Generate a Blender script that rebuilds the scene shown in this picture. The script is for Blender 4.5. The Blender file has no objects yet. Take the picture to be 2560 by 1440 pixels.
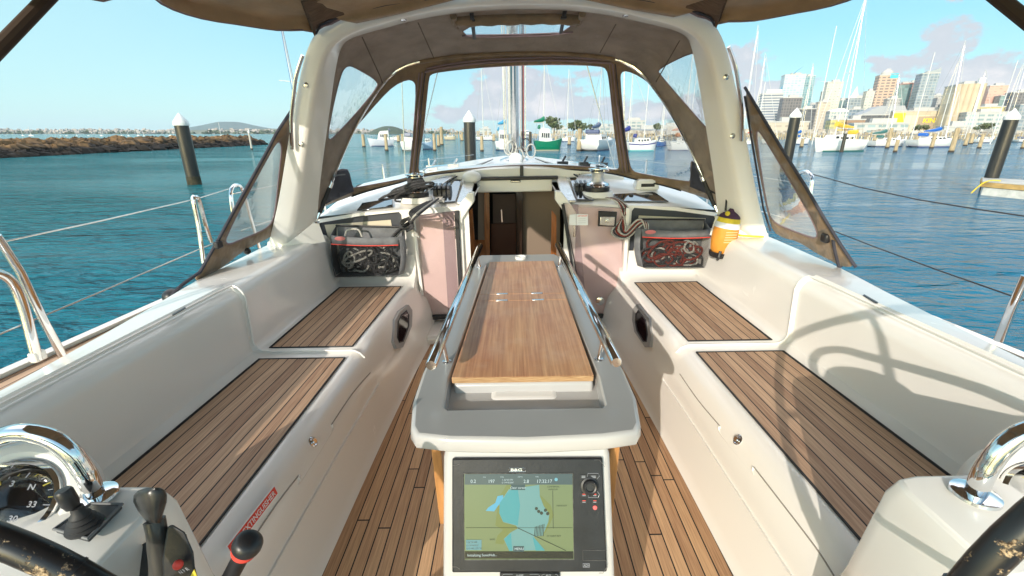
import bpy, bmesh, math, random
from mathutils import Vector, Matrix
from mathutils.bvhtree import BVHTree
from mathutils.geometry import delaunay_2d_cdt
random.seed(7)
R = math.radians
# ------------------------------------------------------------------ camera, world, sun, exposure
sc = bpy.context.scene
col = sc.collection
F = 1115.0; PITCH = R(19.1); EYE = Vector((0, 0, 1.5))
cam_d = bpy.data.cameras.new('camera'); cam = bpy.data.objects.new('camera', cam_d); col.objects.link(cam)
cam_d.sensor_width = 36; cam_d.lens = 36*F/2560; cam_d.clip_start = .02; cam_d.clip_end = 20000
cam.location = EYE; cam.rotation_euler = (R(90)-PITCH, 0, 0); sc.camera = cam
sc.view_settings.view_transform = 'Standard'; sc.view_settings.look = 'None'
sc.view_settings.exposure = 0.35; sc.view_settings.gamma = 1; sc.view_settings.use_curve_mapping = False
SUN_EL, SUN_AZ = R(19), R(25.5)          # travels forward and to the right
w = bpy.data.worlds.new('World'); sc.world = w; w.use_nodes = True
wn, wl = w.node_tree.nodes, w.node_tree.links
wn.clear()
wo = wn.new('ShaderNodeOutputWorld'); bg = wn.new('ShaderNodeBackground'); bg.inputs[1].default_value = .15
sky = wn.new('ShaderNodeTexSky'); sky.sky_type = 'NISHITA'; sky.sun_disc = False
sky.sun_elevation = SUN_EL; sky.sun_rotation = R(180)+SUN_AZ; sky.air_density = 1.0; sky.dust_density = .6; sky.ozone_density = 1.2
tint = wn.new('ShaderNodeMix'); tint.data_type = 'RGBA'; tint.blend_type = 'MULTIPLY'; tint.inputs[0].default_value = 1
wl.new(sky.outputs[0], tint.inputs[6]); tint.inputs[7].default_value = (1.6, 1.8, 1.55, 1)  # sky behind the camera scaled up as added fill light
tc = wn.new('ShaderNodeTexCoord'); sp = wn.new('ShaderNodeSeparateXYZ'); wl.new(tc.outputs['Generated'], sp.inputs[0])
def wmath(op, a, b=None, clamp=False):
    m = wn.new('ShaderNodeMath'); m.operation = op; m.use_clamp = clamp
    for i, v in ((0, a), (1, b)):
        if v is None: continue
        if hasattr(v, 'links'): wl.new(v, m.inputs[i])
        else: m.inputs[i].default_value = v
    return m.outputs[0]
def wramp(v, a, b, c0=0., c1=1.):
    m = wn.new('ShaderNodeMapRange'); m.interpolation_type = 'SMOOTHSTEP'
    wl.new(v, m.inputs[0]); m.inputs[1].default_value = a; m.inputs[2].default_value = b
    m.inputs[3].default_value = c0; m.inputs[4].default_value = c1
    return m.outputs[0]
mp = wn.new('ShaderNodeMapping'); mp.inputs['Scale'].default_value = (1, 1, 1.7); wl.new(tc.outputs['Generated'], mp.inputs[0])
mp.inputs['Location'].default_value = (3.1, .4, 1.7)
nz = wn.new('ShaderNodeTexNoise'); nz.inputs['Scale'].default_value = 7.5; nz.inputs['Detail'].default_value = 8; nz.inputs['Roughness'].default_value = .56
wl.new(mp.outputs[0], nz.inputs['Vector'])
band = wmath('MULTIPLY', wramp(sp.outputs[2], .012, .04), wramp(sp.outputs[2], .165, .02))
side = wramp(sp.outputs[0], -.42, .05, .0, 1)
dens = wmath('MULTIPLY', wmath('MULTIPLY', band, side), 1.0)
thr = wmath('ADD', nz.outputs[0], wmath('MULTIPLY', dens, .25))
cl = wmath('MULTIPLY', wramp(thr, .60, .665), wmath('MULTIPLY', wramp(sp.outputs[0], -.40, -.25), .92))
nz2 = wn.new('ShaderNodeTexNoise'); nz2.inputs['Scale'].default_value = 9; nz2.inputs['Detail'].default_value = 6; wl.new(mp.outputs[0], nz2.inputs['Vector'])
cc = wn.new('ShaderNodeMix'); cc.data_type = 'RGBA'; wl.new(wramp(thr, .67, .85), cc.inputs[0])
cc.inputs[6].default_value = (3.7, 3.85, 4.2, 1); cc.inputs[7].default_value = (5.4, 5.05, 5.1, 1)
gr = wn.new('ShaderNodeValToRGB'); wl.new(wmath('MULTIPLY', sp.outputs[2], 1.6), gr.inputs[0]); e = gr.color_ramp.elements
e[0].position = 0; e[0].color = (.46, .78, .88, 1); e[1].position = .28; e[1].color = (.27, .67, .88, 1)
e3_ = gr.color_ramp.elements.new(.6); e3_.color = (.34, .62, .80, 1)
e2_ = gr.color_ramp.elements.new(1.0); e2_.color = (.95, .98, 1, 1)
gl = wn.new('ShaderNodeMix'); gl.data_type = 'RGBA'; wl.new(wramp(sp.outputs[0], -.15, -.75), gl.inputs[0]); wl.new(gr.outputs[0], gl.inputs[6]); gl.inputs[7].default_value = (.47, .80, .90, 1)
glz = wn.new('ShaderNodeMath'); glz.operation = 'MULTIPLY'; wl.new(wramp(sp.outputs[0], -.15, -.75), glz.inputs[0]); wl.new(wramp(sp.outputs[2], .6, .35), glz.inputs[1]); wl.new(glz.outputs[0], gl.inputs[0])
gs = wn.new('ShaderNodeMix'); gs.data_type = 'RGBA'; gs.blend_type = 'MULTIPLY'; gs.inputs[0].default_value = 1; wl.new(gl.outputs[2], gs.inputs[6]); gs.inputs[7].default_value = (5.4, 5.4, 5.4, 1)
hi = wn.new('ShaderNodeMix'); hi.data_type = 'RGBA'; wl.new(wramp(sp.outputs[2], .29, .62), hi.inputs[0]); hi.inputs[6].default_value = (5.4, 5.4, 5.4, 1); hi.inputs[7].default_value = (14.5, 13.4, 13.2, 1); wl.new(hi.outputs[2], gs.inputs[7])  # sky overhead, out of view, brightened as added fill light
bl = wn.new('ShaderNodeMix'); bl.data_type = 'RGBA'; wl.new(wramp(sp.outputs[1], -.3, .25, 0, .85), bl.inputs[0]); wl.new(tint.outputs[2], bl.inputs[6]); wl.new(gs.outputs[2], bl.inputs[7])
mx = wn.new('ShaderNodeMix'); mx.data_type = 'RGBA'; wl.new(cl, mx.inputs[0]); wl.new(bl.outputs[2], mx.inputs[6]); wl.new(cc.outputs[2], mx.inputs[7])
wl.new(mx.outputs[2], bg.inputs[0]); wl.new(bg.outputs[0], wo.inputs[0])
sl = bpy.data.lights.new('sun', 'SUN'); so = bpy.data.objects.new('sun', sl); col.objects.link(so)
sl.energy = 3.3; sl.angle = R(.5); sl.color = (1, .90, .78)
sdir = Vector((math.sin(SUN_AZ)*math.cos(SUN_EL), math.cos(SUN_AZ)*math.cos(SUN_EL), -math.sin(SUN_EL)))
so.rotation_euler = sdir.to_track_quat('-Z', 'Y').to_euler(); so.location = (0, -20, 30)

# ------------------------------------------------------------------ frames: world, and the yacht's own (heeled one degree)
BM = Matrix.Translation((.05, 0, 0)) @ Matrix.Rotation(R(-1), 4, 'Y')
BI = BM.inverted()
CP, SP = math.cos(PITCH), math.sin(PITCH)
def wdir(px, py):
    u, v = (px-1280)/F, (py-720)/F
    return Vector((u, CP-v*SP, -(SP+v*CP)))
def WZ(px, py, z): d = wdir(px, py); return EYE + d*((z-1.5)/d.z)
def WD(px, py, depth): return EYE + wdir(px, py)*depth
def bray(px, py): return BI @ EYE, BI.to_3x3() @ wdir(px, py)
def BZ(px, py, z): o, d = bray(px, py); return o + d*((z-o.z)/d.z)
def BY(px, py, y): o, d = bray(px, py); return o + d*((y-o.y)/d.y)
def BX(px, py, x): o, d = bray(px, py); return o + d*((x-o.x)/d.x)
def BD(px, py, depth): o, d = bray(px, py); return o + d*depth
def BP(px, py, p, n):
    o, d = bray(px, py); n = Vector(n); return o + d*((Vector(p)-o).dot(n)/d.dot(n))

def proj(q):
    w_ = BM @ Vector(q)-EYE; zc_ = w_.y*CP-w_.z*SP
    return (1280+F*w_.x/zc_, 720-F*(w_.z*CP+w_.y*SP)/zc_)

# ------------------------------------------------------------------ materials
MATS = {}
def nodes_of(m): m.use_nodes = True; return m.node_tree.nodes, m.node_tree.links
def mat(name, c, rough=.5, metal=0., coat=0., noise=0., nscale=6., bump=0., bscale=40., spec=.5, c2=None, stretch=(1,1,1), sheen=0., ior=1.45, detail=5, bdist=.01):
    if name in MATS: return MATS[name]
    m = bpy.data.materials.new(name); n, l = nodes_of(m); b = n['Principled BSDF']
    b.inputs['Base Color'].default_value = (*c, 1); b.inputs['Roughness'].default_value = rough; b.inputs['Metallic'].default_value = metal
    b.inputs['Coat Weight'].default_value = coat; b.inputs['Coat Roughness'].default_value = .06
    b.inputs['Specular IOR Level'].default_value = spec; b.inputs['IOR'].default_value = ior
    if sheen: b.inputs['Sheen Weight'].default_value = sheen
    if noise or c2 or bump:
        tcn = n.new('ShaderNodeTexCoord'); mpn = n.new('ShaderNodeMapping'); mpn.inputs['Scale'].default_value = stretch
        l.new(tcn.outputs['Object'], mpn.inputs[0])
    if noise or c2:
        t = n.new('ShaderNodeTexNoise'); t.inputs['Scale'].default_value = nscale; t.inputs['Detail'].default_value = detail; l.new(mpn.outputs[0], t.inputs['Vector'])
        r = n.new('ShaderNodeMapRange'); l.new(t.outputs[0], r.inputs[0]); r.inputs[1].default_value = .32; r.inputs[2].default_value = .68
        x = n.new('ShaderNodeMix'); x.data_type = 'RGBA'; l.new(r.outputs[0], x.inputs[0])
        k = noise
        x.inputs[6].default_value = (*(c2 if c2 else [v*(1-k) for v in c]), 1); x.inputs[7].default_value = (*([v*(1+k) for v in c] if not c2 else c), 1)
        l.new(x.outputs[2], b.inputs['Base Color'])
    if bump:
        t2 = n.new('ShaderNodeTexNoise'); t2.inputs['Scale'].default_value = bscale; t2.inputs['Detail'].default_value = 4; l.new(mpn.outputs[0], t2.inputs['Vector'])
        bp = n.new('ShaderNodeBump'); bp.inputs['Strength'].default_value = bump; bp.inputs['Distance'].default_value = bdist
        l.new(t2.outputs[0], bp.inputs['Height']); l.new(bp.outputs[0], b.inputs['Normal'])
    MATS[name] = m; return m
GEL = mat('gelcoat', (.86, .835, .79), .2, coat=.35, noise=.022, nscale=1.3, detail=5)
def scuff(m):   # uneven polish, faint smears and a fine texture
    n, l = nodes_of(m); b = n['Principled BSDF']; tcn = n.new('ShaderNodeTexCoord')
    t = n.new('ShaderNodeTexNoise'); t.inputs['Scale'].default_value = 5; t.inputs['Detail'].default_value = 9; t.inputs['Roughness'].default_value = .65; t.inputs['Distortion'].default_value = 1.2; l.new(tcn.outputs['Object'], t.inputs['Vector'])
    r = n.new('ShaderNodeMapRange'); l.new(t.outputs[0], r.inputs[0]); r.inputs[1].default_value = .35; r.inputs[2].default_value = .7; r.inputs[3].default_value = .14; r.inputs[4].default_value = .28; l.new(r.outputs[0], b.inputs['Roughness'])
    q = n.new('ShaderNodeMapRange'); l.new(t.outputs[0], q.inputs[0]); q.inputs[1].default_value = .3; q.inputs[2].default_value = .7; q.inputs[3].default_value = .04; q.inputs[4].default_value = .12; l.new(q.outputs[0], b.inputs['Coat Roughness'])
scuff(GEL)
GELD = mat('gelcoat_nonskid', (.70, .68, .64), .42, noise=.04, nscale=3, bump=.12, bscale=260)
WHITE = mat('white_plastic', (.78, .77, .74), .3, noise=.03)
TABLET = mat('table_top_shaded', (.34, .335, .325), .3, coat=.25, noise=.05, nscale=3)  # gelcoat greyed in its colour to stand in for grazing sun on the top
TABLEW = mat('table_gelcoat', (.49, .48, .465), .22, coat=.3, noise=.03, nscale=2)
CHROME = mat('polished_steel', (.74, .74, .75), .07, metal=1.0, noise=.04, nscale=20)
STEEL = mat('brushed_steel', (.62, .6, .57), .25, metal=1.0, noise=.1, nscale=30)
BLACK = mat('black_plastic', (.02, .02, .022), .38, noise=.3, nscale=30)
BLACKS = mat('black_bezel', (.011, .012, .015), .42, noise=.35, nscale=18, bump=.05, bscale=120)
RUBBER = mat('dark_rubber', (.03, .03, .032), .6)
CANVAS = mat('brown_canvas', (.22, .15, .09), .85, noise=.2, nscale=9, bump=.7, bscale=9, bdist=.03, sheen=.2)
CANVASL = mat('khaki_canvas', (.35, .225, .125), .85, noise=.14, nscale=7, bump=.6, bscale=18, sheen=.2)
LINING = mat('hood_lining', (.29, .235, .195), .9, noise=.16, nscale=6, bump=.8, bscale=5, bdist=.05, detail=8)
PIPING = mat('mauve_piping', (.24, .17, .18), .7)
GREYC = mat('grey_canvas', (.16, .165, .175), .8, noise=.2, nscale=12, bump=.5, bscale=25)
NAVYC = mat('dark_pocket_canvas', (.045, .045, .06), .8, noise=.2, nscale=9)
CHAR = mat('charcoal_panel', (.045, .05, .062), .45, noise=.15, nscale=5)
ROPEB = mat('black_rope', (.03, .03, .034), .85, c2=(.075, .075, .08), nscale=160)
ROPEW = mat('white_rope', (.62, .6, .54), .85, c2=(.3, .29, .27), nscale=150)
ROPER = mat('red_rope', (.36, .05, .03), .85, c2=(.09, .03, .03), nscale=120)
RED = mat('red_trim', (.75, .07, .05), .5)
ORANGE = mat('orange_fabric', (.72, .29, .04), .6, noise=.12, nscale=10, bump=.4, bscale=30)
YELLOW = mat('yellow_fabric', (.75, .58, .04), .6, noise=.2, nscale=20)
PURPLE = mat('plum_fabric', (.07, .03, .07), .7, noise=.3, nscale=20)
REFL = mat('reflective_band', (.85, .86, .88), .25)
PINK = mat('tinted_panel', (.74, .64, .62), .06, coat=.6, noise=.05, nscale=2)
PINKD = mat('smoked_tint_panel', (.42, .36, .38), .05, coat=.6, noise=.12, nscale=3)
SMOKE = mat('smoked_glass', (.02, .025, .03), .03, coat=1., ior=2.2)
WOODI = mat('varnished_mahogany', (.36, .12, .03), .25, coat=.4, noise=.3, nscale=5, stretch=(12, 12, 1.2))
WOODT = mat('varnished_teak_leg', (.50, .24, .085), .35, coat=.3, noise=.3, nscale=4, stretch=(10, 10, 1))
PLY = mat('ply_edge', (.55, .36, .19), .55, c2=(.27, .14, .06), nscale=6, stretch=(4, 4, 130))
CREAM = mat('cream_shaded', (.24, .18, .135), .6)  # cream darkened in its colour to stand in for cabin shade
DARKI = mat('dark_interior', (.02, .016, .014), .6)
PIPEB = mat('black_pile', (.013, .013, .015), .3, coat=.1, c2=(.035, .033, .03), nscale=2.2, stretch=(2, 2, .35), detail=8)
CAPW = mat('white_cap', (.76, .75, .73), .45, c2=(.60, .585, .55), nscale=5, stretch=(1.5, 1.5, .4), detail=8)
PILEW = mat('timber_pile', (.40, .31, .19), .85, noise=.3, nscale=2, stretch=(3, 3, .6))
DOCKW = mat('dock_timber', (.42, .27, .10), .8, noise=.3, nscale=3)
CONC = mat('concrete', (.44, .43, .40), .85, noise=.18, nscale=1.5)
HULLW = mat('white_hull', (.78, .765, .74), .3, noise=.05, nscale=.6)
def leaf_mat():
    m = bpy.data.materials.new('table_teak'); n, l = nodes_of(m); b = n['Principled BSDF']; b.inputs['Roughness'].default_value = .42; b.inputs['Coat Weight'].default_value = .12
    tcn = n.new('ShaderNodeTexCoord'); mpn = n.new('ShaderNodeMapping'); mpn.inputs['Scale'].default_value = (70, 2.2, 30); l.new(tcn.outputs['Object'], mpn.inputs[0])
    a = n.new('ShaderNodeTexNoise'); a.inputs['Scale'].default_value = 1.6; a.inputs['Detail'].default_value = 6; l.new(mpn.outputs[0], a.inputs['Vector'])
    mp2 = n.new('ShaderNodeMapping'); mp2.inputs['Scale'].default_value = (5, 1.3, 5); l.new(tcn.outputs['Object'], mp2.inputs[0])
    c = n.new('ShaderNodeTexNoise'); c.inputs['Scale'].default_value = 1.2; c.inputs['Detail'].default_value = 3; c.inputs['Distortion'].default_value = 1.5; l.new(mp2.outputs[0], c.inputs['Vector'])
    r1 = n.new('ShaderNodeValToRGB'); l.new(a.outputs[0], r1.inputs[0]); e = r1.color_ramp.elements
    e[0].position = .3; e[0].color = (.25, .105, .045, 1); e[1].position = .68; e[1].color = (.80, .50, .26, 1)
    r2 = n.new('ShaderNodeValToRGB'); l.new(c.outputs[0], r2.inputs[0]); e = r2.color_ramp.elements
    e[0].position = .3; e[0].color = (.64, .33, .155, 1); e[1].position = .7; e[1].color = (.48, .16, .06, 1)
    x = n.new('ShaderNodeMix'); x.data_type = 'RGBA'; x.inputs[0].default_value = .42; l.new(r2.outputs[0], x.inputs[6]); l.new(r1.outputs[0], x.inputs[7])
    w1 = n.new('ShaderNodeTexNoise'); w1.inputs['Scale'].default_value = 7; w1.inputs['Detail'].default_value = 8; w1.inputs['Roughness'].default_value = .7; l.new(tcn.outputs['Object'], w1.inputs['Vector'])
    wr = n.new('ShaderNodeMapRange'); l.new(w1.outputs[0], wr.inputs[0]); wr.inputs[1].default_value = .48; wr.inputs[2].default_value = .72; wr.inputs[4].default_value = .3
    wx = n.new('ShaderNodeMix'); wx.data_type = 'RGBA'; l.new(wr.outputs[0], wx.inputs[0]); l.new(x.outputs[2], wx.inputs[6]); wx.inputs[7].default_value = (.66, .47, .33, 1); l.new(wx.outputs[2], b.inputs['Base Color'])
    bp = n.new('ShaderNodeBump'); bp.inputs['Strength'].default_value = .15; bp.inputs['Distance'].default_value = .002; l.new(a.outputs[0], bp.inputs['Height']); l.new(bp.outputs[0], b.inputs['Normal'])
    return m
LEAF = leaf_mat()
def teak_mat(name, butts):
    # planks from UV: u counts planks, v runs in metres
    m = bpy.data.materials.new(name); n, l = nodes_of(m); b = n['Principled BSDF']; b.inputs['Roughness'].default_value = .68
    uv = n.new('ShaderNodeUVMap'); s = n.new('ShaderNodeSeparateXYZ'); l.new(uv.outputs[0], s.inputs[0])
    def M(op, a, b2=None, c=None):
        x = n.new('ShaderNodeMath'); x.operation = op
        for i, v in enumerate((a, b2, c)):
            if v is None: continue
            if hasattr(v, 'links'): l.new(v, x.inputs[i])
            else: x.inputs[i].default_value = v
        return x.outputs[0]
    fl = M('FLOOR', s.outputs[0]); fr = M('FRACT', s.outputs[0])
    edge = M('ABSOLUTE', M('SUBTRACT', fr, .5))
    seam = M('GREATER_THAN', edge, .450)
    wnz = n.new('ShaderNodeTexWhiteNoise'); wnz.noise_dimensions = '1D'; l.new(fl, wnz.inputs['W'])
    if butts:
        vv = M('ADD', M('MULTIPLY', s.outputs[1], .72), M('MULTIPLY', wnz.outputs[0], 7.3))
        bt = M('LESS_THAN', M('FRACT', vv), .0045); seam = M('MAXIMUM', seam, bt)
        w2 = n.new('ShaderNodeTexWhiteNoise'); w2.noise_dimensions = '2D'; cx = n.new('ShaderNodeCombineXYZ'); l.new(fl, cx.inputs[0]); l.new(M('FLOOR', vv), cx.inputs[1]); l.new(cx.outputs[0], w2.inputs['Vector']); rnd = w2.outputs[0]
    else: rnd = wnz.outputs[0]
    cb = n.new('ShaderNodeCombineXYZ'); l.new(M('MULTIPLY', s.outputs[0], 9), cb.inputs[0]); l.new(M('MULTIPLY', s.outputs[1], 5), cb.inputs[1]); l.new(M('MULTIPLY', rnd, 30), cb.inputs[2])
    g = n.new('ShaderNodeTexNoise'); g.inputs['Scale'].default_value = 1; g.inputs['Detail'].default_value = 6; g.inputs['Roughness'].default_value = .65; l.new(cb.outputs[0], g.inputs['Vector'])
    f = M('ADD', M('MULTIPLY_ADD', M('SUBTRACT', g.outputs[0], .5), 1.5, .14), M('MULTIPLY', rnd, .42 if not butts else .5))
    r = n.new('ShaderNodeValToRGB'); l.new(f, r.inputs[0]); e = r.color_ramp.elements
    e[0].position = 0; e[0].color = (.29, .165, .10, 1) if not butts else (.36, .19, .10, 1); e[1].position = .8; e[1].color = (.65, .44, .285, 1) if not butts else (.74, .47, .26, 1)
    x = n.new('ShaderNodeMix'); x.data_type = 'RGBA'; l.new(seam, x.inputs[0]); l.new(r.outputs[0], x.inputs[6]); x.inputs[7].default_value = (.012, .011, .012, 1); l.new(x.outputs[2], b.inputs['Base Color'])
    bp = n.new('ShaderNodeBump'); bp.inputs['Strength'].default_value = .5; bp.inputs['Distance'].default_value = .003
    l.new(M('SUBTRACT', M('MULTIPLY', g.outputs[0], .3), seam), bp.inputs['Height']); l.new(bp.outputs[0], b.inputs['Normal'])
    return m
TEAK = teak_mat('bench_teak', False); TEAKF = teak_mat('sole_teak', True)
def clear_mat(name, tintc=(1, 1, 1), fac=.06, rough=.03, haze=.0):
    m = bpy.data.materials.new(name); n, l = nodes_of(m); n.clear()
    o = n.new('ShaderNodeOutputMaterial'); t = n.new('ShaderNodeBsdfTransparent'); t.inputs[0].default_value = (*tintc, 1)
    g = n.new('ShaderNodeBsdfGlossy'); g.inputs['Roughness'].default_value = rough
    fr = n.new('ShaderNodeFresnel'); fr.inputs[0].default_value = 1.35
    tcn = n.new('ShaderNodeTexCoord'); nt = n.new('ShaderNodeTexNoise'); nt.inputs['Scale'].default_value = 3.5; nt.inputs['Detail'].default_value = 3; l.new(tcn.outputs['Object'], nt.inputs['Vector'])
    bp = n.new('ShaderNodeBump'); bp.inputs['Strength'].default_value = .35; bp.inputs['Distance'].default_value = .03; l.new(nt.outputs[0], bp.inputs['Height']); l.new(bp.outputs[0], g.inputs['Normal'])
    x = n.new('ShaderNodeMixShader'); ad = n.new('ShaderNodeMath'); ad.operation = 'ADD'; ad.inputs[1].default_value = fac; l.new(fr.outputs[0], ad.inputs[0]); ad.use_clamp = True
    mu = n.new('ShaderNodeMath'); mu.operation = 'MULTIPLY'; mu.inputs[1].default_value = .45; l.new(ad.outputs[0], mu.inputs[0])
    l.new(mu.outputs[0], x.inputs[0]); l.new(t.outputs[0], x.inputs[1]); l.new(g.outputs[0], x.inputs[2])
    last = x
    if haze:
        d = n.new('ShaderNodeBsdfDiffuse'); d.inputs[0].default_value = (.8, .8, .8, 1); tl = n.new('ShaderNodeMixShader')
        rr = n.new('ShaderNodeMapRange'); l.new(nt.outputs[0], rr.inputs[0]); rr.inputs[1].default_value = .45; rr.inputs[2].default_value = .75; rr.inputs[3].default_value = haze*.3; rr.inputs[4].default_value = haze
        l.new(rr.outputs[0], tl.inputs[0]); l.new(x.outputs[0], tl.inputs[1]); l.new(d.outputs[0], tl.inputs[2]); last = tl
    l.new(last.outputs[0], o.inputs[0]); return m
VINYL = clear_mat('clear_vinyl', (.97, .98, 1), .02, .04, .05)
VINYLS = clear_mat('clear_vinyl_side', (.95, .97, 1), .03, .06, .3)
ACRYL = clear_mat('tinted_acrylic', (.95, .91, .91), .03)
DOMEG = clear_mat('compass_glass', (1, 1, 1), .02)
def dusty_mat():
    m = bpy.data.materials.new('dusty_glass'); n, l = nodes_of(m); n.clear()
    o = n.new('ShaderNodeOutputMaterial'); t = n.new('ShaderNodeBsdfTransparent'); g = n.new('ShaderNodeBsdfGlossy'); g.inputs['Roughness'].default_value = .18; d = n.new('ShaderNodeBsdfDiffuse'); d.inputs[0].default_value = (.34, .35, .33, 1)
    tcn = n.new('ShaderNodeTexCoord'); a = n.new('ShaderNodeTexNoise'); a.inputs['Scale'].default_value = 9; a.inputs['Detail'].default_value = 9; l.new(tcn.outputs['Object'], a.inputs['Vector'])
    v = n.new('ShaderNodeTexVoronoi'); v.inputs['Scale'].default_value = 75; l.new(tcn.outputs['Object'], v.inputs['Vector']); sp_ = n.new('ShaderNodeMath'); sp_.operation = 'LESS_THAN'; sp_.inputs[1].default_value = .07; l.new(v.outputs['Distance'], sp_.inputs[0])
    r = n.new('ShaderNodeMapRange'); l.new(a.outputs[0], r.inputs[0]); r.inputs[1].default_value = .35; r.inputs[2].default_value = .7; r.inputs[3].default_value = .0; r.inputs[4].default_value = .05
    ad = n.new('ShaderNodeMath'); ad.operation = 'MULTIPLY_ADD'; l.new(sp_.outputs[0], ad.inputs[0]); ad.inputs[1].default_value = .25; l.new(r.outputs[0], ad.inputs[2])
    x = n.new('ShaderNodeMixShader'); x.inputs[0].default_value = .02; l.new(t.outputs[0], x.inputs[1]); l.new(g.outputs[0], x.inputs[2]); y = n.new('ShaderNodeMixShader'); l.new(ad.outputs[0], y.inputs[0]); l.new(x.outputs[0], y.inputs[1]); l.new(d.outputs[0], y.inputs[2]); l.new(y.outputs[0], o.inputs[0]); return m
DUSTY = dusty_mat()
def net_mat():
    m = bpy.data.materials.new('black_netting'); n, l = nodes_of(m); n.clear()
    o = n.new('ShaderNodeOutputMaterial'); t = n.new('ShaderNodeBsdfTransparent'); d = n.new('ShaderNodeBsdfDiffuse'); d.inputs[0].default_value = (.03, .03, .03, 1)
    tcn = n.new('ShaderNodeTexCoord'); s = n.new('ShaderNodeSeparateXYZ'); l.new(tcn.outputs['Object'], s.inputs[0])
    outs = []
    for k in (0, 2):
        a = n.new('ShaderNodeMath'); a.operation = 'MULTIPLY'; a.inputs[1].default_value = 150; l.new(s.outputs[k], a.inputs[0])
        f = n.new('ShaderNodeMath'); f.operation = 'FRACT'; l.new(a.outputs[0], f.inputs[0])
        g = n.new('ShaderNodeMath'); g.operation = 'LESS_THAN'; g.inputs[1].default_value = .19; l.new(f.outputs[0], g.inputs[0]); outs.append(g.outputs[0])
    mxx = n.new('ShaderNodeMath'); mxx.operation = 'MAXIMUM'; l.new(outs[0], mxx.inputs[0]); l.new(outs[1], mxx.inputs[1])
    x = n.new('ShaderNodeMixShader'); l.new(mxx.outputs[0], x.inputs[0]); l.new(t.outputs[0], x.inputs[1]); l.new(d.outputs[0], x.inputs[2]); l.new(x.outputs[0], o.inputs[0]); return m
NET = net_mat()
def emit_mat(name, c, s):
    m = bpy.data.materials.new(name); n, l = nodes_of(m); b = n['Principled BSDF']; b.inputs['Base Color'].default_value = (c[0]*.25, c[1]*.25, c[2]*.25, 1)
    b.inputs['Emission Color'].default_value = (*c, 1); b.inputs['Emission Strength'].default_value = s; b.inputs['Roughness'].default_value = .25; return m
def leather_mat():
    m = bpy.data.materials.new('worn_leather'); n, l = nodes_of(m); b = n['Principled BSDF']
    tcn = n.new('ShaderNodeTexCoord'); t = n.new('ShaderNodeTexNoise'); t.inputs['Scale'].default_value = 26; t.inputs['Detail'].default_value = 8; t.inputs['Roughness'].default_value = .7; l.new(tcn.outputs['Object'], t.inputs['Vector'])
    r = n.new('ShaderNodeMapRange'); l.new(t.outputs[0], r.inputs[0]); r.inputs[1].default_value = .56; r.inputs[2].default_value = .585
    t2 = n.new('ShaderNodeTexNoise'); t2.inputs['Scale'].default_value = 240; l.new(tcn.outputs['Object'], t2.inputs['Vector'])
    rr = n.new('ShaderNodeValToRGB'); l.new(t2.outputs[0], rr.inputs[0]); rr.color_ramp.elements[0].color = (.05, .03, .015, 1); rr.color_ramp.elements[1].color = (.55, .40, .24, 1); rr.color_ramp.elements[0].position = .35; rr.color_ramp.elements[1].position = .65
    x = n.new('ShaderNodeMix'); x.data_type = 'RGBA'; l.new(r.outputs[0], x.inputs[0]); x.inputs[6].default_value = (.016, .015, .016, 1); l.new(rr.outputs[0], x.inputs[7]); l.new(x.outputs[2], b.inputs['Base Color'])
    r2 = n.new('ShaderNodeMapRange'); l.new(r.outputs[0], r2.inputs[0]); r2.inputs[3].default_value = .3; r2.inputs[4].default_value = .95; l.new(r2.outputs[0], b.inputs['Roughness'])
    bp = n.new('ShaderNodeBump'); bp.inputs['Strength'].default_value = .5; bp.inputs['Distance'].default_value = .003; bp.invert = True; l.new(r.outputs[0], bp.inputs['Height']); l.new(bp.outputs[0], b.inputs['Normal'])
    return m
LEATHER = leather_mat()

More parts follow.
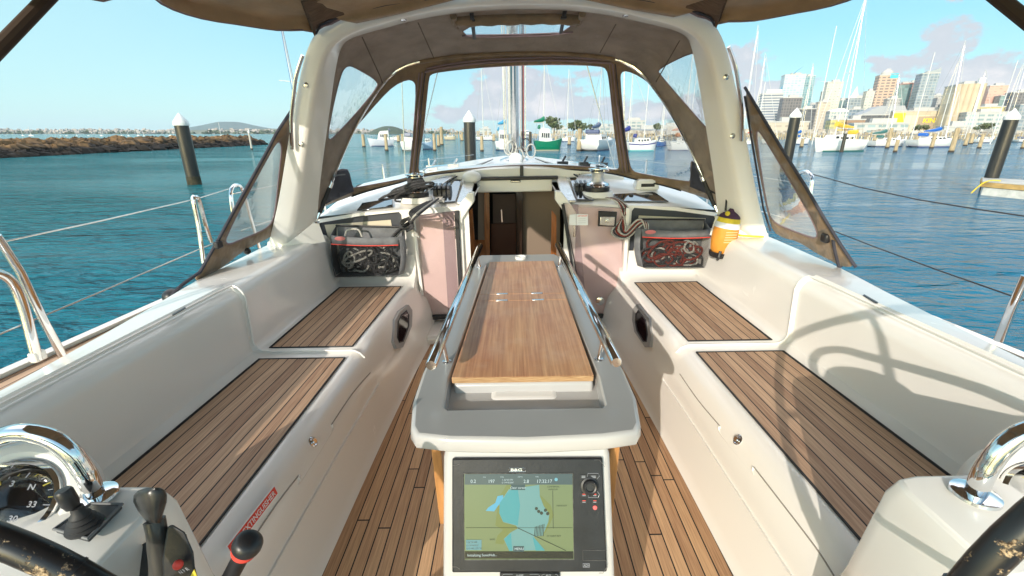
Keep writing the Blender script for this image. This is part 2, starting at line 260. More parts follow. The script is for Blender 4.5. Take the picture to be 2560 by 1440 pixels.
# ------------------------------------------------------------------ mesh builder
def catmull(pts, k=6, closed=False):
    pts = [Vector(p) for p in pts]; n = len(pts); out = []
    if n < 3 and not closed: return pts
    rng = n if closed else n-1
    for i in range(rng):
        if closed: p0, p1, p2, p3 = pts[(i-1) % n], pts[i], pts[(i+1) % n], pts[(i+2) % n]
        else: p0, p1, p2, p3 = pts[max(i-1, 0)], pts[i], pts[i+1], pts[min(i+2, n-1)]
        for j in range(k):
            t = j/k
            out.append(.5*((2*p1)+(p2-p0)*t+(2*p0-5*p1+4*p2-p3)*t*t+(3*p1-p0-3*p2+p3)*t**3))
    if not closed: out.append(pts[-1])
    return out
OGS = {}
class MB:
    def __init__(s): s.v = []; s.f = []
    def add(s, vs, fs):
        o = len(s.v); s.v += [Vector(q) for q in vs]; s.f += [tuple(i+o for i in f) for f in fs]; return s
    def box(s, c, d, rot=None):
        c = Vector(c); vs = []
        for sx in (-1, 1):
            for sy in (-1, 1):
                for sz in (-1, 1):
                    q = Vector((sx*d[0]/2, sy*d[1]/2, sz*d[2]/2))
                    if rot is not None: q = rot @ q
                    vs.append(c+q)
        return s.add(vs, [(0, 1, 3, 2), (4, 6, 7, 5), (0, 4, 5, 1), (2, 3, 7, 6), (0, 2, 6, 4), (1, 5, 7, 3)])
    def tube(s, pts, r, n=8, closed=False, k=0, caps=True):
        if k: pts = catmull(pts, k, closed)
        pts = [Vector(p) for p in pts]; m = len(pts); rings = []; up = None
        if isinstance(r, (list, tuple)) and len(r) != m:
            q_ = r; r = [q_[min(int(i/(m-1)*(len(q_)-1)), len(q_)-2)]*(1-(i/(m-1)*(len(q_)-1)-min(int(i/(m-1)*(len(q_)-1)), len(q_)-2)))+q_[min(int(i/(m-1)*(len(q_)-1)), len(q_)-2)+1]*(i/(m-1)*(len(q_)-1)-min(int(i/(m-1)*(len(q_)-1)), len(q_)-2)) for i in range(m)]
        for i in range(m):
            a = pts[(i-1) % m] if (closed or i > 0) else pts[i]; b = pts[(i+1) % m] if (closed or i < m-1) else pts[i]
            t = (b-a).normalized()
            if up is None:
                up = Vector((0, 0, 1)) if abs(t.z) < .9 else Vector((1, 0, 0))
            x = t.cross(up)
            if x.length < 1e-6: x = t.orthogonal()
            x.normalize(); up = x.cross(t).normalized()
            ri = r[i] if isinstance(r, (list, tuple)) else r
            rings.append([pts[i]+x*(ri*math.cos(2*math.pi*j/n))+up*(ri*math.sin(2*math.pi*j/n)) for j in range(n)])
        vs = [q for g in rings for q in g]; fs = []
        for i in range(m if closed else m-1):
            for j in range(n):
                a = i*n+j; b = i*n+(j+1) % n; c = ((i+1) % m)*n+(j+1) % n; d = ((i+1) % m)*n+j
                fs.append((a, b, c, d))
        if caps and not closed: fs += [tuple(range(n-1, -1, -1)), tuple((m-1)*n+j for j in range(n))]
        return s.add(vs, fs)
    def lathe(s, prof, n=24, M=None, caps=True):
        vs = []; fs = []
        for (r, z) in prof:
            for j in range(n):
                a = 2*math.pi*j/n; q = Vector((r*math.cos(a), r*math.sin(a), z)); vs.append(M @ q if M else q)
        for i in range(len(prof)-1):
            for j in range(n): fs.append((i*n+j, i*n+(j+1) % n, (i+1)*n+(j+1) % n, (i+1)*n+j))
        if caps: fs += [tuple(range(n-1, -1, -1)), tuple((len(prof)-1)*n+j for j in range(n))]
        return s.add(vs, fs)
    def loft(s, rings, closed=True, caps=False):
        n = len(rings[0]); vs = [q for g in rings for q in g]; fs = []
        for i in range(len(rings)-1):
            for j in range(n if closed else n-1):
                fs.append((i*n+j, i*n+(j+1) % n, (i+1)*n+(j+1) % n, (i+1)*n+j))
        if caps: fs += [tuple(range(n-1, -1, -1)), tuple((len(rings)-1)*n+j for j in range(n))]
        return s.add(vs, fs)
    def prism(s, poly, vec):
        n = len(poly); vec = Vector(vec); vs = [Vector(p) for p in poly]+[Vector(p)+vec for p in poly]
        return s.add(vs, [tuple(range(n-1, -1, -1)), tuple(range(n, 2*n))]+[(i, (i+1) % n, n+(i+1) % n, n+i) for i in range(n)])
    def ball(s, c, r, n=12, sc_=(1, 1, 1)):
        prof = [(max(1e-4, r*math.sin(math.pi*i/n)), -r*math.cos(math.pi*i/n)) for i in range(n+1)]
        M = Matrix.Translation(c) @ Matrix.Diagonal((*sc_, 1)); return s.lathe(prof, n+4, M)
    def build(s, name, m, parent=None, smooth=True, bevel=0, origin=None, uv=None, solid=0, ang=35, frame=None, seg=2):
        me = bpy.data.meshes.new(name)
        og = Vector(origin) if origin is not None else Vector((0, 0, 0))
        if parent is not None: og = OGS.get(parent.name, Vector((0, 0, 0)))
        me.from_pydata([tuple(q-og) for q in s.v], [], s.f); me.validate()
        bm = bmesh.new(); bm.from_mesh(me); bmesh.ops.remove_doubles(bm, verts=bm.verts, dist=1e-5); bmesh.ops.recalc_face_normals(bm, faces=bm.faces); bm.to_mesh(me); bm.free()
        if smooth: me.shade_smooth(); me.set_sharp_from_angle(angle=R(ang))
        if uv:
            lay = me.uv_layers.new(name='UVMap')
            for lp in me.loops: lay.data[lp.index].uv = uv(me.vertices[lp.vertex_index].co+og)
        me.materials.append(m)
        o = bpy.data.objects.new(name, me); col.objects.link(o)
        if parent is not None: o.parent = parent
        if parent is None:
            fr = frame if frame is not None else Matrix.Identity(4)
            o.matrix_world = fr @ Matrix.Translation(og)
        OGS[o.name] = og
        if bevel:
            b = o.modifiers.new('bevel', 'BEVEL'); b.width = bevel; b.segments = seg; b.limit_method = 'ANGLE'; b.angle_limit = R(40); b.harden_normals = False
        if solid:
            t = o.modifiers.new('solid', 'SOLIDIFY'); t.thickness = solid; t.offset = 0
        return o
def empty(name, loc=(0, 0, 0), frame=None, rz=0):
    o = bpy.data.objects.new(name, None); col.objects.link(o); o.empty_display_size = .2
    o.matrix_world = (frame if frame is not None else Matrix.Identity(4)) @ Matrix.Translation(loc) @ Matrix.Rotation(rz, 4, 'Z')
    return o
def tag(o, label=None, cat=None, group=None, kind=None):
    if label: o['label'] = label
    if cat: o['category'] = cat
    if group: o['group'] = group
    if kind: o['kind'] = kind
    return o
def thing(name, og, label, cat, group=None, frame=None):
    o = empty(name, og, frame=BM if frame is None else frame); OGS[o.name] = Vector(og); tag(o, label, cat, group); return o
def shift(mb, og):                      # vertices into the frame of a thing whose Empty stands at og
    og = Vector(og); mb.v = [q-og for q in mb.v]; return mb
def inpoly(x, y, poly):
    c = False; n = len(poly); j = n-1
    for i in range(n):
        xi, yi = poly[i][0], poly[i][1]; xj, yj = poly[j][0], poly[j][1]
        if (yi > y) != (yj > y) and x < (xj-xi)*(y-yi)/(yj-yi)+xi: c = not c
        j = i
    return c
def chaikin(p, it=2):
    p = [tuple(q[:2]) for q in p]
    for _ in range(it):
        o = []
        for i in range(len(p)):
            a, b = p[i], p[(i+1) % len(p)]
            o += [(a[0]*.75+b[0]*.25, a[1]*.75+b[1]*.25), (a[0]*.25+b[0]*.75, a[1]*.25+b[1]*.75)]
        p = o
    return p
def dens(poly, step):
    out = []
    for i in range(len(poly)):
        a = Vector(poly[i][:2]); b = Vector(poly[(i+1) % len(poly)][:2]); k = max(1, int((b-a).length/step))
        out += [tuple(a+(b-a)*(j/k)) for j in range(k)]
    return out
def sheet(outline, holes, lift, step=22):
    """flat outline with holes, triangulated, every vertex lifted onto its real surface"""
    loops = [dens(outline, step)]+[dens(h, step) for h in holes]; vs = []; es = []
    for lp in loops:
        o = len(vs); vs += [Vector(q) for q in lp]; es += [(o+i, o+(i+1) % len(lp)) for i in range(len(lp))]
    xs = [q[0] for q in loops[0]]; ys = [q[1] for q in loops[0]]
    x = min(xs)+step/2
    while x < max(xs):
        y = min(ys)+step/2
        while y < max(ys):
            if inpoly(x, y, loops[0]) and not any(inpoly(x, y, h) for h in loops[1:]): vs.append(Vector((x+.01*(y % 7), y)))
            y += step
        x += step
    r = delaunay_2d_cdt(vs, es, [], 0, 1e-5); V, Fc = r[0], r[2]
    fs = [tuple(f) for f in Fc if (lambda c: inpoly(c[0], c[1], loops[0]) and not any(inpoly(c[0], c[1], h) for h in loops[1:]))(((V[f[0]]+V[f[1]]+V[f[2]])/3))]
    return MB().add([lift(q[0], q[1]) for q in V], fs)
def surf_lift(rings, extra=.25, off=0.):
    """ray against a lofted surface (rings of equal length)"""
    n = len(rings[0]); vs = [tuple(q) for g in rings for q in g]; fs = [(i*n+j, i*n+j+1, (i+1)*n+j+1, (i+1)*n+j) for i in range(len(rings)-1) for j in range(n-1)]
    bv = BVHTree.FromPolygons(vs, fs)
    def lift(px, py):
        o, d = bray(px, py); h = bv.ray_cast(o, d)
        if h[0] is None:
            # nearest point on the surface to the ray
            best = None
            k0 = min(range(14, 60), key=lambda k: bv.find_nearest(o+d*(k*.1))[3])*.1
            t = min([k0-.1+.004*i for i in range(51)], key=lambda t: bv.find_nearest(o+d*t)[3]); p = bv.find_nearest(o+d*t)[0]
        else: p = h[0]
        return p - d.normalized()*off
    return lift
def resample(pts, n):
    pts = [Vector(p) for p in pts]; L = [0]
    for i in range(1, len(pts)): L.append(L[-1]+(pts[i]-pts[i-1]).length)
    out = []
    for k in range(n):
        t = L[-1]*k/(n-1); i = 0
        while i < len(L)-2 and L[i+1] < t: i += 1
        s = (t-L[i])/max(1e-9, L[i+1]-L[i]); out.append(pts[i].lerp(pts[i+1], s))
    return out
def text(name, s, org, right, up, h, m, parent, frame=None, align='LEFT', bold=0, extr=.0004, squeeze=1.):
    cu = bpy.data.curves.new(name, 'FONT'); cu.body = s; cu.size = 1; cu.extrude = 0; cu.offset = bold; cu.align_x = align; cu.resolution_u = 3
    t = bpy.data.objects.new('tmp', cu); col.objects.link(t); dg = bpy.context.evaluated_depsgraph_get(); dg.update()
    me = bpy.data.meshes.new_from_object(t.evaluated_get(dg)); bpy.data.objects.remove(t)
    r = Vector(right).normalized(); u = Vector(up).normalized(); nn = r.cross(u)
    for v in me.vertices:
        c = v.co.copy(); v.co = Vector(org)+r*(c.x*h*1.35*squeeze)+u*(c.y*h*1.35)
    if parent is not None:
        for v in me.vertices: v.co -= OGS.get(parent.name, Vector((0, 0, 0)))
    me.materials.clear(); me.materials.append(m); me.name = name
    o = bpy.data.objects.new(name, me); col.objects.link(o)
    if parent is not None: o.parent = parent
    return o

# ================================================================== THE SETTING
WATER_Z = -.7
def water_mat():
    m = bpy.data.materials.new('sea_water'); n, l = nodes_of(m); b = n['Principled BSDF']
    b.inputs['Roughness'].default_value = .14; b.inputs['IOR'].default_value = 1.33; b.inputs['Specular IOR Level'].default_value = .22
    tcn = n.new('ShaderNodeTexCoord'); s = n.new('ShaderNodeSeparateXYZ'); l.new(tcn.outputs['Object'], s.inputs[0])
    def nz_(scale, stretch, det=4, dist=0.):
        mpn = n.new('ShaderNodeMapping'); mpn.inputs['Scale'].default_value = stretch; mpn.inputs['Rotation'].default_value = (0, 0, R(14)); l.new(tcn.outputs['Object'], mpn.inputs[0])
        t = n.new('ShaderNodeTexNoise'); t.inputs['Scale'].default_value = scale; t.inputs['Detail'].default_value = det; t.inputs['Distortion'].default_value = dist; l.new(mpn.outputs[0], t.inputs['Vector']); return t.outputs[0]
    big = nz_(.035, (1, 1, 1), 2)
    r = n.new('ShaderNodeMapRange'); l.new(s.outputs[0], r.inputs[0]); r.inputs[1].default_value = -14; r.inputs[2].default_value = 10
    x = n.new('ShaderNodeMix'); x.data_type = 'RGBA'; l.new(r.outputs[0], x.inputs[0]); x.inputs[6].default_value = (.0, .16, .185, 1); x.inputs[7].default_value = (.004, .13, .235, 1)
    x2 = n.new('ShaderNodeMix'); x2.data_type = 'RGBA'; x2.blend_type = 'MULTIPLY'; rr = n.new('ShaderNodeMapRange'); l.new(big, rr.inputs[0]); rr.inputs[1].default_value = .35; rr.inputs[2].default_value = .65; l.new(rr.outputs[0], x2.inputs[0]); l.new(x.outputs[2], x2.inputs[6]); x2.inputs[7].default_value = (.8, .8, .82, 1)
    l.new(x2.outputs[2], b.inputs['Base Color'])
    rg = n.new('ShaderNodeMapRange'); l.new(nz_(.05, (1, 3.2, 1), 4, .8), rg.inputs[0]); rg.inputs[1].default_value = .35; rg.inputs[2].default_value = .65; rg.inputs[3].default_value = .03; rg.inputs[4].default_value = .15; l.new(rg.outputs[0], b.inputs['Roughness'])
    prev = None
    for sc_, st, dist, strg, det in ((.55, (1, 2.3, 1), .62, 1, 4), (2.4, (1, 2.1, 1), .24, 1, 6), (.09, (1, 1.6, 1), .6, .5, 3)):
        bp = n.new('ShaderNodeBump'); bp.inputs['Strength'].default_value = strg; bp.inputs['Distance'].default_value = dist; l.new(nz_(sc_, st, det, .4), bp.inputs['Height'])
        if prev: l.new(prev, bp.inputs['Normal'])
        prev = bp.outputs[0]
    l.new(prev, b.inputs['Normal']); return m
mb = MB()
mb.add([(-6000, -300, WATER_Z), (6000, -300, WATER_Z), (6000, 9000, WATER_Z), (-6000, 9000, WATER_Z)], [(0, 1, 2, 3)])
tag(mb.build('sea_water', water_mat(), smooth=False), kind='structure')
LANDM = mat('far_land', (.085, .105, .06), .9, c2=(.20, .19, .13), nscale=.02, detail=8)
HOUSEM = mat('pale_houses', (.36, .31, .27), .8, noise=.3, nscale=.05)
def ridge(name, px0, px1, base, prof, depth, thick, m=LANDM, kind='structure'):
    """a long low landform at its own distance, with relief and depth"""
    mb = MB(); rings = []; N = 90
    for i in range(N+1):
        t = i/N; px = px0+(px1-px0)*t; k = t*(len(prof)-1); a = int(min(k, len(prof)-2)); h = prof[a]+(prof[a+1]-prof[a])*(k-a)
        h += random.uniform(-.45, .45)
        p = WD(px, 334, depth); top = WD(px, 334-h, depth)
        back = Vector((p.x, p.y, 0)).normalized()
        rings.append([Vector((p.x, p.y, WATER_Z-.5)), Vector((p.x, p.y, WATER_Z+.3*(top.z-WATER_Z)))+back*thick*.15, Vector((p.x, p.y, WATER_Z+.75*(top.z-WATER_Z)))+back*thick*.4, Vector((p.x, p.y, top.z))+back*thick*.7, Vector((p.x, p.y, top.z*.9))+back*thick*1.2, Vector((p.x, p.y, WATER_Z-.5))+back*thick*1.6])
    mb.loft(rings, closed=False); return tag(mb.build(name, m, ang=60), kind=kind)
ridge('far_hills', -700, 1230, 334, [9, 10, 11, 10, 9, 11, 10, 9, 8, 9, 12, 10, 9, 10, 12, 14, 12, 10, 9, 7, 6, 4], 2400, 500)
# volcanic island beyond, a broad cone with a flat crater top
mb = MB(); c = WD(577, 334, 5200); prof = [(900, 0), (620, 30), (420, 62), (250, 100), (150, 128), (95, 140), (60, 139), (20, 133), (1, 132)]
mb.lathe([(r_*1.05, z_*.92) for r_, z_ in prof], 48, Matrix.Translation((c.x, c.y, WATER_Z)))
tag(mb.build('island_hill', mat('island_green', (.06, .10, .09), .9, noise=.2, nscale=.01)), kind='structure')
mb = MB(); c = WD(972, 334, 1150); mb.lathe([(44, -1), (36, 6), (27, 13), (17, 18), (8, 21), (1, 21.5)], 40, Matrix.Translation((c.x, c.y, WATER_Z)) @ Matrix.Diagonal((1.3, 1, .95, 1)))
tag(mb.build('wooded_hill', mat('wooded_green', (.035, .065, .045), .9, c2=(.08, .10, .07), nscale=.25, bump=1., bscale=.3)), kind='structure')
# waterfront land under the city and the reclaimed wharf
mb = MB(); a = WD(1190, 334, 520); b_ = WD(1560, 334, 520); c = WD(2900, 334, 520); d = WD(2900, 334, 1300); e_ = WD(1190, 334, 1300)
pl = [Vector((q.x, q.y, WATER_Z-1)) for q in (a, b_, c, d, e_)]; mb.prism(pl, (0, 0, 2.6))
tag(mb.build('wharf_land', CONC, smooth=False), kind='structure')

# houses on the far shore: small gabled blocks, too many to count
mb = MB()
for i in range(620):
    px = random.uniform(-60, 1190); dp = random.uniform(1900, 2500); h = random.uniform(3, 6); p = WD(px, 334, dp); w_ = random.uniform(6, 16); z0 = random.choice((2, 6, 10, 13, 16))
    if 470 < px < 520: continue
    rot = Matrix.Rotation(random.uniform(-.5, .5), 3, 'Z')
    mb.box((p.x, p.y, z0+h/2), (w_, 8, h), rot)
    vs = [Vector((p.x, p.y, z0+h))+rot @ Vector(q) for q in ((-w_/2, -4, 0), (w_/2, -4, 0), (w_/2, 4, 0), (-w_/2, 4, 0), (-w_/2, 0, 3), (w_/2, 0, 3))]
    mb.add(vs, [(0, 1, 5, 4), (2, 3, 4, 5), (0, 4, 3), (1, 2, 5)])
tag(mb.build('shore_houses', HOUSEM, smooth=False), 'many tiny pale houses scattered along the far shore', 'houses', kind='stuff')
# bushes on the shore
def clump(mb, c, r, n=26, flat=.8, leaf=.16):
    for _ in range(n):
        d = Vector((random.gauss(0, 1), random.gauss(0, 1), random.gauss(0, 1))).normalized()*r*random.uniform(.45, 1.); d.z *= flat
        q = Vector(c)+d; s_ = r*leaf*random.uniform(.7, 1.5); a = Vector((random.gauss(0, 1), random.gauss(0, 1), random.gauss(0, 1))).normalized(); b2 = a.orthogonal().normalized()
        mb.add([q+a*s_, q+b2*s_, q-a*s_, q-b2*s_], [(0, 1, 2, 3)])
FOL = mat('foliage_green', (.06, .10, .03), .8, c2=(.12, .13, .06), nscale=.3)
mb = MB()
for i in range(170):
    px = random.uniform(-60, 1190); p = WD(px, 334, random.uniform(1850, 2300)); clump(mb, (p.x, p.y, random.uniform(1, 10)), random.uniform(6, 16), 16, .5, .35)
tag(mb.build('shore_bush', FOL, smooth=False), 'dark green bush covering the far shore between the houses', 'bush', kind='stuff')

# rock breakwater: rubble
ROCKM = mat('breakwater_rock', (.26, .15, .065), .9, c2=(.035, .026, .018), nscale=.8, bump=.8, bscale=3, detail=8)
def wet_shade(m):   # tide-wet dark stone, with the shade of the lower rocks painted in
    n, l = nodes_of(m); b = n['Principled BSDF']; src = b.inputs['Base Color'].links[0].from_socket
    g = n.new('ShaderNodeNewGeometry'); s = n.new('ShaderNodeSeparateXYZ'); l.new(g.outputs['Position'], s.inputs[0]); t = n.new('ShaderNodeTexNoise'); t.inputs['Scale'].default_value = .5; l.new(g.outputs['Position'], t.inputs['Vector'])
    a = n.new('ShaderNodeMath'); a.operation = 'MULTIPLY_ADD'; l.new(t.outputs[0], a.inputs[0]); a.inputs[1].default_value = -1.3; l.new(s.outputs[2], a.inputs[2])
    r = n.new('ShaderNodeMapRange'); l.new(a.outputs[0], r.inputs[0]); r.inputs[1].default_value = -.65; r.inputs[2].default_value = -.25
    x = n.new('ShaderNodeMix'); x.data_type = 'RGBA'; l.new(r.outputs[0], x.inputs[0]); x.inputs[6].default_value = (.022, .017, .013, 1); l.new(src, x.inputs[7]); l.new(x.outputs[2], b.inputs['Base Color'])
wet_shade(ROCKM)
def rock(mb, c, r):
    vs = []; fs = []; n = 5; m_ = 7; ph = random.random()*9
    sx, sy, sz = [random.uniform(.7, 1.25) for _ in range(3)]
    base = len(mb.v)
    for i in range(n+1):
        th = math.pi*i/n
        for j in range(m_):
            a = 2*math.pi*j/m_+ph; k = r*random.uniform(.78, 1.15)
            vs.append(Vector(c)+Vector((k*sx*math.sin(th)*math.cos(a), k*sy*math.sin(th)*math.sin(a), k*sz*.75*math.cos(th))))
    for i in range(n):
        for j in range(m_): fs.append((i*m_+j, i*m_+(j+1) % m_, (i+1)*m_+(j+1) % m_, (i+1)*m_+j))
    mb.add(vs, fs)
mb = MB()
A0, A1 = WZ(-260, 408, WATER_Z), WZ(668, 361.5, WATER_Z); ax = (A1-A0); L = ax.length; ax.normalize(); out = Vector((-ax.y, ax.x, 0))
core = [(-.3, -.9), (2.8, .55), (5.2, .6), (8.5, -.9)]
mb.loft([[A0+ax*t+out*u_+Vector((0, 0, h_)) for u_, h_ in core] for t in (0, L*.5, L)], closed=False)
for i in range(1900):
    t = random.random()**.75*0+random.random()*L; u_ = random.uniform(-.2, 5.4); hz = -.1+min(1, max(0, u_/2.7))*1.15
    rr = random.choice((.3, .45, .6, .8, 1.0))*random.uniform(.8, 1.1); p = A0+ax*t+out*u_; rock(mb, (p.x, p.y, WATER_Z+hz-.15+random.uniform(-.2, .22)), rr)
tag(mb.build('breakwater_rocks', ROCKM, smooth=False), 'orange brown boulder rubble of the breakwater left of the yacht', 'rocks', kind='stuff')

# ================================================================== THE YACHT (its own frame: x to starboard, y to the bow, z up from the cockpit sole)
Y0 = empty('sailing_yacht', frame=BM)
tag(Y0, 'white sailing yacht whose cockpit, teak benches and sprayhood fill the picture', 'sailboat')
def P(name, mb, m, parent=Y0, **k): return mb.build(name, m, parent, **k)
def lerpk(tab, y):
    if y <= tab[0][0]: return tab[0][1]
    for (a, va), (b, vb) in zip(tab, tab[1:]):
        if y <= b: return va+(vb-va)*(y-a)/(b-a)
    return tab[-1][1]
XF = [(-.5, .76), (1.2, .735), (1.8, .725), (2.5, .70), (3.3, .65)]
XS = [(-.5, .94), (.95, .925), (2.1, .908), (3.3, .872)]
XO = [(-.5, 1.44), (1.2, 1.38), (2.05, 1.345), (3.3, 1.33)]
XC = [(-.5, 1.50), (1.25, 1.445), (1.98, 1.425), (2.6, 1.43), (3.3, 1.46)]
XE = [(-.5, 1.50), (.6, 1.57), (1.27, 1.61), (1.8, 1.665), (2.27, 1.735), (2.9, 1.765), (3.5, 1.77)]
def side_ring(y, sg, o=0.):
    xf, xs, xo, xc, xe = (lerpk(t, y) for t in (XF, XS, XO, XC, XE))
    step = .012 if o > 0 else 0
    pts = [(xf-.03, -.004), (xf, 0.004), (xf+.012, .02), (xf+.022, .06), (xf+.055, .225), (xf+.06+step*.3, .235-step), (xf+.07, .27), (xs-.095, .35), (xs-.078, .385), (xs-.055, .413), (xs-.03, .426), (xs-.01, .43),
           (xs+.2, .43), (xo-.02, .43), (xo+.022, .434), (xo+.046, .45), (xo+.060, .48), (xc-.034, .735), (xc-.022, .768), (xc-.004, .79), (xc+.025, .80),
           (xc+.05, .80+o*.8), (xe-.06, .80), (xe-.025, .795), (xe-.006, .778), (xe, .75), (xe+.012, .64), (xe+.02, .618)]
    if o > 0: pts = [(x+(o if 7 <= i <= 20 and z > .44 else 0), z-(o*.8 if 8 <= i <= 20 else 0)) for i, (x, z) in enumerate(pts)]
    return [Vector((sg*x, y, z)) for x, z in pts]
moulds = {}
for sg in (-1, 1):
    mb = MB()
    ya = [-.5, 0, .4, .8, 1.2, 1.6, 1.9, 2.06, 2.112]; yf = [2.132, 2.3, 2.6, 2.9, 3.1, 3.22]
    rings = [side_ring(y, sg, .014) for y in ya]+[side_ring(y, sg, 0) for y in yf]
    # forward end: the seat rises into the bulkhead with a fillet
    for (dy, dz) in ((3.28, .012), (3.325, .05), (3.345, .11), (3.35, .2)):
        g = side_ring(dy, sg, 0); g2 = []
        for i, q in enumerate(g):
            if 8 <= i <= 16: q = Vector((q.x, q.y, max(q.z, .43+dz if i < 15 else q.z+dz*.4)))
            g2.append(q)
        rings.append(g2)
    mb.loft(rings, closed=False)
    moulds[sg] = (list(mb.v), list(mb.f))
    P('coaming_and_bench', mb, GEL, ang=32, solid=0)
    # raised moulded rim of the aft locker lid, across the seat and up the backrest
    g = side_ring(2.122, sg, 0); pp = [q+Vector((-sg*.003, 0, .003)) for q in g[8:21]]
    rim = pp+[Vector((sg*(lerpk(XC, y)+.034), y, .803)) for y in (2.0, 1.7, 1.3, .9, .4, -.3)]
    P('locker_lid_rim', MB().tube(rim, .0055, 6), GEL)
    rim2 = [Vector((sg*(lerpk(XC, y)+.052), y, .802)) for y in (2.02, 1.7, 1.3, .9, .4, -.3)]
    P('locker_lid_rim', MB().tube(rim2, .0022, 5), CHAR)
    # teak pads
    def pad(y0, y1, skew0=0, skew1=0, n=9):
        mb = MB(); rg = []
        for k in range(9):
            y = y0+(y1-y0)*k/8; a, b = lerpk(XS, y), lerpk(XO, y)-(.0 if y1 > 2.5 else .0)
            z = .4335 if y0 > 2 else .4225
            rg.append([Vector((sg*(a+(b-a)*t), y+(skew0 if k == 0 else 0)*t, z)) for t in (0, .25, .5, .75, 1)])
        mb.loft(rg, closed=False)
        def uvf(c):
            a, b = lerpk(XS, c.y), lerpk(XO, c.y); return ((abs(c.x)-a)/(b-a)*n+.055, c.y+sg*3)
        o = P('teak_planking', mb, TEAK, uv=uvf, smooth=False)
        ed = [Vector((sg*(lerpk(XS, y)-.004), y, .4345 if y0 > 2 else .4235)) for y in (y0, (y0+y1)/2, y1)]+[Vector((sg*(lerpk(XO, y)+.004), y, .4345 if y0 > 2 else .4235)) for y in (y1, (y0+y1)/2, y0)]
        MBt = MB().tube(ed, .0045, 5, closed=True); P('planking_edge', MBt, RUBBER, parent=o)
    pad(-.3, 2.055); pad(2.165, 3.155)
    # side deck with teak, and topsides
    mb = MB(); ys = [-.6, .5, 1.3, 2.0, 2.8, 4, 5.5, 7, 8.5, 9.6]; XB = [(-.6, 2.06), (1.5, 2.04), (2.2, 1.985), (3, 1.95), (4, 1.92), (5.5, 1.72), (7, 1.33), (8.5, .72), (9.6, .05)]
    mb.loft([[Vector((sg*max(.0, min(lerpk(XE, y), lerpk(XB, y)-.02)), y, .632 if y < 3.2 else .66)), Vector((sg*(lerpk(XB, y)-(.09 if sg > 0 else 0)), y, .632 if y < 3.2 else .66))] for y in ys], closed=False)
    P('side_deck', mb, TEAK, uv=lambda c: (abs(c.x)*22, c.y), smooth=False)
    ob = -.09 if sg > 0 else 0
    mb = MB(); mb.loft([[Vector((sg*max(.01, lerpk(XB, y)+ob+dx_), y, z_)) for dx_, z_ in ((-.012, .655), (.012, .665), (.022, .60), (-.03, .1), (-.2, WATER_Z-.2))] for y in ys], closed=False)
    P('topsides', mb, GEL)
# sole
mb = MB(); rg = []
for k in range(13):
    y = -.6+3.78*k/12; xf = lerpk(XF, y)+.0; rg.append([Vector((t*xf, y, .006)) for t in (-1, -.5, 0, .5, 1)])
mb.loft(rg, closed=False)
P('cockpit_sole', mb, TEAKF, uv=lambda c: (c.x/.049+.02, c.y), smooth=False)
# aft crossbeam under everything so no water shows through the cockpit
P('cockpit_floor_pan', MB().box((0, 1.5, -.06), (2.4, 4.6, .1)), GEL)
# raised sill step before the companionway
def sill_poly(): return [(-.70, 3.02), (-.56, 3.06), (.56, 3.06), (.70, 3.02), (.70, 3.37), (-.70, 3.37)]
mb = MB().prism([(x, y, .0) for x, y in sill_poly()], (0, 0, .075)); P('companionway_sill', mb, GEL, bevel=.025, seg=3)

# ---------------------------------------------------------------- cabin bulkhead and coachroof
def zc(x, y):
    z = 1.0+.2*min(max(y-3.36, 0), .75) - .03*x*x*(1.0)
    if y > 4.1: z -= .005*(y-4.1)
    return z
BY0 = 3.36
def bh(px, py): q = BY(px, py, BY0); return (q.x, q.z)
bo = [(-1.76, .45), (-1.76, .80), (-1.55, .905), (-1.2, .955), (-.8, .985), (-.42, 1.0), (-.42, .06), (-.8, .06)]
for sg in (-1, 1):
    # recess for the pocket: outline traced on the starboard side
    out_ = [(.36, .06), (.36, 1.0), (.6, .99), (.86, .98), (1.2, .956), (1.55, .905), (1.76, .81), (1.76, .42), (.9, .42), (.66, .2), (.66, .06)]
    hole = [(.868, .485), (.868, .935), (.885, .958), (1.2, .93), (1.50, .885), (1.515, .86), (1.452, .44), (1.44, .43), (.9, .465)]
    mb = sheet([(sg*x, z) for x, z in out_], [[(sg*x, z) for x, z in hole]], lambda a, b: Vector((a, BY0, b)), .12)
    P('bulkhead', mb, GEL, solid=0, smooth=False)
    # recess: rim + dark back
    hp = dens([(sg*x, z) for x, z in hole], .3); n = len(hp)
    mb = MB(); mb.add([Vector((a, BY0, b)) for a, b in hp]+[Vector((a, BY0+.03, b)) for a, b in hp], [(i, (i+1) % n, n+(i+1) % n, n+i) for i in range(n)])
    P('recess_rim', mb, GEL, smooth=False)
    P('recess_panel', MB().prism([(sg*x*1.0, BY0+.03, z) for x, z in hole], (0, .012, 0)), CHAR, smooth=False)
    ip = [(.905, .53), (.93, .865), (1.44, .835), (1.395, .49)]
    P('recess_board', MB().prism([(sg*(x if sg > 0 else x+.03), BY0+.024, z+.03) for x, z in ip], (0, .004, 0)), mat('cream_board', (.62, .55, .42), .6), smooth=False)
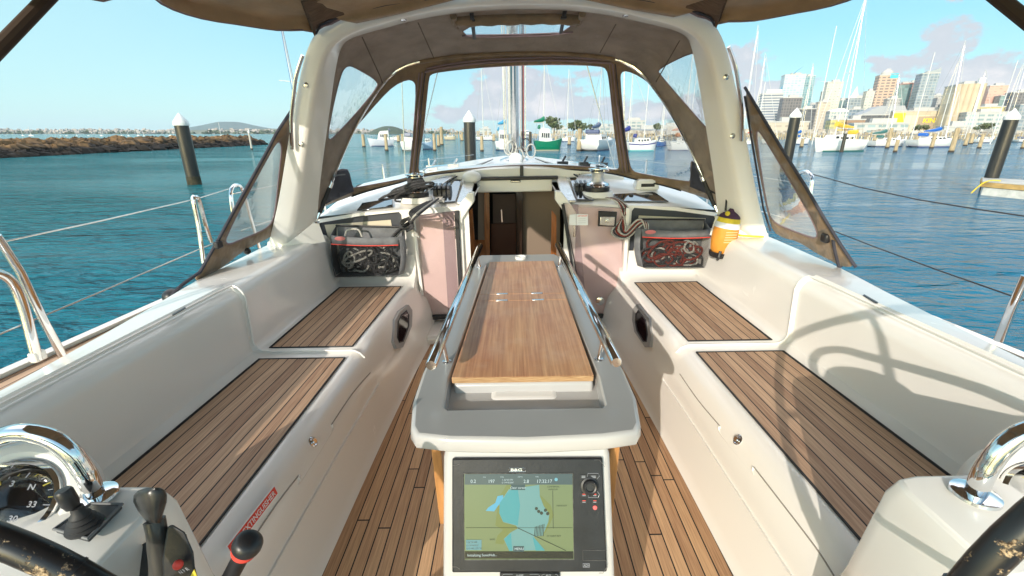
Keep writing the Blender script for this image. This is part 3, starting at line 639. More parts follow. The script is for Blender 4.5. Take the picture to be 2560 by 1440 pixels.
# forward face carries on inside: interior cabin seen through the companionway
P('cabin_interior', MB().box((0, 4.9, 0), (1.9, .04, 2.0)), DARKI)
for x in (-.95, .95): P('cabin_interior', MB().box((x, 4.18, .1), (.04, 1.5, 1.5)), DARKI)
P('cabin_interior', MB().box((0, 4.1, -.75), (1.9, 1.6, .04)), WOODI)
def iq(pxs, y, m, name, th=.02):
    return P(name, MB().prism([BY(a, b, y) for a, b in pxs], (0, th, 0)), m, smooth=False)
iq([(1232, 486), (1288, 486), (1290, 572), (1232, 572)], 4.6, mat('interior_panel', (.13, .075, .055), .5), 'berth_lining')
iq([(1228, 560), (1290, 558), (1290, 640), (1228, 640)], 4.58, mat('interior_low', (.13, .04, .015), .5), 'berth_front')
iq([(1307, 478), (1400, 478), (1400, 648), (1307, 648)], 4.3, CREAM, 'mast_bulkhead')
iq([(1290, 470), (1307, 470), (1305, 648), (1293, 648)], 4.2, mat('door_post', (.03, .015, .01), .2, coat=.4), 'door_post')
iq([(1195, 478), (1213, 480), (1213, 600), (1195, 600)], 4.2, CREAM, 'galley_panel')
iq([(1210, 478), (1223, 478), (1225, 648), (1212, 648)], 4.18, WOODI, 'door_frame')
iq([(1186, 600), (1213, 600), (1213, 650), (1186, 650)], 4.2, WOODI, 'galley_locker')
iq([(1165, 535), (1181, 520), (1190, 648), (1172, 670)], 3.8, WOODI, 'cabin_door')
iq([(1379, 525), (1391, 540), (1391, 660), (1377, 650)], 3.7, WOODI, 'cabin_door')
iq([(1255, 524), (1257, 555), (1254, 556), (1252, 524)], 4.5, CHROME, 'latch', .01)
# companionway frame: white liner left and right, chamfered corners
for sg in (-1, 1):
    fr = [(.30, 1.095), (.345, 1.09), (.44, .97), (.46, .935), (.46, .075), (.395, .075), (.395, .90), (.30, 1.03)]
    xs_ = (lambda x: sg*(x-.035*sg*0))
    P('companionway_frame', MB().prism([(sg*x-.012, BY0-.03, z) for x, z in fr], (0, .09, 0)), GEL, bevel=.008)
    # sloping liner inside
    P('companionway_liner', MB().prism([(sg*.40, BY0+.05, .95), (sg*.31, BY0+.05, 1.06), (sg*.31, 4.0, 1.08), (sg*.36, 4.0, .98)], (sg*.01, 0, 0)), GEL, smooth=False)
    P('hinge', MB().box((sg*.448-.012, BY0-.035, .80), (.018, .012, .10)), STEEL, bevel=.003)
    P('hatch_runner', MB().prism([(sg*.35, 3.34, 1.008), (sg*.445, 3.34, 1.006), (sg*.445, 4.0, 1.12), (sg*.35, 4.0, 1.124)], (0, 0, .018)), STEEL, bevel=.004)
    # sky-reflecting smoked side glass strips on the roof
    P('side_hatch_glass', MB().prism([(sg*.46, 3.40, 1.013), (sg*.585, 3.40, 1.008), (sg*.52, 3.93, 1.125), (sg*.46, 3.95, 1.128)], (0, 0, .012)), SMOKE, bevel=.004)
P('hatch_header', MB().box((-.01, 3.99, 1.07), (.66, .03, .11)), GEL, bevel=.01)
P('hatch_lip', MB().box((-.01, 3.975, 1.135), (.76, .07, .028)), BLACK, bevel=.008)
P('hatch_lock', MB().box((.0, 3.965, 1.108), (.09, .02, .022)), STEEL, bevel=.008)
# coachroof skin, with the companionway cut out
def roof_ring(y, x0, x1, n=14, dz=0.): return [Vector((x0+(x1-x0)*i/n, y, zc(x0+(x1-x0)*i/n, y)+dz)) for i in range(n+1)]
RX = [(3.36, 1.50), (4.1, 1.42), (5.5, 1.15), (7.2, .62), (8.3, .2)]
mb = MB()
for sg in (-1, 1):
    mb.loft([roof_ring(y, sg*.40, sg*lerpk(RX, y)) for y in (3.352, 3.5, 3.7, 3.9, 4.0)], closed=False)
mb.loft([roof_ring(y, -lerpk(RX, y), lerpk(RX, y), 28) for y in (4.0, 4.2, 5.0, 6, 7.2, 8.3)], closed=False)
for sg in (-1, 1):
    mb.loft([[Vector((sg*lerpk(RX, y), y, zc(lerpk(RX, y), y))), Vector((sg*(lerpk(RX, y)+.13), y, zc(lerpk(RX, y), y)-.10)), Vector((sg*min(lerpk(RX, y)+.26, 1.80), y, .635 if y < 3.5 else .66))] for y in (3.352, 3.6, 4.1, 5, 6, 7.2, 8.3)], closed=False)
P('coachroof', mb, GEL, ang=50)
# raised garage for the sliding hatch
mb = MB(); mb.loft([[Vector((x, 4.0+.03*(1-(x/.95)**2), zc(x, 4.0)-.02)), Vector((x, 4.0+.02, zc(x, 4.0)+.065*(1-(x/.98)**2)+.02)), Vector((x, 4.10, zc(x, 4.1)+.085*(1-(x/.98)**2)+.012)), Vector((x, 4.9, zc(x, 4.9)+.05*(1-(x/.98)**2)+.01)), Vector((x, 5.3, zc(x, 5.3)-.01))] for x in [i*.095 for i in range(-10, 11)]], closed=False)
P('hatch_garage', mb, GEL, ang=50)

# glass panels beside the companionway (sliding acrylic, tinted) with pinkish board behind
def bquad(pxs, y, dy, name, m, bevel=.003, parent=Y0): return P(name, MB().prism([BY(a, b, y) for a, b in pxs], (0, dy, 0)), m, bevel=bevel, parent=parent)
pl = bquad([(1046, 538), (1106, 531), (1122, 796), (1064, 800)], BY0-.028, .01, 'tinted_board', PINK)
bquad([(1104, 531), (1136, 527), (1150, 795), (1121, 796)], BY0-.027, .01, 'smoked_board', PINKD)
bquad([(1445, 518), (1555, 520), (1556, 800), (1468, 800)], BY0-.028, .01, 'tinted_board', PINK)
bquad([(1414, 512), (1446, 512), (1469, 800), (1452, 800)], BY0-.027, .01, 'smoked_board', PINKD)
for pxs in ([(1032, 540), (1139, 528), (1154, 800), (1062, 804)], [(1409, 508), (1570, 522), (1552, 800), (1464, 803)]):
    bquad(pxs, BY0-.045, .006, 'acrylic_washboard', ACRYL, 0)
    q = [BY(a, b, BY0-.042) for a, b in pxs]; P('washboard_edge', MB().tube(q, .0045, 5, closed=True), mat('glass_edge', (.07, .06, .06), .3))
for pxs in ([(1028, 540), (1036, 540), (1066, 800), (1058, 800)], [(1566, 520), (1576, 521), (1560, 800), (1552, 800)]):
    bquad(pxs, BY0-.05, .02, 'washboard_rail', GEL, .004)
bquad([(1136, 528), (1146, 527), (1158, 790), (1150, 795)], BY0-.055, .03, 'hinge_stile', RUBBER)
bquad([(1404, 512), (1412, 512), (1452, 800), (1446, 790)], BY0-.055, .03, 'hinge_stile', RUBBER)
bquad([(1062, 790), (1140, 786), (1142, 797), (1064, 801)], BY0-.06, .02, 'washboard_foot', BLACK)
bquad([(1480, 785), (1545, 787), (1544, 797), (1486, 796)], BY0-.06, .02, 'washboard_foot', BLACK)
# speaker / lock plate, stickers
lk = bquad([(1497, 528), (1543, 530), (1540, 567), (1495, 566)], BY0-.062, .016, 'socket_plate', BLACK, .003)
bquad([(1501, 541), (1538, 542), (1536, 565), (1499, 563)], BY0-.07, .008, 'socket_cover', STEEL, .004, lk)
c = BY(1518, 553, BY0-.072); P('socket_hole', MB().lathe([(.014, 0), (.016, .004), (.009, .005), (.008, .001)], 16, Matrix.Translation(c) @ Matrix.Rotation(R(90), 4, 'X')), STEEL, parent=lk)
st = bquad([(1441, 535), (1470, 536), (1470, 563), (1441, 563)], BY0-.047, .0015, 'white_sticker', REFL, 0)
o_ = BY(1444, 542, BY0-.049); text('sticker_text', 'OPTIMUM', o_, (1, 0, 0), (0, 0, 1), .012, RED, st)
for k in range(3): P('sticker_line', MB().box(BY(1455, 547+k*5, BY0-.049)+Vector((0, 0, 0)), (.055, .001, .002)), mat('print_grey', (.45, .45, .5), .6), parent=st)
bquad([(1424, 537), (1440, 535), (1440, 563), (1422, 562)], BY0-.047, .0015, 'torn_sticker', REFL, 0)
bk = bquad([(1516, 766), (1545, 766), (1543, 797), (1516, 797)], BY0-.052, .002, 'black_sticker', BLACK, 0)
for k in range(4): P('sticker_print', MB().box(BY(1529, 771+k*5, BY0-.054), (.04-.007*(k % 2), .001, .006)), REFL, parent=bk)
P('rubber_seal', MB().lathe([(.03, 0), (.035, .004), (.02, .008)], 14, Matrix.Translation(BY(1500, 753, BY0-.05)) @ Matrix.Rotation(R(90), 4, 'X')), CHROME)

# portlights in the bench fronts, lock buttons, sign: lifted onto the moulding
bvhs = {sg: BVHTree.FromPolygons([tuple(q) for q in moulds[sg][0]], moulds[sg][1]) for sg in (-1, 1)}
def onside(sg, px, py, off=.0):
    o, d = bray(px, py); h = bvhs[sg].ray_cast(o, d)
    if h[0] is None: return BX(px, py, sg*.8), Vector((-sg, 0, .2)).normalized()
    nrm = h[1] if h[1].dot(d) < 0 else -h[1]
    return h[0]+nrm*off, nrm
for sg, oc, pc in ((-1, [(1000, 778), (1022, 762), (1031, 775), (1030, 815), (1008, 868), (992, 872), (985, 855), (988, 800)], (1010, 815)), (1, [(1592, 760), (1582, 772), (1580, 800), (1586, 830), (1612, 868), (1624, 868), (1628, 845), (1622, 795)], (1602, 812))):
    cx = sum(q[0] for q in oc)/len(oc); cy = sum(q[1] for q in oc)/len(oc)
    p0_, n0_ = onside(sg, cx, cy); p0_ = p0_+n0_*.014
    ring = [BP(x, y, p0_, n0_) for x, y in oc]
    inner = [(cx+(x-cx)*.62, cy+(y-cy)*.72) for x, y in oc]
    rin = [BP(x, y, p0_-n0_*.003, n0_) for x, y in inner]
    mb = MB(); mb.loft([ring, rin], closed=True); mb.f = [f for f in mb.f]
    n = len(ring)
    pr = P('portlight', MB().add(ring+rin+[q-Vector((-sg*.03, 0, 0)) for q in ring], [(i, (i+1) % n, n+(i+1) % n, n+i) for i in range(n)]+[(i, (i+1) % n, 2*n+(i+1) % n, 2*n+i) for i in range(n)]), mat('light_frame', (.33, .325, .32), .35, noise=.05))
    P('glass', MB().add(rin, [tuple(range(n))]), mat('port_glass', (.018, .010, .012), .06, coat=.4), parent=pr)
    P('frame_edge', MB().tube(rin, .005, 6, closed=True), RUBBER, parent=pr)
for sg, q in ((-1, (782, 1105)), (1, (1845, 1100))):
    p, nrm = onside(sg, *q); M = Matrix.Translation(p) @ nrm.to_track_quat('Z', 'X').to_matrix().to_4x4()
    lk = P('locker_latch', MB().lathe([(.021, 0), (.021, .003), (.017, .006), (.013, .004)], 20, M), CHROME)
    P('push_button', MB().lathe([(.011, .002), (.012, .010), (.009, .013)], 16, M), CHROME, parent=lk)
# locker seam step along the bench front, thin shadow gap + finger recess
for sg, ln, nt in ((-1, [(925, 932), (880, 985), (828, 1062)], [(745, 1190), (690, 1262), (600, 1395), (560, 1450)]), (1, [(1700, 935), (1745, 1000), (1800, 1065)], [(1885, 1168), (1960, 1265), (2040, 1370), (2085, 1440)])):
    for seg_ in (ln, nt):
        pts = [onside(sg, x, y, .001)[0] for x, y in seg_]
        P('locker_seam', MB().tube(catmull(pts, 5), .0026, 5), mat('seam_grey', (.34, .31, .27), .7))
    a = onside(sg, *ln[-1], .002)[0]; b = onside(sg, *nt[0], .002)[0]
    dz = Vector((0, 0, -.030))
    pts = [a, a+dz*.6+(b-a)*.02, a+dz*.9+(b-a)*.2, b+dz*.9, b+dz*.5, b]
    P('finger_grip', MB().tube(catmull(pts, 4), .0065, 6), GEL)
# FIRE EXTINGUISHER sign
a, n1 = onside(-1, 571, 1392, .004); b, _ = onside(-1, 689, 1236, .004)
rt = (b-a).normalized(); up = Vector((0, 0, 1)); nn = Vector((1, 0, -.0)).normalized(); up = (rt.cross(Vector((1, 0, .25)).normalized()))*-1; up.normalize()
if up.z < 0: up = -up
nrm = rt.cross(up).normalized(); nrm = nrm if nrm.x > 0 else -nrm
Ls = (b-a).length; hs = .034; a = a+nrm*.006
sg_ = P('fire_extinguisher_sign', MB().prism([a, a+rt*Ls, a+rt*Ls+up*hs, a+up*hs], nrm*.001), REFL, smooth=False)
P('sign_field', MB().prism([a+rt*.003+up*.003+nrm*.0014, a+rt*(Ls-.003)+up*.003+nrm*.0014, a+rt*(Ls-.003)+up*(hs-.003)+nrm*.0014, a+rt*.003+up*(hs-.003)+nrm*.0014], nrm*.0005), RED, parent=sg_, smooth=False)
t = text('sign_text', 'FIRE EXTINGUISHER', a+rt*.012+up*.008+nrm*.0028, rt, up, .0185, REFL, sg_, bold=.012)
bb = [v.co for v in t.data.vertices]; wd = max((v-a).dot(rt) for v in bb)-.012; k = (Ls-.024)/wd
for v in t.data.vertices:
    s_ = (v.co-a).dot(rt)-.012; v.co += rt*(s_*(k-1))

# ---------------------------------------------------------------- cockpit table
TB = thing('cockpit_table', (0, 1.6, 0), 'cockpit table with white moulded top, brown plywood leaves and chrome side rails', 'table')
TX = [(.985, .285), (1.01, .298), (1.1, .318), (1.32, .325), (1.5, .318), (2.0, .285), (2.6, .262), (2.80, .25), (2.83, .235)]
TO = -.016      # table sits a touch to port
tb = MB()
# moulded frame: built from outline with the recess hole
no = 14
outl = [(-.285, 1.0), (-.2, .985), (0, .975), (.2, .985), (.285, 1.0), (.302, 1.03), (.322, 1.15), (.325, 1.32), (.312, 1.55), (.288, 1.95), (.27, 2.4), (.255, 2.78), (.235, 2.83), (-.235, 2.83), (-.255, 2.78), (-.27, 2.4), (-.288, 1.95), (-.312, 1.55), (-.325, 1.32), (-.322, 1.15), (-.302, 1.03)]
RXL = [(1.095, .228), (1.2, .242), (1.27, .243), (2.655, .208)]
hol = [(-.225, 1.098), (.225, 1.098), (.24, 1.115), (.249, 1.27), (.212, 2.655), (-.195, 2.66), (-.249, 1.27), (-.24, 1.115)]
top = sheet(outl, [hol], lambda a, b: Vector((a, b, .75+ (.0))), .12)
fr_ = P('table_top', top, TABLET, parent=TB, smooth=False)
def ringz(poly, sc_, z, dy=0): return [Vector((x*sc_, y+dy, z)) for x, y in poly]
def inset(poly, d):
    out = []; n = len(poly); ar = sum(poly[i][0]*poly[(i+1) % n][1]-poly[(i+1) % n][0]*poly[i][1] for i in range(n)); s_ = 1 if ar > 0 else -1
    for i in range(n):
        a, b, c = Vector(poly[i-1]), Vector(poly[i]), Vector(poly[(i+1) % n])
        e1 = (b-a).normalized(); e2 = (c-b).normalized(); nn_ = Vector((-(e1+e2).y, (e1+e2).x)); nn_ = nn_.normalized() if nn_.length > 1e-6 else Vector((-e1.y, e1.x))
        out.append(tuple(b+nn_*d*s_))
    return out
rings = [[Vector((x, y, z)) for x, y in inset(outl, d)] for d, z in ((0, .75), (-.006, .7485), (-.011, .744), (-.013, .737), (-.015, .712), (-.012, .708), (.02, .706))]
P('table_edge', MB().loft(rings), TABLEW, parent=fr_, ang=60)
P('table_underside', MB().prism([(x*.95, 1.5+(y-1.5)*.97+.02, .70) for x, y in outl], (0, 0, .006)), TABLEW, parent=fr_, smooth=False)
rings = [[Vector((x, y, z)) for x, y in inset(hol, d)] for d, z in ((0, .75), (.004, .748), (.007, .742), (.014, .672))]
P('recess_wall', MB().loft(rings), TABLEW, parent=fr_, ang=60)
hb = inset(hol, .012)
P('tray_floor', MB().prism([(x, y, .668) for x, y in hb], (0, 0, .004)), TABLEW, parent=fr_, smooth=False)
# ridge that carries the leaf at its aft end
P('leaf_support', MB().prism([(-.226, 1.252, .672), (-.226, 1.264, .740), (-.226, 1.30, .740), (-.226, 1.30, .672)], (.452, 0, 0)), TABLEW, parent=fr_, bevel=.012, seg=4)
for x in (-.20, .20): P('drain', MB().lathe([(.017, 0), (.0175, .004), (.013, .005), (.010, .001)], 20, Matrix.Translation((x, 1.135, .673))), STEEL, parent=fr_)
# leaves: aft, middle strip, forward
def leaf(y0, y1, name='table_leaf'):
    x0a, x1a = lerpk([(1.27, -.231), (2.65, -.171)], y0), lerpk([(1.27, .226), (2.65, .218)], y0)
    x0b, x1b = lerpk([(1.27, -.231), (2.65, -.171)], y1), lerpk([(1.27, .226), (2.65, .218)], y1)
    b = TO*0
    return P(name, MB().prism([(x0a, y0, .742), (x1a, y0, .742), (x1b, y1, .742), (x0b, y1, .742)], (0, 0, .020)), LEAF, parent=TB, bevel=.0015)
leaf(1.262, 1.955); leaf(1.957, 2.045, 'hinge_strip'); leaf(2.047, 2.63)
P('ply_edge', MB().box((-.0025, 1.2605, .752), (.452, .002, .019)), PLY, parent=TB, smooth=False)
for y in (1.956, 2.046):
    for x in (-.085, .085): 
        h = P('leaf_hinge', MB().box((x, y, .763), (.055, .016, .003)), STEEL, parent=TB, bevel=.001)
P('cup_ring', MB().lathe([(.034, 0), (.036, .008), (.035, .017), (.030, .018), (.029, .006)], 28, Matrix.Translation((.018, 2.725, .751)), caps=False), WHITE, parent=TB)
P('ring_glass', MB().lathe([(.029, .009), (.001, .012)], 24, Matrix.Translation((.018, 2.725, .751))), SMOKE, parent=TB)
for sg in (-1, 1):
    a = Vector((sg*.282-.0, 1.205, .838)); b = Vector((sg*.243+.008, 2.73, .838)); m_ = a.lerp(b, .47)
    rl = P('grab_rail', MB().tube([a, a+(b-a)*.004, b-(b-a)*.004, b], [.0155, .018, .018, .014], 20), CHROME, parent=TB)
    for t in (.12, .88):
        q = a.lerp(b, t); P('rail_post', MB().tube([q, Vector((q.x-sg*.012, q.y, .751))], .008, 12).lathe([(.016, 0), (.016, .003), (.008, .005)], 16, Matrix.Translation((q.x-sg*.012, q.y, .751))), CHROME, parent=rl)
    # folded drop leaves
    x = sg*.245
    P('drop_leaf', MB().prism([(x, 1.06, .70), (x, 1.09, .335), (x, 2.62, .335), (x, 2.62, .70)], (sg*.028, 0, 0)), WOODT, parent=TB, bevel=.003)
P('table_pedestal', MB().box((0, 1.65, .36), (.24, .9, .70)), GEL, parent=TB, bevel=.03, seg=4)
# chartplotter pod under the near end
pn = Vector((0, -.91, .415)).normalized(); pc = Vector((.0, 1.0, .672)); ud = Vector((0, .122, .27)).normalized(); pnn = Vector((1, 0, 0)).cross(ud); pnn = pnn if pnn.y < 0 else -pnn
def PP(px, py, off=0.): return BP(px, py, pc, pnn)+pnn*off
tlx, trx = PP(1104, 1140), PP(1530, 1140)
cxp = (tlx+trx)/2; wpod = (trx-tlx).length
def podq(u_, v_, off=0.): return cxp+Vector((1, 0, 0))*u_+ud*v_+pnn*off
hw = wpod/2
prof = [(-hw, -.62), (-hw+.004, .0), (-hw+.012, .035), (-hw+.04, .052), (0, .058), (hw-.04, .052), (hw-.012, .035), (hw-.004, .0), (hw, -.62)]
pod = P('plotter_pod', MB().prism([podq(a, b, -.10) for a, b in prof], pnn*.10), TABLEW, parent=TB, bevel=.016, seg=4)
# plotter itself: yacht > table? it is its own part of the yacht
def pr(x0, y0, x1, y1): return [PP(x0, y0), PP(x1, y0), PP(x1, y1), PP(x0, y1)]
CHP = tag(P('chart_plotter', MB().prism([PP(1132, 1143, .001), PP(1504, 1141, .001), PP(1515, 1423, .001), PP(1132, 1425, .001)], pnn*.014), BLACKS, None, bevel=.004, frame=BM, origin=PP(1320, 1425)), 'black chartplotter with a green and blue chart on its screen', 'chartplotter')
def on(px, py, off): return PP(px, py, 0)+pnn*off
def patch(name, pxs, off, m, parent=None, th=.0006): return P(name, MB().prism([on(a, b, off) for a, b in pxs], pnn*th), m, parent=parent or CHP, smooth=False)
SCR = patch('screen', [(1162, 1180), (1431, 1180), (1433, 1391), (1163, 1391)], .0155, emit_mat('chart_land', (.23, .30, .14), .42))
P('screen_frame', MB().tube([on(*q, .0158) for q in ((1160, 1179), (1430, 1179), (1433, 1391), (1163, 1392))], .0015, 6, closed=True), mat('worn_edge', (.10, .095, .09), .5, noise=.5, nscale=80), parent=CHP)
OLV = emit_mat('chart_olive', (.22, .27, .08), .42); CYN = emit_mat('chart_deep_water', (.07, .38, .42), .45); PAL = emit_mat('chart_water', (.17, .38, .38), .48); BLU = emit_mat('chart_shoal', (.10, .42, .62), .55)
BAR = emit_mat('screen_bar', (.09, .14, .15), .35); BTX = emit_mat('screen_text', (.55, .68, .70), .6); DTX = emit_mat('chart_ink', (.05, .07, .05), .1); TAG = emit_mat('screen_tab', (.05, .11, .13), .3); BLK = emit_mat('screen_black', (.015, .02, .02), .1)
Zs = lambda x, y: (1000+x/3.6, 1040+y/3.6)      # from the enlarged view of the screen
def zp(name, pts, off, m): return patch(name, [Zs(*q) for q in pts], off, m, parent=SCR, th=.0002)
zp('chart_shore', [(860, 960), (880, 800), (900, 700), (960, 600), (1000, 600), (940, 940), (1040, 960), (1060, 990), (990, 1030), (930, 1130), (860, 1120), (880, 1050), (930, 1000)], .0163, OLV)
zp('chart_shore', [(1260, 690), (1350, 780), (1380, 870), (1330, 980), (1300, 1030), (1250, 1000)], .0163, OLV)
zp('chart_water', [(980, 640), (1250, 600), (1255, 700), (1290, 790), (1340, 860), (1330, 930), (1280, 1050), (1200, 1060), (1250, 1120), (1300, 1180), (985, 1185), (935, 1080), (1000, 1020), (1065, 985), (1040, 960), (930, 930), (895, 850), (900, 760)], .0167, PAL)
zp('chart_deep', [(980, 650), (1060, 640), (1080, 780), (1060, 960), (930, 925), (895, 850), (900, 760)], .0171, CYN)
zp('chart_inlet', [(775, 830), (800, 800), (860, 760), (880, 700), (930, 690), (930, 740), (880, 790), (850, 835)], .0169, BLU)
zp('chart_deep', [(940, 1080), (1000, 1025), (1010, 1185), (985, 1185)], .0171, CYN); zp('chart_deep', [(1190, 1060), (1240, 1110), (1300, 1183), (1220, 1183)], .0171, CYN)
for k in range(7): zp('marina_berth', [(1212+k*13, 930-k*4+40), (1218+k*13, 930-k*4+40), (1210+k*13, 1055), (1204+k*13, 1055)], .0173, DTX)
zp('data_bar', [(588, 505), (1545, 500), (1545, 598), (588, 598)], .0169, BAR); zp('status_bar', [(590, 1190), (1552, 1190), (1552, 1255), (590, 1255)], .0169, BLK)
zp('cursor_tab', [(1000, 598), (1125, 598), (1125, 645), (1000, 645)], .0175, TAG); zp('menu_tab', [(1020, 1142), (1115, 1142), (1115, 1192), (1020, 1192)], .0175, TAG)
zp('position_box', [(600, 1087), (738, 1087), (738, 1178), (600, 1178)], .0175, emit_mat('box_blue', (.14, .34, .38), .5))
zp('chart_line', [(597, 978), (1545, 978), (1545, 981), (597, 981)], .0173, DTX); zp('chart_line', [(1368, 650), (1372, 650), (1376, 985), (1372, 985)], .0173, DTX)
zp('chart_line', [(1060, 985), (1064, 980), (1490, 1182), (1484, 1184)], .0173, DTX)
for (x, y, r_) in ((1225, 810, 16), (1245, 835, 16), (1270, 850, 17), (1305, 825, 16), (1325, 855, 17), (1400, 552, 17)):
    c = on(*Zs(x, y), .0174); M = Matrix.Translation(c) @ pnn.to_track_quat('Z', 'Y').to_matrix().to_4x4()
    P('chart_mark', MB().lathe([(r_*.00026, 0), (r_*.00025, .0003)], 14, M), DTX if y > 600 else emit_mat('screen_dot', (.2, .5, .6), .5), parent=SCR)
def zt(s, x, y, h, m, align='LEFT', off=.0179, bold=0., nm='screen_text'): return text(nm, s, on(*Zs(x, y), off), (1, 0, 0), ud, h, m, SCR, align=align, bold=bold)
pxm = (PP(1504, 1141)-PP(1132, 1143)).length/372/3.6     # metres per zoomed pixel
for s, x, y, h, m, al in (('0.2', 640, 582, 30, BTX, 'LEFT'), ('197', 795, 582, 30, BTX, 'LEFT'), ('2.8', 1110, 582, 30, BTX, 'LEFT'), ('17:32:17', 1225, 582, 30, BTX, 'LEFT'), ("S 36°50.370'", 922, 562, 14, BTX, 'LEFT'), ("E 174°45.030'", 918, 586, 14, BTX, 'LEFT'),
        ('Clear cursor', 1062, 634, 20, BTX, 'CENTER'), ('MENU', 1072, 1177, 22, BTX, 'CENTER'), ('Initializing SonicHub...', 612, 1234, 22, BTX, 'LEFT'), ('COMMERCIAL', 1375, 622, 13, DTX, 'CENTER'), ('HARBOUR', 1372, 646, 13, DTX, 'CENTER'), ('HERNE BAY', 1450, 790, 13, DTX, 'CENTER'), ("ST MARYS BAY", 1380, 1060, 14, DTX, 'CENTER'), ('BAPPS', 835, 1090, 13, DTX, 'CENTER'),
        ("S 36°50.468'", 605, 1115, 14, DTX, 'LEFT'), ("E 174°44.932'", 605, 1143, 14, DTX, 'LEFT'), ('0.12 NM, 279 °M', 605, 1170, 14, DTX, 'LEFT'), ('SOG', 750, 535, 10, BTX, 'LEFT'), ('COG', 905, 535, 10, BTX, 'LEFT'), ('DEPTH', 1060, 533, 10, BTX, 'LEFT'), ('TIME', 1215, 533, 10, BTX, 'LEFT')):
    zt(s, x, y, h*pxm, m, al)
WT = emit_mat('label_white', (.7, .72, .75), .25)
lg = P('maker_badge', MB().tube([on(*Zs(*q), .0156) for q in ((982, 452), (1130, 452), (1130, 484), (982, 484))], .0007, 4, closed=True), STEEL, parent=CHP)
text('badge_text', 'B&G', on(*Zs(995, 480), .0157), (1, 0, 0), ud, 23*pxm, STEEL, CHP, bold=.02, squeeze=1.75)
c = on(*Zs(1698, 612), .015); M = Matrix.Translation(c) @ pnn.to_track_quat('Z', 'Y').to_matrix().to_4x4()
kn = P('rotary_knob', MB().lathe([(80*pxm, 0), (78*pxm, .003), (62*pxm, .004), (58*pxm, .014), (50*pxm, .016), (38*pxm, .015), (34*pxm, .011), (.0005, .011)], 32, M), BLACK, parent=CHP)
for nm, x0, y0, x1, y1 in (('key', 1613, 512, 1672, 548), ('key', 1700, 512, 1765, 548), ('key', 1620, 672, 1675, 706), ('key', 1716, 672, 1770, 706), ('key', 1620, 730, 1675, 768), ('key', 1716, 730, 1770, 768)):
    kk = patch('key', [Zs(x0, y0), Zs(x1, y0), Zs(x1, y1), Zs(x0, y1)], .0152, BLACK, th=.0015)
    for i in range(2): patch('key_print', [Zs(x0+12, y0+8+i*13), Zs(x1-12, y0+8+i*13), Zs(x1-14, y0+14+i*13), Zs(x0+14, y0+14+i*13)], .0168, WT if (y0 < 600 or i == 1) else RED, kk, .0002)
P('key_outline', MB().tube([on(*Zs(*q), .0156) for q in ((1680, 530), (1682, 500), (1775, 500), (1785, 525), (1762, 552))], .0006, 4), WT, parent=CHP)
P('key_outline', MB().tube([on(*Zs(*q), .0156) for q in ((1762, 655), (1785, 685), (1775, 714), (1686, 714), (1686, 690))], .0006, 4), WT, parent=CHP)
M = Matrix.Translation(on(*Zs(1746, 804), .015)) @ pnn.to_track_quat('Z', 'Y').to_matrix().to_4x4()
P('power_key', MB().lathe([(20*pxm, 0), (18*pxm, .002), (.0005, .0026)], 18, M), mat('red_key', (.7, .12, .12), .5), parent=CHP)
P('card_door', MB().tube([on(*Zs(*q), .0156) for q in ((1638, 1182), (1850, 1182), (1850, 1272), (1638, 1270))], .0007, 4, closed=True), mat('worn_edge', (.1, .1, .1)), parent=CHP)
cd = P('card_badge', MB().tube([on(*Zs(*q), .0156) for q in ((1638, 1302), (1698, 1302), (1698, 1332), (1638, 1332))], .0007, 4, closed=True), WT, parent=CHP)
text('badge_text', 'ADV', on(*Zs(1643, 1328), .0157), (1, 0, 0), ud, 20*pxm, WT, CHP, bold=.01)
for q in ((480, 430, 545, 415), (480, 1330, 545, 1350), (1740, 380, 1830, 440), (1780, 1385, 1855, 1325)):
    P('bezel_groove', MB().tube([on(*Zs(q[0], q[1]), .0155), on(*Zs((q[0]+q[2])/2, q[1]), .0155), on(*Zs(q[2], q[3]), .0155)], .0008, 4), mat('worn_edge', (.1, .1, .1)), parent=CHP)
# switch strip below
SWP = P('switch_panel', MB().prism([on(1250, 1428, .001), on(1399, 1428, .001), on(1399, 1520, .001), on(1250, 1520, .001)], pnn*.008), BLACKS, parent=None, frame=BM, origin=on(1325, 1500, 0), bevel=.002); tag(SWP, 'black switch panel marked ALARMS and MUTE below the chartplotter', 'switch panel')
text('panel_text', 'ALARMS', on(1290, 1435, .0095), (1, 0, 0), ud, .0040, WT, SWP, bold=.01); text('panel_text', 'MUTE', on(1364, 1435, .0095), (1, 0, 0), ud, .0040, WT, SWP, bold=.01)
for x0, x1 in ((1256, 1348), (1354, 1394)):
    P('panel_outline', MB().tube([on(x0, 1470, .0092), on(x0, 1434, .0092), on(x0+4, 1431, .0092), on(x0+26 if x0 < 1300 else x0+7, 1431, .0092)], .0005, 4), WT, parent=SWP)
    P('panel_outline', MB().tube([on(x1, 1470, .0092), on(x1, 1434, .0092), on(x1-3, 1431, .0092), on(x1-24 if x0 < 1300 else x1-7, 1431, .0092)], .0005, 4), WT, parent=SWP)
P('mute_knob', MB().lathe([(.0095, 0), (.009, .008), (.004, .011), (.0005, .0112)], 20, Matrix.Translation(on(1374, 1446, .009)) @ pnn.to_track_quat('Z', 'Y').to_matrix().to_4x4()), CHROME, parent=SWP)

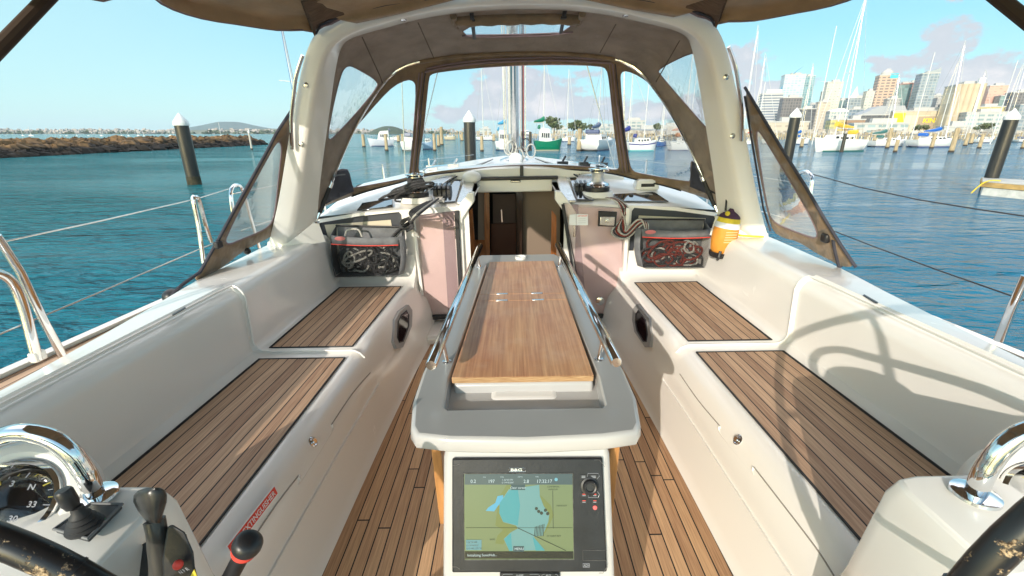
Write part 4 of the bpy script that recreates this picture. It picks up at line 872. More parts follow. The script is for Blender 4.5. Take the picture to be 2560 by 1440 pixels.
# ---------------------------------------------------------------- white arch
APa = (Vector((0, 3.0, .8)), Vector((0, 1, .23)).normalized()); APf = (Vector((0, 3.17, .8)), Vector((0, 1, .23)).normalized())
def ap(px, py, pl=APa): return BP(px, py, *pl)
Oo = [(668, 612), (690, 520), (706, 430), (721, 335), (738, 240), (757, 150), (778, 95), (805, 66), (850, 42), (920, 22), (1010, 4), (1140, -10), (1292, -17)]
Cc = [(717, 612), (737, 520), (752, 430), (768, 335), (784, 240), (803, 165), (826, 122), (850, 100), (885, 80), (945, 60), (1035, 36), (1150, 16), (1292, 8)]
Ff = [(799, 545), (804, 470), (812, 400), (821, 330), (833, 240), (844, 165), (856, 120), (876, 100), (910, 87), (965, 72), (1045, 51), (1155, 33), (1292, 25)]
def rings_arch():
    out = []
    for o, c, f in zip(Oo, Cc, Ff):
        a, b, d = ap(*o), ap(*c), ap(*f, APf); e = a+Vector((0, .17, 0))
        quad = [a, b, d, e]; ring = []
        for i in range(4):
            p0, p1, p2 = quad[i-1], quad[i], quad[(i+1) % 4]
            for t in (.22, .0, -.22):
                if t > 0: ring.append(p1.lerp(p0, t))
                elif t == 0: ring.append(p1.lerp((p0+p2)/2, .07))
                else: ring.append(p1.lerp(p2, -t))
        out.append(ring)
    return out
L_ = rings_arch()
for g in L_[-1:]:
    for i, q in enumerate(g): g[i] = Vector((0, q.y, q.z))
mir = [[Vector((-q.x, q.y, q.z)) for q in g] for g in reversed(L_[:-1])]
allr = L_+mir
# densify along the length
nr = len(allr); dense_ = []
cols = [catmull([allr[i][j] for i in range(nr)], 3) for j in range(12)]
allr = [[cols[j][i] for j in range(12)] for i in range(len(cols[0]))]
P('arch', MB().loft(allr, caps=True), GEL, ang=70)
for sg in (-1, 1):   # foot fairing onto the coaming
    a = L_[0]; f = [Vector((sg*abs(q.x), q.y, q.z)) for q in a]; cen = sum(f, Vector())/12
    base = [cen+(q-cen)*1.16+Vector((0, 0, -.045)) for q in f]; base = [Vector((q.x, q.y, min(q.z, .80)-.01)) for q in base]
    P('arch_foot', MB().loft([[q+Vector((0, 0, .02)) for q in f], base]), GEL, ang=70)
    pts = [ap(*q) for q in ((741, 372), (739, 300), (745, 240), (752, 190), (757, 165), (768, 140), (764, 160))]
    pts = [Vector((sg*abs(q.x)+sg*.012, q.y-.03, q.z)) for q in pts]
    P('arch_handrail', MB().tube(catmull([pts[0], pts[1], pts[2], pts[3], pts[5]], 5), .0105, 10), CHROME)
    for q in ((757, 213), (745, 360)): 
        c = ap(q[0]+8, q[1]); c = Vector((sg*abs(c.x), c.y-.004, c.z)); P('deck_eye', MB().lathe([(.016, 0), (.016, .004), (.006, .008)], 12, Matrix.Translation(c) @ Matrix.Rotation(R(90), 4, 'X')), STEEL)
    c = ap(1010, 52, APf); P('arch_light', MB().lathe([(.035, 0), (.036, .006), (.024, .012), (.001, .013)], 20, Matrix.Translation((sg*abs(c.x), c.y-.09, c.z-.005)) @ Matrix.Rotation(R(180), 4, 'X') @ Matrix.Rotation(R(12)*sg, 4, 'Y')), CHROME)

# ---------------------------------------------------------------- sprayhood
SPH = thing('sprayhood', (0, 3.8, 1.1), 'brown canvas sprayhood with clear windows ahead of the white arch', 'sprayhood')
S0 = [ap(*q, APf)+Vector((0, .012, 0)) for q in Ff]; S0 = S0+[Vector((-q.x, q.y, q.z)) for q in reversed(S0[:-1])]
S0 = [Vector((q.x*1.012, q.y, q.z+.02)) for q in S0]
BWa = (Vector((0, 3.12, .9)), Vector((0, 1, -.36)).normalized())
BOW = [(792, 548), (811, 500), (829, 455), (850, 400), (880, 333), (915, 270), (953, 214), (987, 180), (1027, 160), (1080, 149), (1160, 139), (1290, 133)]
bowL = [BP(a, b, *BWa) for a, b in BOW]; bowL[-1].x = 0
bow = bowL+[Vector((-q.x, q.y, q.z)) for q in reversed(bowL[:-1])]
NS = 49
s0 = resample(catmull(S0, 4), NS); s1 = resample(catmull(bow, 4), NS)
s1u = [q+Vector((0, 0, .004)) for q in s1]
BASE = [(798, 520), (860, 497), (920, 476), (1000, 455), (1045, 442), (1140, 428), (1290, 421)]
BYS = [3.40, 3.55, 3.7, 3.88, 3.96, 4.05, 4.08]
baseL = [BY(a, b, y) for (a, b), y in zip(BASE, BYS)]; baseL[-1].x = 0
base_ = baseL+[Vector((-q.x, q.y, q.z)) for q in reversed(baseL[:-1])]
s2 = resample(catmull(base_, 4), NS)
def mids(A, B, k, bulge):
    out = []
    for i in range(k+1):
        t = i/k; g = []
        for a, b in zip(A, B):
            q = a.lerp(b, t); g.append(q+bulge(q)*math.sin(math.pi*t))
        out.append(g)
    return out
roofS = mids(s0, s1u, 6, lambda q: Vector((q.x*.012, 0, .02 if q.z > 1.6 else 0)))
frontS = mids([q+Vector((0, .02, -.0)) for q in s1u], s2, 6, lambda q: Vector((0, .03, .01)))
liftR = surf_lift(roofS); liftF = surf_lift(frontS)
def mirpx(p): return [(2610-q[0], q[1]) for q in p]
UP = [(858, 172), (872, 163), (890, 170), (947, 203), (940, 224), (885, 290), (835, 343), (824, 350), (818, 342), (833, 262), (848, 200)]
UPr = [(1643, 173), (1730, 130), (1743, 138), (1757, 190), (1775, 290), (1780, 320), (1773, 327), (1763, 317), (1700, 245), (1650, 187)]
SKY_ = [(1156, 78), (1185, 60), (1300, 57), (1418, 54), (1427, 66), (1403, 82), (1300, 86), (1165, 88)]
rb = [tuple(q) for q in Ff]+[(2*1292-a+14, b) for a, b in reversed(Ff[:-1])]
rb = [(a+(0 if a > 1292 else 0), b) for a, b in rb]
s0px = [(a, b) for a, b in Ff]+[(2597-a+8, b) for a, b in reversed(Ff[:-1])]
b1px = [(a, b) for a, b in BOW]+[(2600-a, b) for a, b in reversed(BOW[:-1])]
outline = [proj(q) for q in s0]+[proj(q) for q in reversed(s1u)]
UPc, UPrc = chaikin(UP, 2), chaikin(UPr, 2)
cloth = sheet(outline, [UPc, UPrc, SKY_], liftR, 20)
P('roof_canvas', cloth, LINING, parent=SPH, solid=.003, ang=60)
for nm, poly in (('side_window', UPc), ('side_window', UPrc), ('roof_window', SKY_)):
    pn_ = P(nm, sheet(poly, [], liftR, 20), VINYL, parent=SPH)
    P('window_piping', MB().tube([liftR(a, b) for a, b in dens(poly, 14)], .004, 5, closed=True), PIPING, parent=pn_)
CP_ = chaikin([(1078, 185), (1072, 192), (1066, 250), (1058, 330), (1044, 415), (1050, 436), (1110, 429), (1200, 419), (1300, 412), (1400, 413), (1500, 419), (1538, 426), (1549, 420), (1546, 400), (1535, 320), (1523, 200), (1517, 172), (1500, 164), (1400, 161), (1290, 163), (1180, 170), (1095, 180)], 1)
LPp = chaikin([(1018, 198), (1034, 202), (1041, 216), (1036, 310), (1028, 400), (1022, 440), (1010, 447), (960, 456), (895, 468), (880, 470), (872, 430), (866, 422), (812, 427), (806, 418), (815, 398), (850, 360), (900, 305), (950, 247), (985, 213)], 1)
RPp = chaikin([(1567, 176), (1552, 180), (1550, 200), (1560, 320), (1573, 410), (1582, 428), (1600, 434), (1720, 455), (1727, 450), (1727, 408), (1731, 402), (1790, 406), (1794, 392), (1760, 355), (1733, 327), (1683, 267), (1633, 216), (1600, 190)], 1)
bpx = [(a, b) for a, b in BASE]+[(2605-a, b) for a, b in reversed(BASE[:-1])]
f_out = [proj(q) for q in s1u]+[proj(q) for q in reversed(s2)]
cloth = sheet(f_out, [CP_, LPp, RPp], liftF, 20)
P('front_canvas', cloth, CANVAS, parent=SPH, solid=.003, ang=60)
for poly in (CP_, LPp, RPp):
    pn_ = P('front_window', sheet(poly, [], liftF, 24), VINYL, parent=SPH)
    P('window_piping', MB().tube([liftF(a, b) for a, b in dens(poly, 14)], .004, 5, closed=True), PIPING, parent=pn_)
liftFi = surf_lift(frontS, off=.012)
for pts in ([(1056, 182), (1046, 270), (1040, 350), (1031, 440)], [(1531, 160), (1541, 250), (1552, 340), (1566, 432)]):
    for dx, m_, rr in ((0, PIPING, .006), (7, NAVYC, .004), (-8, PIPING, .004)):
        P('zip', MB().tube([liftFi(a+dx, b) for a, b in dens(pts, 15)[:-6]], rr, 6), m_, parent=SPH)
P('top_hem', MB().tube([liftFi(a, b) for a, b in ((1062, 180), (1120, 168), (1200, 158), (1290, 153), (1400, 151), (1528, 158))], .008, 6, k=4), PIPING, parent=SPH)
P('top_hem', MB().tube([liftFi(a, b) for a, b in ((1066, 172), (1120, 161), (1200, 151), (1290, 146), (1400, 144), (1526, 150))], .006, 6, k=4), PIPING, parent=SPH)
P('base_hem', MB().tube([q+Vector((0, -.01, .008)) for q in s2[4:-4]], .010, 8), CANVAS, parent=SPH)
P('base_hem', MB().tube([q+Vector((0, -.03, -.004)) for q in s2[4:-4]], .006, 8), BLACK, parent=SPH)
fr2 = P('frame_bow', MB().tube(resample(s1, 90), .0115, 10), CHROME, parent=SPH)
mid = [q-Vector((0, .004, 0)) for q in resample(s1, 90)[30:61]]
P('bow_sleeve', MB().tube(mid, .0165, 10), CANVAS, parent=SPH)
for sg in (-1, 1):
    q0, q1 = (s1[0], s1[2]) if sg < 0 else (s1[-1], s1[-3]); d = (q1-q0).normalized()
    P('foam_sleeve', MB().tube([q0+d*.05, q0+d*.24], .017, 12), RUBBER, parent=SPH)
    P('bow_clamp', MB().tube([q0+d*.24, q0+d*.28], .0175, 12), CHROME, parent=SPH)
    P('bow_foot', MB().tube([q0-d*.02, q0+d*.05], .009, 10).lathe([(.028, 0), (.026, .006), (.012, .014)], 16, Matrix.Translation(q0-d*.025)), CHROME, parent=SPH)
    # pocket
    pk = [(806, 432), (868, 425), (874, 434), (884, 478), (806, 512)] if sg < 0 else [(1731, 404), (1796, 410), (1800, 497), (1725, 466)]
    po = P('storage_pocket', sheet(pk, [], surf_lift(frontS, off=.03), 12), NAVYC, parent=SPH, solid=.006)
    rim = [(808, 445), (835, 440), (862, 436)] if sg < 0 else [(1740, 415), (1765, 428), (1795, 425)]
    P('pocket_hem', MB().tube([surf_lift(frontS, off=.04)(*q) for q in rim], .006, 6, k=4), GREYC, parent=po)
for a0, a1 in (((905, 92), (960, 212)), ((1045, 56), (1085, 146)), ((1540, 60), (1500, 132)), ((1700, 100), (1640, 205))):
    ll = surf_lift(roofS, off=.004); P('seam', MB().tube([ll(a0[0]+(a1[0]-a0[0])*t, a0[1]+(a1[1]-a0[1])*t) for t in (0, .2, .4, .6, .8, 1)], .0035, 5), mat('seam_thread', (.12, .09, .07), .9), parent=SPH)
# rolled blind and straps under the roof window
liftRi = surf_lift(roofS, off=.035)
rp = [liftRi(a, b) for a, b in ((1135, 52), (1165, 50), (1230, 47), (1300, 45), (1370, 44), (1430, 46), (1452, 48))]
P('rolled_blind', MB().tube(catmull(rp, 5), [.012]+[.03]*4+[.036+.003*math.sin(i*1.7) for i in range(22)]+[.03]*3+[.012], 14), CANVAS, parent=SPH)
for pts in ([(1133, 40), (1137, 62), (1145, 72)], [(1456, 34), (1448, 56), (1440, 68)]): P('blind_end', MB().tube([liftRi(*q) for q in pts], [.02, .016, .006], 8, k=3), CANVAS, parent=SPH)
for a, b in (((1179, 33), (1186, 98)), ((1412, 28), (1402, 84))):
    ls = surf_lift(roofS, off=.072); pp = [ls(a[0]+(b[0]-a[0])*t, a[1]+(b[1]-a[1])*t) for t in (0, .3, .6, 1)]
    mb = MB(); mb.loft([[q+Vector((-.011, 0, 0)), q+Vector((.011, 0, 0))] for q in pp], closed=False)
    s_ = P('strap', mb, BLACK, parent=SPH, solid=.003); P('buckle', MB().box(pp[1], (.034, .04, .014)), BLACK, parent=s_, bevel=.004)
P('window_lip', MB().tube([surf_lift(roofS, off=.012)(a, b) for a, b in ((1155, 90), (1230, 92), (1300, 90), (1370, 88), (1432, 80))], .006, 6, k=4), PIPING, parent=SPH)

# ---------------------------------------------------------------- bimini over the helms, its far edge in view
BIM = thing('bimini', (0, 1.6, 2.1), 'brown bimini canopy joined to the aft side of the white arch', 'bimini')
edgeL = [(786, 80, 2.03), (757, 75, 2.03), (700, 76, 2.03), (640, 68, 2.03), (590, 60, 2.03), (540, 53, 2.035), (500, 45, 2.04), (455, 32, 2.045), (420, 18, 2.05), (390, 0, 2.06), (362, -25, 2.08), (330, -30, 2.1), (290, -6, 2.06), (250, 3, 2.05), (215, -4, 2.05), (150, -40, 2.08), (40, -60, 2.06), (-160, -80, 2.06)]
E3 = [BZ(a, b, z) for a, b, z in edgeL]+[Vector((-1.62, 1.0, 2.07)), Vector((-1.60, .3, 2.08)), Vector((-1.55, -.5, 2.1))]  # unseen aft edge, extended to shade the companionway
topL = [BP(a, b-3, *APa) for a, b in ((795, 78), (850, 52), (920, 31), (1010, 12), (1140, -4), (1292, -12))]
def ribs(side):
    ed = [Vector((side*abs(q.x), q.y, q.z)) for q in E3]
    ed = resample(catmull(ed, 4), 60); rgs = []
    for i, q in enumerate(ed):
        t = i/59; cy = min(2.62, q.y)
        inner = Vector((0, cy, 2.235)); g = []
        roll = .03+.035*min(1, t*5)
        for s_ in (0, .03, .10, .22, .42, .7, 1):
            x = q.x+(inner.x-q.x)*s_; y = q.y+(cy-q.y)*s_; z = q.z+(2.245-q.z)*(1-(1-s_)**2)**.75
            if s_ == .03: x += side*.03; z = q.z+roll
            if s_ == 0: x -= side*.01
            if i < 12 and s_ >= .22: z -= (1-i/12)*.10*(1-abs(s_-.5))*1
            g.append(Vector((x, y, z)))
        rgs.append(g)
    return rgs
for sd in (-1, 1):
    P('canopy', MB().loft(ribs(sd), closed=False), CANVASL, parent=BIM, solid=.004, ang=80)
    ed = resample(catmull([Vector((sd*abs(q.x), q.y, q.z)) for q in E3], 4), 60)
    P('edge_binding', MB().tube(ed, .005, 6), PIPING, parent=BIM)
    # zipped joining panel between canopy and arch
    tp = [Vector((sd*abs(q.x), q.y-.015, q.z)) for q in topL]; tp = resample(catmull(tp, 4), 24)
    fo = [Vector((q.x*1.0, q.y-.22-.05*math.sin(i*.9), q.z+.05)) for i, q in enumerate(tp)]; fo[0] = tp[0]+Vector((sd*.02, -.03, -.01))
    mb = MB(); rg = []
    for k in range(6):
        t = k/5; rg.append([a.lerp(b, t)+Vector((0, 0, .012*math.sin(t*9+i*.6)-(.02*math.sin(math.pi*t)))) for i, (a, b) in enumerate(zip(tp, fo))])
    mb.loft(rg, closed=False); P('joining_panel', mb, mat('joining_canvas', (.13, .08, .05), .85, noise=.25, nscale=12, stretch=(1, 9, 1), bump=.5, bscale=20), parent=BIM, solid=.003, ang=70)
    P('zip', MB().tube([a.lerp(b, .2)+Vector((0, -.004, -.02)) for a, b in zip(tp, fo)], .006, 5), NAVYC, parent=BIM)
    P('seam_cord', MB().tube([a+Vector((0, -.008, -.004+.004*math.sin(i*2.1))) for i, a in enumerate(tp)], .007, 6), PIPING, parent=BIM)
    # frame strut: steel tube wrapped in dark sleeve
    if sd < 0: A, B = BX(-60, 190, -1.66), BX(152, -30, -1.58)
    else: A, B = BX(2640, 120, 1.66), BX(2452, -30, 1.58)
    A = A+(A-B)*1.2
    st = P('frame_strut', MB().tube([A, B], .0125, 12), CHROME, parent=BIM)
    o_ = Vector((-sd*.012, 0, .016)) if 1 else 0
    P('strut_sleeve', MB().tube([A+o_, B+o_], .021, 10), mat('strut_cover', (.05, .032, .022), .8), parent=BIM)

# ---------------------------------------------------------------- side curtains from the arch down to the rail
def curtain(sg, outer, pane, label):
    p0, n_ = Vector((sg*1.72, 0, .78)), Vector((1, 0, sg*.42)).normalized()
    ends = [BP(a, b, p0, n_) for a, b in outer]
    lf = lambda a, b: BP(a, b, p0, n_)
    c0 = ends[0]; t = thing('side_curtain', c0, label, 'canvas curtain', 'canvas side curtains of the arch')
    pc_ = chaikin(pane, 2)
    cl_ = P('canvas', sheet(chaikin(outer, 1), [pc_], lf, 24), CANVAS, parent=t, solid=.004, ang=60)
    P('clear_pane', sheet(pc_, [], lf, 24), VINYLS, parent=t)
    P('pane_stitching', MB().tube([lf(a, b) for a, b in dens(pc_, 14)], .005, 5, closed=True), PIPING, parent=t)
    return t, lf
oL = [(738, 262), (736, 300), (726, 360), (716, 430), (706, 510), (697, 560), (694, 575), (680, 590), (640, 610), (600, 632), (565, 662), (520, 690), (492, 702), (488, 695), (510, 665), (540, 610), (600, 500), (668, 378), (690, 335)]
pL = [(703, 358), (692, 352), (665, 400), (600, 520), (566, 590), (562, 605), (572, 612), (600, 600), (650, 580), (678, 562), (688, 530), (696, 450), (704, 380)]
tl, lfL = curtain(-1, oL, pL, 'brown canvas curtain with clear pane beside the port leg of the arch')
P('edge_strap', MB().tube([lfL(a, b) for a, b in ((738, 262), (690, 335), (668, 378), (600, 500), (540, 610), (500, 680), (455, 712), (430, 738))], .009, 7), NAVYC, parent=tl)
P('strap_buckle', MB().box(lfL(541, 612)+Vector((.01, 0, 0)), (.03, .05, .04)), BLACK, parent=tl, bevel=.008)
P('zip', MB().tube([lfL(a, b)+Vector((.01, 0, 0)) for a, b in ((740, 280), (728, 370), (716, 460), (702, 560))], .006, 6), NAVYC, parent=tl)
P('turn_button', MB().ball(lfL(614, 628)+Vector((.01, 0, 0)), .022, 8), BLACK, parent=tl)
oR = [(1862, 218), (1880, 250), (1905, 290), (1950, 365), (2010, 460), (2060, 545), (2110, 625), (2132, 662), (2125, 668), (2098, 664), (2085, 655), (2040, 632), (2010, 612), (1990, 602), (1960, 595), (1934, 580), (1922, 545), (1908, 480), (1893, 400), (1878, 320)]
pR = [(1890, 332), (1896, 325), (1908, 340), (1960, 425), (2010, 510), (2043, 575), (2044, 592), (2034, 596), (1990, 580), (1945, 562), (1925, 545), (1914, 500), (1898, 400)]
tr, lfR = curtain(1, oR, pR, 'brown canvas curtain with scratched clear pane beside the starboard leg of the arch')
P('edge_strap', MB().tube([lfR(a, b) for a, b in ((1862, 218), (1905, 290), (1950, 365), (2010, 460), (2060, 545), (2110, 625), (2140, 668))], .008, 7), NAVYC, parent=tr)
P('strap_buckle', MB().box(lfR(2068, 595)-Vector((.01, 0, 0)), (.03, .05, .05)), BLACK, parent=tr, bevel=.01)
P('zip', MB().tube([lfR(a, b)-Vector((.01, 0, 0)) for a, b in ((1866, 240), (1880, 330), (1895, 420), (1912, 520), (1930, 578))], .006, 6), NAVYC, parent=tr)
P('hanging_strap', MB().tube([lfR(a, b) for a, b in ((2085, 600), (2090, 630), (2100, 668))], .012, 6, k=3), NAVYC, parent=tr)

# ---------------------------------------------------------------- winches, clutches, ropes, deck gear on the coachroof
def winch(c, label):
    t = thing('winch', c, label, 'winch', 'sheet winches on the coachroof'); M = Matrix.Translation(c)
    P('winch_base', MB().lathe([(.090, 0), (.095, .006), (.095, .032), (.088, .038)], 36, M), BLACK, parent=t)
    P('lower_skirt', MB().lathe([(.090, .038), (.092, .046), (.086, .060), (.066, .066), (.052, .074)], 36, M), CHROME, parent=t)
    pr_ = [(.050, .074), (.046, .090), (.044, .105)]
    P('drum', MB().lathe([(.052, .074), (.046, .090), (.045, .108), (.047, .128), (.053, .142)], 40, M), mat('knurled_drum', (.66, .65, .63), .28, metal=1., bump=.8, bscale=170), parent=t)
    P('drum_rim', MB().lathe([(.050, .142), (.066, .146), (.066, .151), (.052, .153)], 36, M), CHROME, parent=t)
    P('self_tailer', MB().lathe([(.045, .152), (.058, .156), (.074, .166), (.074, .171), (.050, .173), (.026, .174), (.024, .180), (.015, .181), (.013, .172), (.001, .172)], 36, M), CHROME, parent=t)
    P('feeder_arm', MB().tube([Vector(c)+Vector(q) for q in ((.03, -.03, .15), (.06, -.05, .158), (.075, -.05, .163))], .008, 8), CHROME, parent=t)
    return t
wL = BY(1043, 508, 3.52); wR = BY(1492, 496, 3.56)
for q in (wL, wR): q.z = zc(q.x, q.y)+.035
for q in (wL, wR): P('winch_plinth', MB().lathe([(.13, -.04), (.115, .0)], 36, Matrix.Translation(q)), GEL)
winch(wL, 'port chrome winch wrapped in black rope'); winch(wR, 'starboard chrome winch on a black base with no rope wound on its drum')
def clutch(cx, cy, n, label):
    z = zc(cx, cy); t = thing('rope_clutch', (cx, cy, z), label, 'rope clutch', 'banks of rope clutches')
    for k in range(n):
        x = cx+(k-(n-1)/2)*.036
        b = P('clutch_body', MB().prism([(x-.015, cy-.05, z+.0), (x-.015, cy-.05, z+.05), (x-.015, cy-.03, z+.075), (x-.015, cy+.05, z+.07), (x-.015, cy+.07, z)], (.03, 0, 0)), BLACK, parent=t, bevel=.004)
        P('clutch_lever', MB().prism([(x-.011, cy-.056, z+.058), (x-.011, cy-.045, z+.082), (x-.011, cy+.05, z+.094), (x-.011, cy+.05, z+.082)], (.022, 0, 0)), mat('grey_lever', (.09, .1, .12), .3), parent=b, bevel=.003)
q = BY(1106, 470, 3.62); clutch(q.x, q.y, 4, 'bank of black rope clutches beside the port winch')
q = BY(1452, 470, 3.62); clutch(q.x, q.y, 3, 'bank of black rope clutches beside the starboard winch')
for k in range(5):
    for sg in (-1, 1):
        x0 = sg*(.63+.03*k); P('halyard', MB().tube([Vector((x0, 3.68, zc(x0, 3.68)+.03)), Vector((sg*(.50+.022*k), 4.06, zc(.5, 4.06)+.03)), Vector((sg*.3, 6.6, 1.16))], .0055, 6), ROPEW if k % 2 else ROPEB)
P('deck_organiser', MB().prism([(-.80, 3.72, 1.10), (-.62, 3.72, 1.10), (-.52, 4.02, 1.16), (-.60, 4.04, 1.155)], (0, 0, .012)), STEEL, bevel=.003)
P('deck_organiser', MB().prism([(.47, 3.72, 1.10), (.55, 3.60, 1.09), (.72, 4.0, 1.145), (.58, 4.03, 1.155)], (0, 0, .012)), STEEL, bevel=.003)
# hatches in the coachroof, smoked glass that mirrors the sky
def rooflift(px, py, dz=.012):
    o, d = bray(px, py); t = .5
    for _ in range(400):
        q = o+d*t
        if q.z < zc(q.x, q.y)+dz: break
        t += .01
    return q
for pts in ([(1527, 487), (1636, 481), (1672, 505), (1560, 504)], [(892, 527), (905, 509), (980, 497), (982, 517)]):
    g = [rooflift(*q) for q in pts]; P('roof_hatch', MB().prism([q-Vector((0, 0, .004)) for q in g], (0, 0, .010)), SMOKE, bevel=.004)
q = rooflift(1613, 470, 0); vt = P('roof_vent', MB().loft([[q+Vector((x*s_, y*s_, z)) for x, y in ((-.10, -.075), (.10, -.075), (.085, .09), (-.085, .09))] for s_, z in ((1, -.01), (.97, .03), (.85, .06), (.6, .075))], caps=True), GEL, bevel=.015, seg=3)
P('vent_slot', MB().box(q+Vector((0, -.071, .030)), (.11, .012, .026)), BLACK, parent=vt, bevel=.004)
for a, b in ((1578, 489), (1617, 490)): P('hatch_hinge', MB().lathe([(.018, 0), (.018, .012), (.01, .014)], 12, Matrix.Translation(rooflift(a, b))), BLACK)
q = rooflift(1180, 458, 0); q = Vector((q.x, q.y, q.z)); tag(MB().ball(q+Vector((0, 0, .05)), .07, 12, (1.15, .9, .75)).build('mushroom_vent', WHITE, None, frame=BM, origin=q), 'white rounded cowl on the coachroof just ahead of the companionway hatch', 'vent')
P('centre_strap', MB().box((.055, 4.02, 1.175), (.03, .02, .12)), BLACK, bevel=.003)
# black rope: turns on the port winch and coils thrown over the edge
rope = thing('coiled_rope', wL, 'black rope coiled around the port winch and hanging over the cabin edge', 'rope')
mb = MB(); turns = []
for i in range(0, 90):
    a = i*.35; turns.append(wL+Vector(((.057)*math.cos(a), .057*math.sin(a), .085+.0011*i*.6)))
P('winch_turns', MB().tube(turns, .0075, 7), ROPEB, parent=rope)
for k in range(9):
    rx, ry = random.uniform(.11, .17), random.uniform(.05, .09); cx = wL+Vector((-.05+random.uniform(-.05, .05), -.09, .03+.006*k)); tl_ = random.uniform(-.25, .25)
    pts = [cx+Vector((rx*math.cos(a), ry*math.sin(a), .045*math.cos(a+tl_)-.03*math.sin(a)+random.uniform(-.006, .006))) for a in [2*math.pi*j/14 for j in range(14)]]
    P('rope_loop', MB().tube(pts, .0075, 7, closed=True, k=3), ROPEB, parent=rope)
for k in range(6):   # strands lifted from the tangle up to the drum
    o_ = Vector((.012*k, -.004*k, 0)); P('rope_strand', MB().tube([wL+Vector((-.10, -.10, .04))+o_, wL+Vector((-.04, -.09, .07))+o_, wL+Vector((.015, -.065, .13))+o_, wL+Vector((.055, -.01, .12))], .0075, 7, k=5), ROPEB, parent=rope)
for k in range(5):
    p_ = [rooflift(1068+k*7, 505-k*2, .05), rooflift(1025+k*5, 530+k*2, .03), BY(1035-k*3, 548+k*3, 3.31), BY(1018-k*4, 558+k*5, 3.27), BY(990-k*3, 580+k*6, 3.22), BY(965-k*2, 612+k*3, 3.20)]
    P('rope_tail', MB().tube(p_, .0078, 7, k=5), ROPEB if k != 3 else ROPEW, parent=rope)
P('rope_knot', MB().tube([BY(*q, 3.24) for q in ((1005, 560), (1022, 545), (1030, 560), (1012, 572), (1000, 558), (1018, 548), (1032, 566), (1016, 578))], .011, 7, k=4), ROPEB, parent=rope)
for k in range(3):
    P('rope_tail', MB().tube([rooflift(1110, 503-k*3, .03), rooflift(1070, 506+k*4, .04), rooflift(1040, 520+k*3, .03), BY(1025, 545+k*4, 3.3), BY(1040+k*4, 590+k*2, 3.27)], .007, 7, k=5), ROPEW, parent=rope)
# pocketed sheets on the starboard side
rope2 = thing('sheet_ropes', BY(1555, 540, 3.3), 'white, red and black rope tails running from the starboard winch into the rope bag', 'rope')
for k in range(7):
    m_ = (ROPEW, ROPER, ROPEB, ROPEW, ROPER, ROPEB, ROPEW)[k]
    P('rope_tail', MB().tube([rooflift(1512+k*3, 495, .03), rooflift(1540+k*2, 503, .02), BY(1553+k*3, 528, 3.325), BY(1546-k*6+18, 562+k*3, 3.30), BY(1565, 582+k*3-4, 3.28), BY(1590+k*2, 552+k*2, 3.26), BY(1606+k*2, 552+k, 3.25), BY(1614+k, 575, 3.24)], .0068, 7, k=5), m_, parent=rope2)

